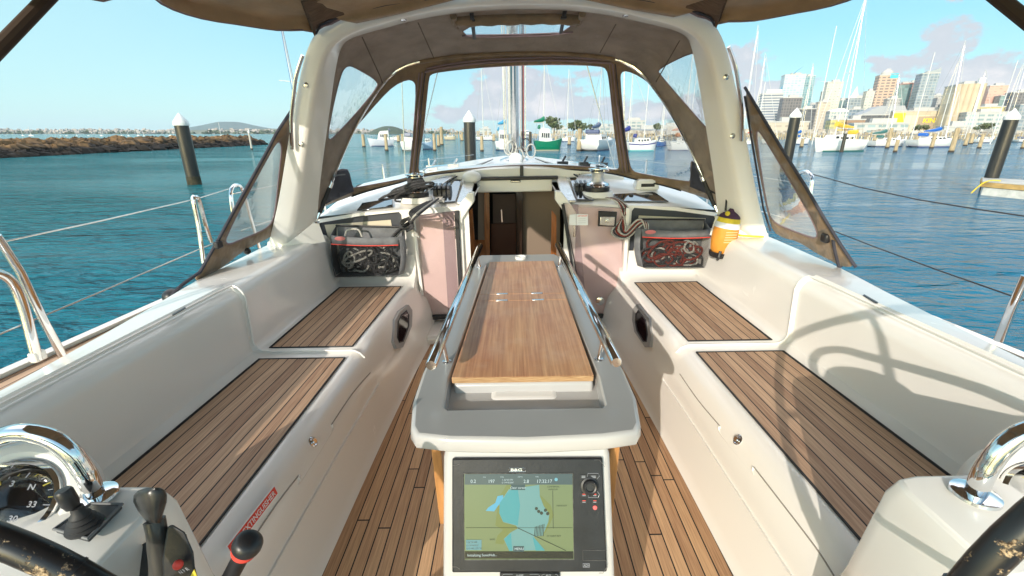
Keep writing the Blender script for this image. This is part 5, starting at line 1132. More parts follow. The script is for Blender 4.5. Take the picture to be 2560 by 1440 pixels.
# ---------------------------------------------------------------- rope bags
def rope_bag(px, y, label, rc, seedv):
    (TL, TR, BR, BL) = px; tlp, trp, brp, blp = [BY(*q, y) for q in px]; random.seed(seedv)
    o = (blp+brp)/2; t = thing('rope_bag', o, label, 'rope bag', 'mesh rope bags on the cabin bulkhead')
    d = Vector((0, .13, 0)); zb = .03
    mb = MB(); A = [tlp+d+Vector((0, 0, .05)), trp+d+Vector((0, 0, .05)), brp+d, blp+d]
    P('back_panel', MB().prism(A, (0, .006, 0)), GREYC, parent=t, bevel=.002)
    for a, b, sx in ((tlp, blp, -1), (trp, brp, 1)):
        n_ = 6; rg = []
        for i in range(n_+1):
            q = a.lerp(b, i/n_)+Vector((sx*.018*math.sin(math.pi*i/n_), 0, 0)); rg.append([q, q+d*.5+Vector((sx*.025, 0, -.005)), q+d+Vector((0, 0, .05*(1-i/n_)))])
        P('side_gusset', MB().loft(rg, closed=False), GREYC, parent=t, solid=.004)
    P('bag_floor', MB().prism([blp, brp, brp+d, blp+d], (0, 0, -.004)), GREYC, parent=t, smooth=False)
    k = .20; c1, c2 = tlp.lerp(blp, k), trp.lerp(brp, k)
    sag = lambda s_: Vector((0, -.01*math.sin(math.pi*s_), -.012*math.sin(math.pi*s_)))
    rg = [[tlp.lerp(trp, s_)+sag(s_)*1.0 for s_ in [i/10 for i in range(11)]], [c1.lerp(c2, s_)+sag(s_)*.6+Vector((0, -.006, 0)) for s_ in [i/10 for i in range(11)]]]
    P('front_band', MB().loft(rg, closed=False), GREYC, parent=t, solid=.004)
    P('red_piping', MB().tube([q+Vector((0, -.006, 0)) for q in rg[1]], .0035, 6), RED, parent=t)
    rg2 = [[c1.lerp(c2, s_)+sag(s_)*.6+Vector((0, -.006, 0)) for s_ in [i/10 for i in range(11)]]]
    for f_ in (.35, .7, 1): rg2.append([c1.lerp(blp, f_).lerp(c2.lerp(brp, f_), s_)+Vector((0, -.022*math.sin(math.pi*min(1, f_*.8)), -.006*math.sin(math.pi*s_)*f_)) for s_ in [i/10 for i in range(11)]])
    P('mesh_front', MB().loft(rg2, closed=False), NET, parent=t)
    P('top_bar', MB().tube([tlp+d+Vector((0, -.02, .05)), trp+d+Vector((0, -.02, .05))], .007, 8), BLACK, parent=t)
    a = tlp.lerp(trp, .13)+Vector((0, -.008, -.022)); M = Matrix.Translation(a) @ Matrix.Rotation(R(90), 4, 'X') @ Matrix.Diagonal((1, .38, 1, 1))
    P('oval_badge', MB().lathe([(.04, 0), (.038, .002), (.0005, .003)], 24, M), mat('badge_red', (.65, .2, .2), .5), parent=t)
    w_, h_ = (trp-tlp).length, (tlp-blp).length; cen = (tlp+trp+brp+blp)/4+Vector((0, .05, -.02))
    for i in range(44):
        cx = cen+Vector((random.uniform(-.30, .30)*w_, random.uniform(-.035, .03), random.uniform(-.30, .10)*h_)); rx, rz = random.uniform(.06, .24)*w_, random.uniform(.07, .26)*h_; ph = random.uniform(-.6, .6)
        pts = []
        for j in range(9):
            a = 2*math.pi*j/9; x, z = rx*math.cos(a), rz*math.sin(a)
            q = cx+Vector((x*math.cos(ph)-z*math.sin(ph), random.uniform(-.012, .012), x*math.sin(ph)+z*math.cos(ph))); q.z = max(q.z, min(blp.z, brp.z)+.012); q.z = min(q.z, tlp.z-.03); q.x = min(max(q.x, tlp.x+.02), trp.x-.02); pts.append(q)
        P('stowed_rope', MB().tube(pts, .0078, 6, closed=True, k=3), random.choice(rc), parent=t)
    return t
rope_bag([(828, 588), (997, 592), (996, 688), (838, 692)], 3.20, 'grey mesh rope bag under the black coils, on the port side of the companionway', [ROPEB, ROPEB, ROPEW, ROPEB], 3)
rope_bag([(1604, 572), (1775, 573), (1768, 668), (1608, 668)], 3.20, 'grey mesh rope bag holding red and white ropes, on the starboard side', [ROPER, ROPEB, ROPEW, ROPER], 5)
P('bag_handle', MB().tube([BY(*q, 3.24) for q in ((862, 590), (870, 575), (895, 574), (905, 592))], .007, 7, k=4), ROPEW, parent=bpy.data.objects['rope_bag'])
# throw bag
q = BY(1806, 583, 3.02); tb_ = thing('throw_bag', q, 'orange throw-line bag with a silver band hanging from the sprayhood frame', 'throw bag')
zt_, zbm = BY(1806, 530, 3.02).z, BY(1806, 640, 3.02).z; hh = zt_-zbm; M = Matrix.Translation((q.x, q.y, zbm)) @ Matrix.Rotation(R(7), 4, 'Y')
def bagpr(a, b, n_=6, sc2=1.0): 
    f = lambda t: .082*math.sin(math.pi*(.13+.74*t))**.45*(1 if t > .1 else .85)
    return [(f(a+(b-a)*i/n_)*sc2, (a+(b-a)*i/n_)*hh) for i in range(n_+1)]
P('bag_body', MB().lathe(bagpr(.08, .66, 10), 28, M), ORANGE, parent=tb_)
P('silver_band', MB().lathe(bagpr(.66, .78, 3, 1.03), 28, M), REFL, parent=tb_)
P('yellow_collar', MB().lathe(bagpr(.78, .88, 3), 28, M), YELLOW, parent=tb_)
P('drawn_neck', MB().lathe([(f_, z_*hh) for f_, z_ in ((.070, .88), (.062, .93), (.045, .98), (.02, 1.03), (.012, 1.08))], 14, M), PURPLE, parent=tb_)
P('yellow_tab', MB().ball(q+Vector((-.01, -.055, hh*.47)), .016, 8), YELLOW, parent=tb_)
P('black_base', MB().lathe([(.062, -.02*hh), (.072, .03*hh), (.078, .10*hh)], 24, M), BLACK, parent=tb_)
for dx in (-.035, .04): P('base_strap', MB().tube([M @ Vector((dx, -.07, .16*hh)), M @ Vector((dx*1.1, -.075, .04*hh)), M @ Vector((dx*.6, -.03, -.06*hh))], .010, 6), BLACK, parent=tb_)
P('hanging_cord', MB().tube([q+Vector((0, 0, hh*.5)), q+Vector((.005, .02, hh*.5+.08)), s1[-3]], .007, 6), BLACK, parent=tb_)
for k in range(5): P('print_line', MB().box(M @ Vector((.002, -.0835+.001*abs(k-2), hh*(.60-.055*k))), (.075, .003, .006)), mat('faded_print', (.9, .55, .3), .6), parent=tb_)
P('yellow_line', MB().tube([Vector((q.x+.08, 3.02, .83)), Vector((q.x+.12, 3.0, .815)), Vector((q.x+.26, 2.97, .81))], .006, 6, k=3), YELLOW, parent=tb_)

# ---------------------------------------------------------------- mast, rigging, foredeck
MX, MYY = .0, 6.75
def bt(name, pts, r, m, parent=Y0, n=8, k=0): return P(name, MB().tube(pts, r, n, k=k), m, parent=parent)
ms = P('mast', MB().loft([[Vector((MX+.075*math.cos(a), MYY+.115*math.sin(a), z)) for a in [2*math.pi*j/16 for j in range(16)]] for z in (1.1, 15.5)]), mat('anodised_mast', (.55, .56, .58), .35, metal=.7, noise=.05))
P('sail_track', MB().box((MX, MYY-.12, 8), (.025, .02, 13.6)), BLACK, parent=ms)
P('luff_bundle', MB().tube([Vector((MX-.05, MYY-.15, 1.5)), Vector((MX-.05, MYY-.15, 14))], .02, 8), ROPEW, parent=ms)
P('mast_collar', MB().lathe([(.22, 0), (.2, .03), (.12, .06)], 20, Matrix.Translation((MX, MYY, 1.12))), STEEL, parent=ms)
P('winch_on_mast', MB().lathe([(.05, 0), (.04, .05), (.05, .1)], 14, Matrix.Translation((MX+.11, MYY-.05, 1.5)) @ Matrix.Rotation(R(90), 4, 'Y')), CHROME, parent=ms)
for x, m_ in ((-.16, STEEL), (-.125, ROPEW), (.12, ROPEW), (.15, ROPEB), (.17, ROPER), (.20, STEEL)): bt('mast_line', [Vector((x*.8, MYY-.12, 1.25)), Vector((x*1.3, MYY-.1, 14))], .008, m_, ms, 5)
for sg in (-1, 1):
    bt('lower_shroud', [Vector((sg*1.55, MYY-.1, .72)), Vector((sg*.06, MYY, 5.2))], .009, STEEL, n=6)
    bt('cap_shroud', [Vector((sg*1.55, MYY-.3, .72)), Vector((sg*1.15, MYY-.2, 8))], .008, STEEL, n=6)
P('boom_vang', MB().tube([Vector((0, MYY-.15, 1.25)), Vector((0, 5.5, 2.55))], .035, 10), STEEL)
P('boom', MB().loft([[Vector((.06*math.cos(a), y, 2.75+.11*math.sin(a))) for a in [2*math.pi*j/14 for j in range(14)]] for y in (MYY-.15, 2.3)], caps=True), STEEL)
P('stack_pack', MB().loft([[Vector((.16*math.cos(a), y, 3.0+.22*math.sin(a))) for a in [2*math.pi*j/14 for j in range(14)]] for y in (MYY-.2, 2.4)], caps=True), mat('blue_grey_canvas', (.3, .36, .42), .8, noise=.2))
for i in range(9):
    a = random.uniform(0, 6.28); c = Vector((random.uniform(-.22, .25), MYY-.25+random.uniform(-.1, .1), 1.18+random.uniform(0, .22)))
    P('halyard_coil', MB().tube([c+Vector((.06*math.cos(b), .03*math.sin(b*2+a), .09*math.sin(b))) for b in [2*math.pi*j/10 for j in range(10)]], .009, 6, closed=True, k=2), random.choice((ROPEW, ROPEB, ROPEW)), parent=ms)
P('spinlock_cover', MB().ball((0.02, 6.3, 1.18), .085, 10, (1.1, 1, .9)), WHITE)
for x in (-.95, -.7, .55, .8, 1.0):
    P('deck_fitting', MB().box((x, 5.3, zc(x, 5.3)+.03), (.12, .1, .05)).tube([Vector((x-.03, 5.3, zc(x, 5.3))), Vector((x+.04, 5.35, zc(x, 5.3)+.11))], .012, 6), BLACK if x > 0 else STEEL)
for sg in (-1, 1): bt('roof_handrail', [Vector((sg*.9, 4.6, zc(.9, 4.6))), Vector((sg*.9, 4.7, zc(.9, 4.6)+.06)), Vector((sg*.75, 6, 1.13)), Vector((sg*.72, 6.1, 1.08))], .011, CHROME, k=3)
# stanchions and lifelines
def stan(sg, y, lean=0., top=1.17): return bt('stanchion', [Vector((sg*(lerpk(XB, y)-.05), y, .63)), Vector((sg*(lerpk(XB, y)-.04+lean), y, top))], .0125, CHROME, n=10)
for y in (4.3, 5.7, 7.0):
    for sg in (-1, 1): stan(sg, y)
for sg in (-1, 1):
    for z_ in (1.15, .90):
        pts = [Vector((sg*(lerpk(XB, y)-.04), y, z_)) for y in (3.05, 4.3, 5.7, 7.0, 8.4)]; bt('lifeline', pts, .004, STEEL, n=5)
# port side gate and pushpit, traced at their own distances
px_ = -1.86
bt('gate_stanchion', [BX(*q, px_) for q in ((509, 658), (497, 570), (483, 500), (487, 494), (497, 500), (513, 560), (528, 606))], .012, CHROME, n=10, k=4)
bt('gate_stanchion', [BX(*q, px_-.02) for q in ((584, 540), (577, 480), (590, 463), (606, 475), (625, 540), (648, 620))], .012, CHROME, n=10, k=4)
gs = P('lifeline', MB().tube([BX(*q, px_) for q in ((-60, 622), (0, 606), (240, 555), (478, 500))], .0031, 6), STEEL)
P('lifeline', MB().tube([BX(*q, px_) for q in ((492, 497), (530, 485), (572, 472))], .0031, 6), STEEL)
P('lifeline', MB().tube([BX(*q, px_) for q in ((-60, 865), (0, 835), (250, 730), (500, 622), (540, 606))], .0031, 6), STEEL)
bt('stanchion', [BX(*q, -1.80) for q in ((158, 893), (108, 800), (50, 680), (0, 602), (-10, 590))], .0145, CHROME, n=12)
bt('pushpit_rail', [BX(*q, -1.78) for q in ((93, 900), (80, 850), (62, 780), (40, 722), (10, 690), (-40, 676))], .0165, CHROME, n=12, k=4)
P('rail_base', MB().box(BX(94, 890, -1.78), (.03, .045, .04)), WHITE, bevel=.008)
tag(P('mooring_fender_top', MB().ball(BZ(430, 742, .70), .045, 10), BLACK, None, frame=BM, origin=BZ(430, 742, .66)), 'small black rounded fitting on the port side deck below the curtain tip', 'deck fitting')
# starboard
sx_ = 1.86
bt('gate_stanchion', [BX(*q, sx_) for q in ((2023, 520), (2028, 470), (2030, 445), (2018, 430), (2002, 432), (1994, 450), (1995, 500))], .012, CHROME, n=10, k=4)
bt('stanchion', [BX(*q, 1.76) for q in ((2497, 852), (2530, 770), (2566, 690))], .0145, CHROME, n=12)
P('lifeline', MB().tube([BX(*q, sx_) for q in ((2033, 436), (2150, 468), (2300, 500), (2450, 524), (2600, 546))], .0031, 6), mat('dark_wire', (.08, .08, .09), .4, metal=.6))
P('lifeline', MB().tube([BX(*q, sx_) for q in ((2060, 568), (2200, 622), (2350, 677), (2530, 740), (2620, 772))], .0031, 6), mat('dark_wire', (.08, .08, .09), .4, metal=.6))
P('lifeline', MB().tube([BX(*q, sx_) for q in ((1975, 423), (1990, 428))], .0031, 6), STEEL)
P('coaming_slot', MB().prism([BZ(2160, 737, .812), BZ(2195, 757, .812), BZ(2193, 760, .812), BZ(2157, 740, .812)], (0, 0, .003)), BLACK)
P('coaming_slot', MB().prism([BZ(430, 787, .812), BZ(463, 768, .812), BZ(465, 771, .812), BZ(432, 790, .812)], (0, 0, .003)), BLACK)

# ---------------------------------------------------------------- helm consoles
for sg in (-1, 1):
    pr_ = [(.775, 0), (.765, .50), (.722, .80), (.732, .84), (.76, .85), (1.26, .855), (1.29, .83), (1.32, 0)]
    y0, y1 = .50, .70
    mb = MB(); rg = []
    for y, s_ in ((y0, 0), (y0+.012, -.012), (y1-.05, -.012), (y1-.015, 0.0), (y1, .03)):
        rg.append([Vector((sg*(x+(s_ if x < .9 else -s_)), y+(.95-z)*.25*(y > .6), max(0, z-(s_ if s_ > 0 else 0)*(z > .8)))) for x, z in pr_])
    mb.loft(rg, closed=True, caps=True); P('helm_console', mb, GEL, ang=40, bevel=.006)
def rail(sg, base, pts):
    t = P('console_guard', MB().tube(catmull(pts, 8), .0162, 18), CHROME)
    P('guard_flange', MB().lathe([(.037, 0), (.036, .006), (.022, .010)], 24, Matrix.Translation(base)), CHROME, parent=t)
for sg in (-1, 1):
    b = BZ(238, 1243, .855) if sg < 0 else BZ(2437, 1238, .855)
    bl_ = BZ(238, 1243, .855); tr_ = [BY(*q, bl_.y-.01)-bl_ for q in ((222, 1200), (202, 1165), (172, 1128), (132, 1099), (85, 1084), (40, 1082), (0, 1092), (-120, 1120), (-260, 1160), (-330, 1200))]
    pts = [b]+[b+Vector((-q.x*sg, q.y, q.z)) for q in tr_]; pts.append(Vector((pts[-1].x+sg*.03, b.y, .90))); pts.append(Vector((pts[-1].x, b.y, .855)))
    rail(sg, b, pts)
def wheel(sg, label):
    c = Vector((-.95, .45, .62)) if sg < 0 else Vector((.955, .395, .853)); t = thing('steering_wheel', c, label, 'steering wheel', 'twin steering wheels')
    Rr = .45; ring = [c+Vector((Rr*math.cos(a), 0, Rr*math.sin(a))) for a in [2*math.pi*j/72 for j in range(72)]]
    P('rim', MB().tube(ring, .0195 if sg < 0 else .018, 14, closed=True), LEATHER, parent=t)
    for k in range(5):
        a = math.pi/2+2*math.pi*k/5+.3; d = Vector((math.cos(a), 0, math.sin(a))); P('spoke', MB().tube([c+Vector((0, .02, 0)), c+d*(Rr-.005)], [.012, .009], 10), STEEL, parent=t)
    for k in range(9):
        a = 2*math.pi*k/9+.1; q = c+Vector((Rr*math.cos(a), 0, Rr*math.sin(a))); tt = Vector((-math.sin(a), 0, math.cos(a))); P('stitching_ring', MB().tube([q-tt*.002, q+tt*.002], .0205, 14), BLACK, parent=t)
    P('hub', MB().lathe([(.045, -.02), (.05, 0), (.045, .03), (.02, .04)], 24, Matrix.Translation(c) @ Matrix.Rotation(R(-90), 4, 'X')), STEEL, parent=t)
wheel(-1, 'port steering wheel rim in worn black leather at the lower left corner')
wheel(1, 'starboard steering wheel rim in worn black leather at the lower right corner')
# compasses
def compass(sg, c, label, s=1.12):
    axis = Vector((-sg*.30, -.62, .72)).normalized(); M = Matrix.Translation(c) @ axis.to_track_quat('Z', 'Y').to_matrix().to_4x4() @ Matrix.Scale(s, 4)
    t = thing('compass', c, label, 'compass', 'binnacle compasses on the helm consoles')
    P('housing', MB().lathe([(.085, -.075), (.100, -.05), (.106, -.015), (.103, .008), (.094, .022), (.080, .024), (.070, .016)], 40, M, caps=False), WHITE, parent=t)
    P('bezel', MB().lathe([(.069, .018), (.067, .025), (.060, .026), (.056, .0)], 40, M, caps=False), CHROME, parent=t)
    dial = P('dial', MB().lathe([(.058, -.012), (.05, .0), (.038, .008), (.0005, .012)], 36, M), mat('compass_black', (.008, .008, .01), .12, coat=.5), parent=t)
    Rm = M.to_3x3(); X_ = (Rm @ Vector((1, 0, 0))).normalized(); Z_ = axis; right = Vector((1, 0, 0))-axis*axis.x; right.normalize(); upv = axis.cross(right)
    for k in range(24):
        a = 2*math.pi*k/24; d = right*math.cos(a)+upv*math.sin(a); big = k % 3 == 0
        P('tick', MB().tube([Vector(c)+axis*(.003*s)+d*(.049*s), Vector(c)+axis*(.0075*s)+d*((.041 if big else .045)*s)], .0007*s*(1.6 if big else 1), 4), WT if k % 2 == 0 else mat('compass_yellow', (.7, .6, .1), .5), parent=dial)
    for s_, a in (('30', -1.15), ('33', -.15), ('N', .9), ('3', 1.9), ('6', 2.9), ('24', -2.2)):
        d = right*math.cos(a)+upv*math.sin(a); text('dial_figure', s_, Vector(c)+axis*(.0125*s)+d*(.028*s)-right*.006, right, upv, .0095*s, WT, dial, bold=.02)
    P('glass', MB().lathe([(.060, .018), (.055, .030), (.042, .042), (.02, .050), (.0005, .052)], 36, M), DOMEG, parent=t)
    # front lug with badge
    q = Vector(c)-upv*(.088*s)+axis*(-.006*s)+right*(.03 if sg < 0 else -.03); M2 = Matrix.Translation(q) @ axis.to_track_quat('Z', 'Y').to_matrix().to_4x4()
    lg_ = P('adjuster_cap', MB().lathe([(.023, -.03), (.025, -.006), (.023, .0), (.0005, .003)], 24, M2), WHITE, parent=t)
    text('cap_mark', 'P', q+axis*.0035-right*.005-upv*.005, right, upv, .010, mat('print_grey', (.45, .45, .5), .6), lg_, bold=.01)
compass(-1, BD(38, 1262, .83), 'white compass with black dial reading 30 on the port helm console')
compass(1, BD(2618, 1268, .84), 'white compass half out of frame on the starboard helm console')
# bow thruster joystick
jp = [BZ(*q, .856) for q in ((140, 1334), (232, 1269), (309, 1271), (224, 1358))]
js = thing('thruster_joystick', (jp[0]+jp[2])/2, 'black rubber-booted joystick on a dark square panel, port helm console', 'joystick')
P('panel', MB().prism(jp, (0, 0, .010)), mat('panel_black', (.03, .032, .035), .35), parent=js, bevel=.003)
P('panel_frame', MB().tube([q+Vector((0, 0, .010)) for q in jp], .003, 6, closed=True), GREYC, parent=js)
c = BZ(213, 1318, .866); M = Matrix.Translation(c)
P('boot', MB().lathe([(.026, 0), (.027, .004), (.022, .007), (.024, .011), (.018, .015), (.020, .019), (.014, .024), (.015, .028), (.010, .034), (.009, .045)], 24, M), RUBBER, parent=js)
P('knob', MB().lathe([(.010, .045), (.011, .050), (.0125, .054), (.0125, .078), (.0105, .082), (.0005, .083)], 20, M @ Matrix.Rotation(R(-8), 4, 'Y')), BLACK, parent=js)
P('green_mark', MB().tube([BZ(*q, .8675) for q in ((247, 1303), (262, 1296), (250, 1312))], .0013, 5, closed=True), mat('green_led', (.1, .6, .2), .4), parent=js)
P('button', MB().lathe([(.008, 0), (.008, .003), (.0005, .0035)], 14, Matrix.Translation(BZ(192, 1334, .866))), mat('grey_btn', (.25, .25, .24), .4), parent=js)
# throttle
th = thing('engine_throttle', BD(425, 1440, .80), 'black engine throttle lever with grey grip on the port helm console', 'throttle lever')
def DD(px, py, d=.66): return BD(px, py, d*1.13)
P('back_plate', MB().prism([DD(*q, .72) for q in ((314, 1440), (345, 1380), (392, 1352), (470, 1330), (520, 1520), (330, 1560))], (-.02, 0, 0)), RUBBER, parent=th, bevel=.008)
P('side_unit', MB().loft([[DD(*q, d) for q in ((418, 1318), (430, 1310), (462, 1330), (484, 1380), (487, 1412), (490, 1520), (410, 1520), (405, 1400))] for d in (.69, .63)], caps=True), BLACKS, parent=th, bevel=.008, seg=3)
lv = [DD(405, 1470, .655), DD(408, 1420, .65), DD(397, 1360, .645), DD(392, 1330, .64), DD(386, 1300, .64)]
P('lever_arm', MB().tube(catmull(lv, 5), [.022, .020, .017, .0150, .0145, .015], 14), mat('lever_grey', (.05, .047, .043), .35, noise=.15), parent=th)
g = [(384, 1304), (374, 1278), (366, 1258), (364, 1240), (372, 1228)]
P('grip', MB().loft([[DD(cx_-w_+dx_*2*w_, y_, .64+dd) for dx_, dd in ((0, 0), (.08, -.012), (.3, -.02), (.6, -.022), (.9, -.014), (1, 0), (.9, .014), (.6, .022), (.3, .02), (.08, .012))] for cx_, y_, w_ in ((386, 1308, 17), (381, 1294, 24), (377, 1275, 34), (375, 1255, 42), (376, 1238, 42), (380, 1226, 34), (384, 1219, 18))], caps=True), mat('grip_grey', (.028, .026, .024), .3, noise=.3, nscale=60), parent=th, ang=85)
P('red_button', MB().ball(DD(445, 1412, .62), .0075, 8), RED, parent=th)
text('unit_text', 'N F R', DD(452, 1436, .617), (.75, -.1, .5), (-.45, 0, .8), .007, WT, th, bold=.01)
P('yellow_label', MB().prism([DD(*q, .616) for q in ((476, 1440), (485, 1424), (492, 1440), (488, 1460))], (0, .001, 0)), YELLOW, parent=th, smooth=False)
# knobbed lever
kl = thing('knobbed_lever', BD(570, 1480, .74), 'black round-knobbed lever with a red collar in front of the extinguisher sign', 'lever')
ax0, ax1 = BD(545, 1500, .76), BD(613, 1372, .72); dz_ = (ax1-ax0).normalized()
P('shaft', MB().tube([ax0, ax1], .0130, 16), BLACK, parent=kl)
P('red_collar', MB().tube([ax1-dz_*.009, ax1+dz_*.006], [.0185, .0215], 24), RED, parent=kl)
P('knob', MB().tube([ax1+dz_*.004, ax1+dz_*.009, ax1+dz_*.018, ax1+dz_*.024, ax1+dz_*.027], [.0215, .0225, .0215, .017, .008], 24), BLACK, parent=kl)

# ================================================================== THE MARINA BEYOND
def tubew(name, pts, r, m, parent, n=6): return MB().tube(pts, r, n).build(name, m, parent)
def pile(px, py_base, py_top, dia, label, group='black piles with white caps', cap=True, z0=WATER_Z):
    b = WZ(px, py_base, z0); top = WD(px, py_top, (b-EYE).dot(Vector((0, CP, -SP)))); H = None
    zt = top.z; d = math.hypot(b.x, b.y); zt = 1.5+ (wdir(px, py_top).z/math.hypot(*wdir(px, py_top).xy))*d
    o = Vector((b.x, b.y, z0)); t = thing('mooring_pile', o, label, 'pile', group, frame=Matrix.Identity(4)); r = dia/2; M = Matrix.Translation((b.x, b.y, 0)); ch = dia*.95
    MB().lathe([(r, WATER_Z-2), (r, zt-ch)], 32, M).build('pile_shaft', PIPEB, t)
    MB().lathe([(r*1.005, WATER_Z-.5), (r*1.03, WATER_Z+.05), (r*1.025, WATER_Z+.28), (r*1.003, WATER_Z+.36)], 32, M, caps=False).build('tide_band', mat('weed_band', (.06, .05, .03), .9, c2=(.02, .022, .012), nscale=6, bump=.8, bscale=12), t)
    MB().lathe([(r*1.1, zt-ch), (r*1.12, zt-ch+.02), (r*1.1, zt-ch+dia*.28), (r*.25, zt-.06), (r*.06, zt)], 32, M).build('pile_cap', CAPW, t)
    return t
pile(487, 461, 283, .55, 'leaning black pile with white cone cap in open water left of the arch', None)
pile(1177, 425, 276, .72, 'black pile with white cone cap seen through the centre sprayhood window', None)
pile(1962, 430, 270, .57, 'black pile with white cone cap just right of the starboard curtain', None)
# pontoon on the right and the pile standing through it
PD = WZ(2447, 487, WATER_Z); dx = (WZ(2575, 500, WATER_Z)-PD).normalized(); dy = Vector((PD.x*1.0, PD.y*1.04, 0)).normalized()
pt = thing('pontoon', PD, 'floating pontoon with timber fender board at the right edge', 'pontoon', frame=Matrix.Identity(4))
def slab(a, b, c, d, z0, z1): return [PD+dx*a+dy*b+Vector((0, 0, z0)), PD+dx*c+dy*b+Vector((0, 0, z0)), PD+dx*c+dy*d+Vector((0, 0, z0)), PD+dx*a+dy*d+Vector((0, 0, z0))], (0, 0, z1-z0)
MB().prism(*slab(.05, .0, 9, 2.2, -.3, .30)).build('float', mat('float_white', (.55, .54, .5), .7, noise=.15), pt, bevel=.02)
MB().prism(*slab(-.06, -.06, 9, 2.26, .30, .47)).build('fender_board', DOCKW, pt, bevel=.01)
MB().prism(*slab(-.03, -.03, 9, 2.22, .474, .52)).build('deck', CONC, pt, bevel=.01)
tl_ = tag(MB().tube([PD+dx*.5+dy*.1+Vector((0, 0, .56)), PD+dx*.2+dy*0+Vector((0, 0, .55)), PD-dx*.03-dy*.1+Vector((0, 0, .4)), PD-dx*.25-dy*.15+Vector((0, 0, .05))], .022, 6, k=3).build('mooring_line', YELLOW, None, origin=PD), 'yellow line made fast to the near corner of the pontoon', 'rope')
q = WZ(2478, 445, WATER_Z+.5); pile(2478, 446, 272, .44, 'thick black pile with white cap standing at the pontoon, far right', None, z0=WATER_Z+.5)
# timber mooring poles
proto = None
poles = [(910, 368, 336, 'w'), (967, 378, 335, 'w'), (997, 355, 338, 'w'), (1008, 363, 335, 'w'), (1087, 378, 334, 'w'), (1097, 367, 337, 'w'), (1105, 363, 317, 'w'), (1205, 379, 340, 'w'), (1423, 363, 343, 'w'), (1447, 378, 322, 'w'), (1325, 377, 330, 'b'), (1575, 377, 334, 'w'), (1700, 377, 336, 'w'), (2003, 369, 347, 'w'), (2103, 381, 334, 'b'), (2217, 371, 320, 'w'), (2237, 381, 347, 'w'), (2328, 371, 335, 'w'), (2377, 381, 320, 'w'), (2412, 365, 333, 'w'), (2426, 360, 335, 'w'), (2447, 371, 337, 'w'), (2556, 372, 350, 'w'), (630, 375, 331, 's'), (1155, 352, 336, 'w'), (1235, 353, 337, 'w'), (1640, 362, 340, 'w'), (1270, 356, 338, 'w'), (1390, 356, 341, 'w'), (2185, 352, 338, 'w'), (2290, 352, 338, 'w')]
PL_LAB = {997: 'thin timber post left of the white bow in the left window', 1008: 'timber post just right of the thin one in the left window', 1097: 'shorter of the two posts left of the tallest one', 2412: 'timber post right of the tall one at the blue-covered sloop', 2426: 'timber post behind, right of the blue-covered sloop', 1155: 'distant post before the palisade, left of the capped pile', 1235: 'distant post left of the motor launch', 1640: 'distant post at the small blue hull', 1270: 'distant post behind the motor launch near the mast', 1390: 'distant post behind the green yacht', 2185: 'distant post above the stern of the second white sloop', 2290: 'distant post between the two white sloops', 910: 'timber mooring post at the left, before the grey launch', 967: 'timber mooring post with dark waterline at the bow of the grey launch', 1087: 'timber mooring post left of a pair, inside the centre window', 1105: 'tallest timber mooring post left of the capped pile', 1205: 'timber mooring post right of the capped pile', 1447: 'thick timber mooring post between the green yacht and the white hull', 1325: 'dark mooring post left of the green yacht', 1575: 'timber mooring post beside the blue and white yacht', 1700: 'timber mooring post before the far white hull in the right window', 2103: 'black square post at the quarter of the large white yacht', 2217: 'tall timber mooring post right of the large white yacht', 2237: 'short timber post with a white cap', 2328: 'timber mooring post in front of the sloop with the blue sail cover', 2377: 'tall timber post at the bow of the sloop with the blue sail cover', 630: 'slim pale post in the open water near the breakwater', 1423: 'slim timber post just left of the thick one by the white hull', 2003: 'short timber post left of the large white yacht', 2447: 'timber post right of the bow of the blue-covered sloop', 2556: 'timber post at the right frame edge'}
for i, (px, pb, ptp, kd) in enumerate(poles):
    b = WZ(px, pb, WATER_Z); d = math.hypot(b.x, b.y); wd_ = wdir(px, ptp); zt = 1.5+wd_.z/math.hypot(wd_.x, wd_.y)*d; h = zt-WATER_Z
    r = (9 if kd != 's' else 5)/F*b.y*.5; r *= 1.15 if px in (1447, 2377) else .85
    mb = MB().lathe([(r*1.02, -1.2), (r*1.03, .35), (r*.97, h*.6), (r*.92, h), (.001, h+.03)], 12)
    lab = PL_LAB.get(px); t = thing('mooring_post', b, lab or 'weathered timber mooring post among the moored boats', 'post', 'timber mooring posts', frame=Matrix.Identity(4)); og = OGS[t.name]; OGS[t.name] = Vector((0, 0, 0))
    mb.build('post_shaft', PILEW if kd == 'w' else (PIPEB if kd == 'b' else mat('pale_post', (.5, .46, .4), .8)), t)
    MB().lathe([(r*1.15, -.5), (r*1.16, .18), (r*1.0, .24)], 12).build('waterline_growth', mat('growth', (.05, .04, .03), .9), t)
    if px == 2237 or kd == 's': MB().lathe([(r*1.15, h-.1), (r*1.15, h+.1), (.02, h+.45)], 12).build('post_cap', CAPW, t)
# dense row of piles of the outer wharf: palisade
mb = MB()
for px in range(1118, 1560, 5):
    p = WD(px+random.uniform(-2, 2), 334, random.uniform(230, 250)); h = random.uniform(1.8, 3.4); mb.box((p.x, p.y, WATER_Z+h/2), (.55, .55, h+.5))
for px in range(1540, 2600, 7):
    p = WD(px+random.uniform(-2, 2), 334, random.uniform(150, 190)); h = random.uniform(1.4, 2.6); mb.box((p.x, p.y, WATER_Z+h/2), (.35, .35, h+.5))
tag(mb.build('wharf_piling', PILEW, smooth=False), 'ragged row of brown timber piles along the far wharf', 'wharf piling', kind='stuff')
mb = MB(); pa, pb = WD(1530, 334, 200), WD(2700, 334, 180); e = (pb-pa).normalized(); n_ = Vector((-e.y, e.x, 0)); A_ = Vector((pa.x, pa.y, .2)); B_ = Vector((pb.x, pb.y, .2)); mb.prism([A_, B_, B_+n_*3, A_+n_*3], (0, 0, .5))
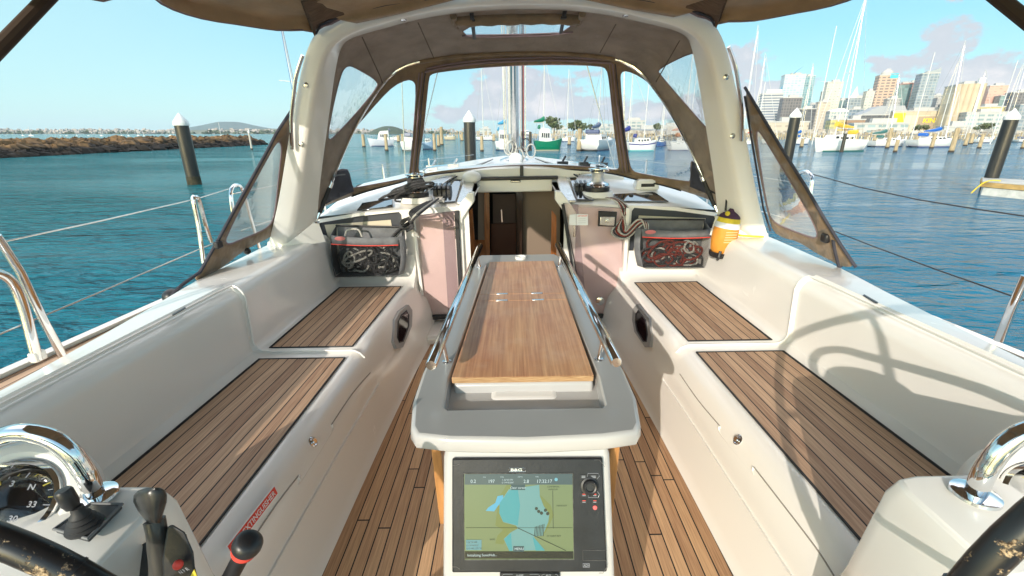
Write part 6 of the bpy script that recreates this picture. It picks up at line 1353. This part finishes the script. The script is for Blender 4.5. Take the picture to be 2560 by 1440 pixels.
tag(mb.build('wharf_walkway', mat('wharf_timber', (.38, .32, .24), .85, noise=.3, nscale=.3), smooth=False), 'long low timber walkway behind the moored yachts', 'walkway')

# ---------------------------------------------------------------- boats
GLASSB = mat('boat_window', (.03, .035, .05), .15)
def hullmat(c): return mat('hull_%02d_%02d_%02d' % tuple(int(v*99) for v in c), c, .3, noise=.04, nscale=.5)
MASTM = mat('white_mast', (.58, .575, .56), .4)
def yacht(px0, px1, wl, sheer, label, hull=(.78, .765, .74), mast=None, name='moored_yacht', cover=None, cabin='long', flip=False, stern=.0, boot=None, end=False, group='moored yachts', stripe=None):
    """hull between two picture columns standing on its own patch of water; bow to the right unless flipped"""
    pm = WZ((px0+px1)/2, wl, WATER_Z); D = pm.y; a = WD(px0, wl, (pm-EYE).dot(Vector((0, CP, -SP)))); b = WD(px1, wl, (pm-EYE).dot(Vector((0, CP, -SP))))
    Lp = (b-a).length; beam = min(Lp*.31, 3.6) if not end else Lp*.5
    H = (wl-sheer)/F*(pm-EYE).dot(Vector((0, CP, -SP)))*1.02
    ang = math.atan2(b.y-a.y, b.x-a.x)+(math.pi if flip else 0)+(.22 if not end else 0)
    Lh = Lp/math.cos(.22) if not end else Lp
    t = thing(name, (pm.x, pm.y+beam*.3, WATER_Z), label, 'sailboat' if mast else 'boat', group, frame=Matrix.Identity(4))
    t.rotation_euler = (0, 0, ang) if not end else (0, 0, math.atan2(pm.y, pm.x)+(math.pi if flip else 0)-.25); OGS[t.name] = Vector((0, 0, 0))
    if end: Lh, beam = Lp*2.4, Lp*.95
    def half(x):   # x in -.5 (stern) .. .5 (bow)
        return beam/2*(.78+.22*(1-abs((x+.2)/.3)) if x < .1 else max(0.02, (1-((x-.1)/.4)**2)**.8)*1.0) if x < .5 else .02
    def sh(x): return H*(.74+.27*max(0, x+.1)**1.5/.465+.10*max(0, -.1-x)/.4)
    xs = [-.5, -.46, -.3, -.1, .1, .25, .36, .44, .485, .5]; rg = []
    for x in xs:
        hb = min(half(x), beam/2); s_ = sh(x); rake = (x > .3)*.0; X_ = x*Lh
        eb, es = max(0, (x-.30)/.2)**2, max(0, (-.30-x)/.2)**1.5
        def XX(z_): f_ = 1-max(0, min(1, z_/s_)); return X_-eb*f_*Lh*.085+es*f_*Lh*.07
        kz = es*.16*H
        rg.append([Vector((XX(z_), k*hb*m_, z_)) for k, m_, z_ in ((-1, 1, s_), (-1, .98-.12*eb, s_*.55), (-1, .80-.4*eb, s_*.12+kz*.4), (-1, .25, -.35+kz*2.6), (1, .25, -.35+kz*2.6), (1, .80-.4*eb, s_*.12+kz*.4), (1, .98-.12*eb, s_*.55), (1, 1, s_))])
    mb = MB().loft(rg, closed=False, caps=False); n = 8
    mb.add(rg[0], [tuple(range(8))]); mb.build('hull', hullmat(hull), t, ang=50)
    bc = boot or (.05, .07, .15)
    MB().loft([[Vector((x*Lh, k*min(half(x), beam/2)*(.80 if x < .42 else .42), z_)) for k, z_ in ((-1, -.05), (-1.03, .14), (1.03, .14), (1, -.05))] for x in xs[1:-3]], closed=False).build('boot_stripe', hullmat(bc), t)
    deck = MB().loft([[Vector((x*Lh+(sh(x)*.25 if x > .45 else 0), k*min(half(x), beam/2)*.985, sh(x)-.03)) for k in (-1, 1)] for x in xs], closed=False); deck.build('deck', HULLW, t)
    if stripe: MB().loft([[Vector((x*Lh, k*(min(half(x), beam/2)*.995+.01), sh(x)*z_)) for z_ in (.72, .84)] for x in xs[:-2] for k in (-1,)], closed=False).build('sheer_stripe', hullmat(stripe), t)
    ch = H*.42 if cabin == 'long' else H*1.0
    c0, c1 = (-.22, .27) if cabin == 'long' else (-.30, .12)
    cb = MB().loft([[Vector((x*Lh, k*beam*.30*wf, z_)) for k, z_ in ((-1.05, sh(x)-.05), (-.95, sh(x)+ch*hf), (.95, sh(x)+ch*hf), (1.05, sh(x)-.05))] for x, wf, hf in ((c0, 1, .95), (c0+.01, 1, 1.05), (0, 1, 1), (c1-.07, .8, .8), (c1, .6, .05))], closed=False, caps=True).build('cabin', HULLW, t, ang=40)
    for k in range(4):
        x = c0+.06+(c1-c0-.2)*k/3
        for sd in (-1, 1): MB().box((x*Lh, sd*beam*.306, sh(x)+ch*.48), ((c1-c0)*Lh*.11, .06, ch*.36)).build('cabin_window', GLASSB, t)
    if mast:
        mxp, mtx, mty = mast; MH = max(6., (wl-mty)/F*(pm-EYE).dot(Vector((0, CP, -SP)))*.985); mxo = ((mxp-(px0+px1)/2)/F*(pm-EYE).dot(Vector((0, CP, -SP))))
        mxl = mxo*(1 if not flip else -1) if not end else .05*Lh; r_ = max(.07, .00075*D)
        ms_ = MB().tube([Vector((mxl, 0, H*.9)), Vector((mxl-(.01)*MH, 0, MH))], [r_, r_*.6], 8).build('mast', MASTM, t)
        MB().tube([Vector((mxl, -beam*.26, MH*.52)), Vector((mxl, beam*.26, MH*.52))], r_*.45, 6).build('spreader', MASTM, ms_)
        rw = max(.012, .00016*D)
        for q0 in ((Lh*.5, 0), (-Lh*.48, 0), (mxl, beam*.46), (mxl, -beam*.46)):
            if q0[1]: MB().tube([Vector((q0[0], q0[1], H)), Vector((mxl, q0[1]*.56, MH*.52)), Vector((mxl, 0, MH*.95))], rw, 4).build('shroud', STEEL, ms_)
            else: MB().tube([Vector((q0[0], 0, H)), Vector((mxl, 0, MH*.99))], rw*(2.2 if q0[0] > 0 else 1), 5).build('forestay' if q0[0] > 0 else 'backstay', MASTM if q0[0] > 0 else STEEL, ms_)
        if cover:
            sgn = -1
            MB().tube([Vector((mxl+.1, 0, H+ch+.9)), Vector((mxl-Lh*.12, 0, H+ch+.65)), Vector((mxl-Lh*.34, 0, H+ch+.5))], [.34, .26, .12], 8).build('sail_cover', hullmat(cover), t)
        MB().tube([Vector((mxl, 0, H+ch+.4)), Vector((mxl-Lh*.36, 0, H+ch+.35))], .06, 6).build('boom', MASTM, t)
    # pulpit and pushpit, stanchions with a wire
    for sd in (-1, 1):
        pts = [Vector((x*Lh, sd*min(half(x), beam/2)*.96, sh(x)+.55)) for x in (-.48, -.3, -.1, .1, .25, .4, .49)]
        MB().tube(pts, max(.014, .0002*D), 4).build('guard_wire', STEEL, t)
        for q in pts: MB().tube([q, q-Vector((0, 0, .56))], max(.016, .00025*D), 4).build('stanchion', STEEL, t)
    MB().box((c0*Lh-Lh*.04, 0, H+ch*.9), (Lh*.07, beam*.5, .5), Matrix.Rotation(.25, 3, 'Y')).build('spray_dodger', hullmat(cover or (.12, .14, .2)), t, bevel=.1)
    return t
yacht(2027, 2172, 379, 346, 'large white yacht with a sloping transom and a black post at its quarter', mast=(2085, 2150, 28), flip=True, cover=(.7, .45, .05), boot=(.02, .12, .1))
yacht(2172, 2277, 367, 350, 'white sloop moored directly behind the short white-capped post', mast=(2208, 2232, 200), cover=(.05, .15, .14))
yacht(2272, 2405, 368, 347, 'white sloop with a long window strip and bright blue sail cover', mast=(2350, 2407, 125), cover=(.02, .12, .45), boot=(.03, .05, .2))
yacht(2435, 2492, 357, 346, 'small white boat left of the thick pontoon pile', mast=(2398, 2400, 190))
yacht(2532, 2610, 356, 348, 'white boat cut by the right frame edge', mast=(2480, 2520, 110))
yacht(1984, 2028, 361, 347, 'small white yacht with a blue cover behind the large white yacht', mast=(1995, 2000, 175), cover=(.02, .12, .4))
yacht(1905, 1945, 360, 346, 'small white hull behind the starboard curtain', mast=(1872, 1884, 155), cover=(.5, .1, .05))
yacht(1335, 1406, 377, 348, 'green-hulled yacht with white pilothouse in the centre window', hull=(.0, .17, .09), mast=(1358, 1361, 168), cabin='house', cover=(.0, .15, .08), boot=(.35, .33, .25))
yacht(1457, 1528, 376, 345, 'white yacht seen stern-on near the starboard zip of the sprayhood', mast=(1488, 1493, 165), end=True, cover=(.05, .07, .15))
yacht(1566, 1646, 378, 352, 'white and navy yacht in the right sprayhood window', mast=(1567, 1587, 190), cover=(.03, .04, .2), stripe=(.03, .03, .2), boot=(.1, .4, .4))
yacht(1668, 1765, 377, 350, 'long white yacht partly behind the right frame tube', mast=(1708, 1738, 140), cover=(.45, .2, .1))
yacht(1404, 1441, 354, 343, 'small distant white boat right of the green yacht', mast=(1417, 1420, 188))
yacht(1640, 1668, 367, 352, 'small blue hull beyond the navy and white yacht', hull=(.05, .12, .3), mast=(1650, 1660, 230))
yacht(1238, 1288, 376, 350, 'white motor launch just left of the mast', cabin='house', name='motor_launch', mast=(1262, 1262, 170), cover=(.02, .25, .45))
yacht(1008, 1046, 377, 350, 'white bow beside the port zip of the sprayhood', end=True, mast=(1030, 1030, 330) if 0 else None, name='moored_boat')
yacht(920, 984, 366, 346, 'pale grey launch in the left sprayhood window', hull=(.5, .52, .58), name='motor_launch', cabin='house', flip=True)
yacht(1056, 1084, 374, 352, 'blue-grey hull between timber posts left of the capped pile', hull=(.3, .42, .55), name='moored_boat')
yacht(1189, 1240, 351, 341, 'low white boat beyond the post right of the capped pile', mast=(1208, 1208, 168), name='moored_yacht')
yacht(975, 1003, 352, 342, 'tiny white launch behind the posts, left window', name='motor_launch')
yacht(1110, 1140, 350, 340, 'tiny beige boat near the palisade', hull=(.6, .5, .35), name='moored_boat')
yacht(1860, 1880, 362, 352, 'white hull sliver behind the starboard arch leg', name='moored_boat', mast=(1848, 1860, 95))
# anchored fleet, far left: small but each its own boat
fl = [(57, 8, 20, 'left of the pair nearest the left edge'), (78, 13, 22, 'right of the pair nearest the left edge'), (151, 5, 0, 'lone dot left of the group'), (166, 6, 0, 'second lone dot'), (192, 4, 8, 'with a short mast before the headland'), (221, 6, 0, 'midway to the tall-masted one'), (254, 9, 22, 'with the tallest mast of the middle group'), (290, 8, 0, 'left of the three close together'), (304, 7, 12, 'centre of the three close together'), (321, 7, 10, 'right of the three close together'), (346, 9, 14, 'left of the pair near the pile'), (360, 6, 12, 'right of the pair near the pile'), (426, 10, 12, 'closest to the black pile'), (553, 8, 32, 'with a tall mast before the island')]
for px, ln, mh, lb in fl:
    D = 420; p = WD(px, 338.0, D); t = thing('anchored_boat', (p.x, p.y, WATER_Z), 'tiny white anchored boat '+lb, 'sailboat' if mh else 'boat', 'boats anchored beyond the breakwater', frame=Matrix.Identity(4)); OGS[t.name] = Vector((0, 0, 0)); Lb = ln/F*D*.95
    MB().loft([[Vector((x*Lb, k*Lb*.15*(1-max(0, x*1.6)**2), z)) for k, z in ((-1, Lb*.13), (-.6, 0), (.6, 0), (1, Lb*.13))] for x in (-.5, -.2, .1, .3, .45, .5)], closed=False, caps=True).build('hull', HULLW, t)
    MB().box((-.05*Lb, 0, Lb*.19), (Lb*.45, Lb*.2, Lb*.12)).build('cabin', HULLW, t)
    if mh: MB().tube([Vector((0, 0, 0)), Vector((-.3, 0, mh/F*D))], .16, 5).build('mast', MASTM, t)
# bare masts of boats hidden behind the wharf
for i, (xb, xt, yt, yb) in enumerate([(2278, 2288, 135, 330), (2033, 2140, 60, 318), (1722, 1760, 175, 320), (1540, 1546, 215, 325), (1610, 1625, 205, 325), (1890, 1908, 205, 310), (2480, 2545, 150, 322), (2362, 2385, 230, 320), (1655, 1662, 190, 320)]):
    D = 95; p = WD(xb, 345, D); wv = wdir(xt, yt); zt = 1.5+wv.z/math.hypot(wv.x, wv.y)*math.hypot(p.x, p.y)
    t = tag(MB().tube([Vector((0, 0, 0)), Vector((0, 0, zt-WATER_Z))], [.11, .07], 8).build('yacht_mast', MASTM, None, origin=(0, 0, 0)), ['tall pale mast rising over the yacht with the blue sail cover', 'raked mast left of the tallest one, over the large white yacht', 'pale mast behind the right side window', 'thin mast right of the starboard zip', 'thin mast over the navy and white yacht', 'thin mast by the white striped tower', 'dark thin mast against the cloud at far right', 'short mast before the beige silo', 'thin mast over the small blue hull'][i], 'mast', 'masts of boats berthed behind the wharf')
    t.location = (p.x, p.y, WATER_Z)
    MB().tube([Vector((-1, 0, (zt-WATER_Z)*.55)), Vector((1, 0, (zt-WATER_Z)*.55))], .035, 5).build('spreader', MASTM, t)
t = tag(MB().tube([WD(770, 400, 60), WD(701, 60, 60)], [.09, .07], 8).build('yacht_mast', MASTM, None, origin=WD(770, 400, 60)), 'mast with one white spreader and a red halyard, left of the port arch leg', 'mast')
MB().tube([WD(698, 201, 60), WD(748, 206, 60)], .06, 6).build('spreader', MASTM, t)
MB().tube([WD(776, 400, 59.8), WD(704, 60, 59.8)], .03, 5).build('red_halyard', ROPER, t); MB().tube([WD(762, 400, 59.9), WD(700, 60, 59.9)], .03, 5).build('blue_halyard', mat('blue_line', (.05, .12, .35), .7), t)
# ---------------------------------------------------------------- city
def facade(name, wall, glass, fw, fh, rough=.4, mortar=.3, offs=0.):
    """storeys and bays: glass set between wall bands, in metres of the building's own wall"""
    if name in MATS: return MATS[name]
    m = bpy.data.materials.new(name); n, l = nodes_of(m); b = n['Principled BSDF']; b.inputs['Roughness'].default_value = rough
    wall = tuple(v*.82 for v in wall); glass = tuple(v*.8 for v in glass)
    uv = n.new('ShaderNodeUVMap'); br = n.new('ShaderNodeTexBrick'); br.offset = offs; l.new(uv.outputs[0], br.inputs[0])
    br.inputs['Scale'].default_value = 1; br.inputs['Brick Width'].default_value = fw; br.inputs['Row Height'].default_value = fh; br.inputs['Mortar Size'].default_value = mortar; br.inputs['Mortar Smooth'].default_value = 0
    br.inputs[1].default_value = (*glass, 1); br.inputs[2].default_value = (*[min(1, v*1.7+.01) for v in glass], 1); br.inputs[3].default_value = (*wall, 1)
    l.new(br.outputs[0], b.inputs['Base Color']); MATS[name] = m; return m
FC = {
 'white_bands': facade('white_bands', (.52, .52, .52), (.10, .13, .18), 60, 3.4, mortar=.95),
 'glass_white': facade('glass_white', (.48, .53, .56), (.27, .42, .46), 5, 3.5, mortar=.7),
 'glass_blue': facade('glass_blue', (.30, .42, .46), (.10, .22, .27), 4, 3.6, rough=.15, mortar=.4),
 'dark_grid': facade('dark_grid', (.17, .16, .17), (.06, .06, .07), 3, 3.4, mortar=.5),
 'cream_grid': facade('cream_grid', (.58, .55, .48), (.22, .29, .27), 4.5, 3.4, mortar=1.1),
 'green_glass': facade('green_glass', (.22, .29, .29), (.14, .22, .22), 5, 4, rough=.15, mortar=.5),
 'tan_bands': facade('tan_bands', (.55, .38, .28), (.12, .10, .10), 6, 3.6, mortar=.95),
 'grey_glass': facade('grey_glass', (.34, .37, .40), (.14, .19, .24), 4, 3.6, rough=.15, mortar=.45),
 'grey_plain': facade('grey_plain', (.38, .37, .36), (.17, .17, .18), 4, 3.4, mortar=.8),
 'maroon': facade('maroon', (.30, .15, .13), (.10, .06, .06), 5, 3.6, mortar=.9),
 'pink': facade('pink_grid', (.64, .38, .30), (.38, .22, .18), 5, 3.6, mortar=1.2),
 'plain_tan': facade('plain_tan', (.52, .43, .30), (.50, .41, .285), 14, 9, mortar=.2),
 'yellow_low': facade('yellow_low', (.62, .50, .18), (.25, .24, .12), 6, 3.5, mortar=.9),
 'white_low': facade('white_low', (.54, .53, .50), (.2, .27, .28), 6, 3.5, mortar=.9),
 'black_low': facade('black_low', (.10, .10, .11), (.04, .045, .06), 5, 4, mortar=.6),
 'beige_low': facade('beige_low', (.56, .48, .38), (.30, .25, .2), 7, 3.8, mortar=1.2),
 'brown_low': facade('brown_low', (.34, .20, .12), (.18, .1, .06), 6, 3.5, mortar=1)}
def bld(px0, px1, top, D, fc, label, depth=None, roof=None, extra=None, name='building', base=335, yaw=None, cat='building'):
    a, b = WD(px0, 334, D), WD(px1, 334, D); wdt = (b-a).length; c = (a+b)/2; wv = wdir((px0+px1)/2, top); zt = 1.5+wv.z/math.hypot(wv.x, wv.y)*math.hypot(c.x, c.y)
    z0 = 1.0; H = zt-z0; dp = depth or max(12, min(wdt*.8, 30)); yaw = yaw if yaw is not None else math.atan2(-c.x, c.y)*.55
    t = thing(name, (c.x, c.y+dp/2, z0), label, cat, 'buildings of the city skyline', frame=Matrix.Identity(4)); t.rotation_euler = (0, 0, yaw); OGS[t.name] = Vector((0, 0, 0))
    mb = MB(); vs = [Vector((sx*wdt/2, sy*dp/2, z)) for z in (0, H) for sx, sy in ((-1, -1), (1, -1), (1, 1), (-1, 1))]; mb.add(vs, [(0, 1, 5, 4), (1, 2, 6, 5), (2, 3, 7, 6), (3, 0, 4, 7)])
    w_ = mb.build('walls', FC[fc], t, smooth=False)
    uvl = w_.data.uv_layers.new(name='UVMap')
    for pl_ in w_.data.polygons:
        ax_ = 0 if abs(pl_.normal.y) > .5 else 1
        for li in pl_.loop_indices: co = w_.data.vertices[w_.data.loops[li].vertex_index].co; uvl.data[li].uv = (co[ax_]+500, co.z)
    rm = mat('roof_grey', (.45, .44, .42), .8)
    MB().box((0, 0, H+.4), (wdt+.8, dp+.8, 1.0)).build('parapet', rm if roof is None else mat('roof_%s' % roof[0], roof[1], .7), t, smooth=False)
    MB().box((wdt*.08, 0, H+2), (wdt*.45, dp*.45, 3.4)).build('plant_room', rm, t, smooth=False)
    if extra: extra(t, wdt, dp, H)
    return t
def fin(t, w, d, h):
    pts = [Vector((-w*.5-2+(k/8)**2*w*.9, -d*.3, h*.72+k/8*h*.42)) for k in range(9)]
    MB().loft([[q, q+Vector((2.2*(1-i/8)+.2, 0, -3*(1-i/8))), q+Vector((2.2*(1-i/8)+.2, 3, -3*(1-i/8))), q+Vector((0, 3, 0))] for i, q in enumerate(pts)], caps=True).build('curved_fin', mat('fin_blue', (.05, .25, .42), .3), t)
def spire(t, w, d, h): MB().lathe([(w*.30, 0), (w*.16, 7), (.3, 16), (.05, 17)], 4, Matrix.Translation((-w*.1, 0, h))).build('pointed_roof', mat('roof_white', (.7, .7, .7), .6), t)
def cyan(t, w, d, h):
    MB().box((w*.28, -d*.5, h-1), (w*.42, .8, 6)).build('crown_panel', mat('cyan_panel', (.04, .42, .58), .4), t); MB().lathe([(w*.35, h), (w*.35, h+4), (w*.1, h+9), (.1, h+9.5)], 20, Matrix.Translation((0, 0, 0))).build('domed_top', mat('roof_grey', (.45, .44, .42), .8), t)  # plain cyan-coloured panel near the top
def dome(t, w, d, h): MB().loft([[Vector((w/2*math.cos(a), y, h+w*.16*math.sin(a))) for a in [math.pi*k/12 for k in range(13)]] for y in (-d/2-.5, d/2)], closed=True, caps=True).build('arched_roof', mat('roof_white', (.7, .7, .7), .6), t)
def slope(t, w, d, h): MB().prism([(-w/2, -d/2, h), (w/2, -d/2, h), (w*.38, -d/2, h+9), (-w*.1, -d/2, h+9)], (0, d, 0)).build('sloping_roof', mat('roof_slate', (.33, .34, .36), .6), t, smooth=False)
def cap(t, w, d, h): MB().box((w*.08, 0, h+2.8), (w*.72, d*.7, 5.6)).build('roof_cap', mat('roof_white', (.7, .7, .7), .6), t, smooth=False)
def mono(t, w, d, h): MB().prism([(-w/2, -d/2, h), (w/2, -d/2, h), (w/2, -d/2, h+7)], (0, d, 0)).build('mono_roof', FC['grey_glass'], t, smooth=False)
bld(1897, 1943, 235, 620, 'white_bands', 'white banded tower with a white roof cap, leftmost beside the curtain', extra=cap)
bld(1945, 1990, 188, 760, 'glass_white', 'tall pale glass tower carrying a curved blue fin', extra=fin, depth=25)
bld(1990, 2013, 192, 780, 'glass_blue', 'slim blue-green glass tower beside the finned one', depth=18)
bld(1950, 1992, 245, 560, 'dark_grid', 'dark grey gridded office block behind the capped pile')
bld(1994, 2030, 273, 540, 'black_low', 'low dark block right of the capped pile')
bld(2050, 2083, 207, 640, 'cream_grid', 'tall white gridded tower behind the tallest mast')
bld(2036, 2062, 256, 620, 'beige_low', 'lower cream wing left of the tall white gridded tower')
bld(2040, 2052, 230, 760, 'beige_low', 'thin brownish tower behind the cream wing')
bld(2080, 2122, 251, 700, 'green_glass', 'green glass block with a flat top, left of the pointed one')
bld(2112, 2148, 246, 660, 'grey_glass', 'grey office block with a small pointed white roof', extra=spire)
bld(2140, 2172, 254, 720, 'green_glass', 'green glass block right of the pointed one')
bld(2072, 2112, 279, 520, 'white_low', 'white building with an arched roof', extra=dome)
bld(2116, 2148, 274, 560, 'grey_glass', 'plain white block right of the arched roof')
bld(2148, 2165, 230, 600, 'cream_grid', 'thin cream tower left of the tan banded tower')
bld(2174, 2211, 190, 640, 'tan_bands', 'tall tan banded tower topped by a cyan panel and dome', extra=cyan)
bld(2205, 2232, 248, 560, 'grey_plain', 'plain grey block right of the tan banded tower')
bld(2222, 2250, 212, 680, 'green_glass', 'glass tower with a reddish crown behind the rigging', roof=('red', (.35, .14, .10)))
bld(2246, 2266, 208, 720, 'maroon', 'maroon brown tower behind a tall white mast')
bld(2278, 2312, 186, 640, 'grey_glass', 'tall grey glass tower with slanting roof', extra=mono, depth=22)
bld(2330, 2366, 246, 700, 'grey_plain', 'pale gridded block left of the beige silo')
bld(2340, 2350, 262, 640, 'dark_grid', 'slim dark block beside the pale gridded one')
bld(2160, 2262, 288, 470, 'black_low', 'long black waterfront hall with sloping slate roof', extra=slope, depth=30)
def signs(t, w, d, h):
    MB().box((-w*.40, -d/2-.6, h*.62), (w*.18, .8, h*.62)).build('yellow_box_sign', mat('sign_yellow', (.80, .58, .0), .5), t, smooth=False)
    MB().box((w*.08, -d/2-.4, h*.5), (w*.34, .5, h*.55)).build('brown_panel', mat('panel_brown', (.36, .27, .18), .6), t, smooth=False)
    me = text('yellow_lettering', 'KIND', Vector((-w*.02, -d/2-.9, h*.50)), (1, 0, 0), (0, 0, 1), h*.20, mat('sign_yellow', (.8, .58, 0), .5), t, bold=.03)
bld(2252, 2382, 278, 450, 'plain_tan', 'long tan warehouse with yellow signs', extra=signs, depth=30)
def silo(t, w, d, h):
    for k in range(5):
        MB().lathe([(w*.12, 0), (w*.12, h+1)], 24, Matrix.Translation((-w*.4+k*w*.2, -d/2, 0))).build('silo_bay', mat('silo_beige', (.50, .41, .29), .85, noise=.08, nscale=.1), t)
    MB().tube([Vector((w*.28, -d/2-w*.15, 0)), Vector((w*.34, -d/2-w*.15, h+4))], .9, 8).build('white_pipe', mat('roof_white', (.7, .7, .7), .6), t)
    MB().box((w*.3, -d/2, h+3), (w*.2, 4, 5)).build('head_house', mat('roof_white', (.7, .7, .7), .6), t)
bld(2378, 2434, 214, 420, 'plain_tan', 'massive beige silo with a white pipe up its side', extra=silo, depth=24, cat='silo')
bld(2450, 2484, 216, 640, 'pink', 'pink brick tower right of the silo')
bld(2440, 2492, 268, 500, 'yellow_low', 'low yellow-brown block in front of the pink tower')
bld(2432, 2520, 282, 400, 'white_low', 'white framed office building at the foot of the silo', depth=24)
bld(2486, 2524, 240, 620, 'green_glass', 'pale block with green glazing right of the pink tower')
bld(2516, 2560, 232, 560, 'dark_grid', 'dark tower at the right edge above the pile cap')
bld(2548, 2600, 262, 460, 'grey_glass', 'grey glass block cut off by the right frame edge')
bld(2122, 2160, 300, 380, 'brown_low', 'low brown hall behind the large white yacht', depth=14)
bld(2080, 2116, 300, 390, 'yellow_low', 'small cream-yellow building behind the tallest mast', depth=14)
bld(1930, 2020, 306, 330, 'beige_low', 'long low beige shed behind the capped pile', depth=16)
bld(2150, 2262, 310, 300, 'white_low', 'long white waterfront marquee', extra=dome if 0 else None, depth=12)
bld(2375, 2425, 318, 280, 'white_low', 'white gabled boat shed below the silo', depth=12)
bld(1553, 1616, 302, 520, 'white_low', 'large white block seen through the right sprayhood window', depth=30)
bld(1526, 1552, 312, 540, 'white_low', 'smaller white block left of the large one, behind the zip', depth=20)
bld(1616, 1775, 316, 480, 'beige_low', 'long pale shed continuing right of the white block', depth=20)
bld(1480, 1530, 318, 500, 'white_low', 'white shed behind the stern-on yacht', depth=16)
bld(1555, 1700, 326, 330, 'grey_glass' if 0 else 'beige_low', 'low grey-roofed wharf shed', roof=('slate2', (.25, .27, .3)), depth=12)
bld(1198, 1226, 323, 620, 'white_low', 'distant white ship superstructure right of the capped pile', depth=20, cat='ship')
bld(1380, 1420, 322, 560, 'white_low', 'low white building on the reclaimed land behind the green yacht', depth=14)
for px0, px1, top, D, fc, lb in ((2010, 2036, 262, 820, 'grey_glass', 'grey-blue block rising behind the capped pile, right of the low dark block'), (2098, 2118, 262, 840, 'grey_plain', 'grey slab behind the arched-roof building'), (2168, 2180, 240, 820, 'grey_glass', 'thin grey-blue tower touching the left of the tan banded one'), (2214, 2226, 226, 820, 'grey_glass', 'slim grey tower close behind the right side of the tan banded one'), (2266, 2280, 236, 800, 'dark_grid', 'slim dark tower between the maroon tower and the tall glass one'), (2312, 2332, 240, 820, 'grey_plain', 'grey tower just right of the tall glass one'), (2364, 2378, 252, 760, 'beige_low', 'narrow beige block touching the left of the silo'), (2434, 2450, 250, 760, 'grey_plain', 'narrow grey block between the silo and the pink tower'), (2524, 2542, 252, 800, 'tan_bands', 'brown banded block behind the dark tower at the right edge'), (1905, 1925, 262, 760, 'grey_plain', 'grey tower partly behind the white banded one')):
    bld(px0, px1, top, D, fc, lb)
# trees on the waterfront: one thing each
def tree(px, D, h, label):
    p = WD(px, 334, D); t = thing('tree', (p.x, p.y, 1.5), label, 'tree', 'waterfront trees', frame=Matrix.Identity(4)); OGS[t.name] = Vector((0, 0, 0)); s = random.random()
    MB().tube([Vector((0, 0, 0)), Vector((.1, 0, h*.5))], [h*.05, h*.03], 6).build('trunk', mat('bark', (.1, .07, .05), .9), t)
    mb = MB()
    for _ in range(7): clump(mb, (random.uniform(-.35, .35)*h, random.uniform(-.3, .3)*h, h*random.uniform(.45, .85)), h*random.uniform(.2, .34), 34, .8, .3)
    mb.build('crown', FOL, t)
for px, D, h, lb in ((1432, 300, 9, 'dark round tree behind the green yacht'), (1392, 330, 8, 'small tree left of the round one'), (1455, 300, 8, 'tree beside the thick mooring post'), (1475, 320, 7, 'low tree left of the stern-on yacht'), (1385, 345, 12, 'tall palm-like tree above the green yacht'), (1640, 300, 7, 'bushy tree before the long pale shed'), (2292, 300, 6, 'dark bush before the tan warehouse'), (2306, 300, 6, 'second dark bush right of the mast, before the warehouse'), (2447, 270, 6, 'dark tree at the foot of the white office building'), (2462, 270, 6, 'dark tree right of the one by the boat shed'), (2365, 300, 5, 'low green tree left of the boat shed')): tree(px, D, h, lb)
# clutter of small craft and gear along the walkway
mb = MB(); cols_ = []
for k in range(420):
    px = random.uniform(1560, 2600); D = random.uniform(185, 260); p = WD(px, 334, D); s_ = random.uniform(.6, 2.2); mb.box((p.x, p.y, .4+s_*.5+random.uniform(0, 1.2)), (s_*random.uniform(.6, 2), s_, s_*random.uniform(.4, 1.2)), Matrix.Rotation(random.random()*3, 3, 'Z'))
tag(mb.build('quay_clutter', mat('clutter', (.62, .56, .48), .8, c2=(.22, .19, .16), nscale=.35), smooth=False), 'jumble of covered dinghies and dock gear along the far quay', 'dock gear', kind='stuff')
# ---------------------------------------------------------------- the air
hz = bpy.data.materials.new('haze'); n, l = nodes_of(hz); n.clear(); o = n.new('ShaderNodeOutputMaterial'); v = n.new('ShaderNodeVolumePrincipled'); v.inputs['Density'].default_value = .00007; v.inputs['Color'].default_value = (.72, .86, 1, 1); v.inputs['Anisotropy'].default_value = .1; l.new(v.outputs[0], o.inputs['Volume'])
HB = MB().box((0, 4300, 80), (12200, 9600, 170)).build('haze', hz, None, smooth=False)
tag(HB, 'pale sea haze filling the air over the harbour', 'haze', kind='stuff')
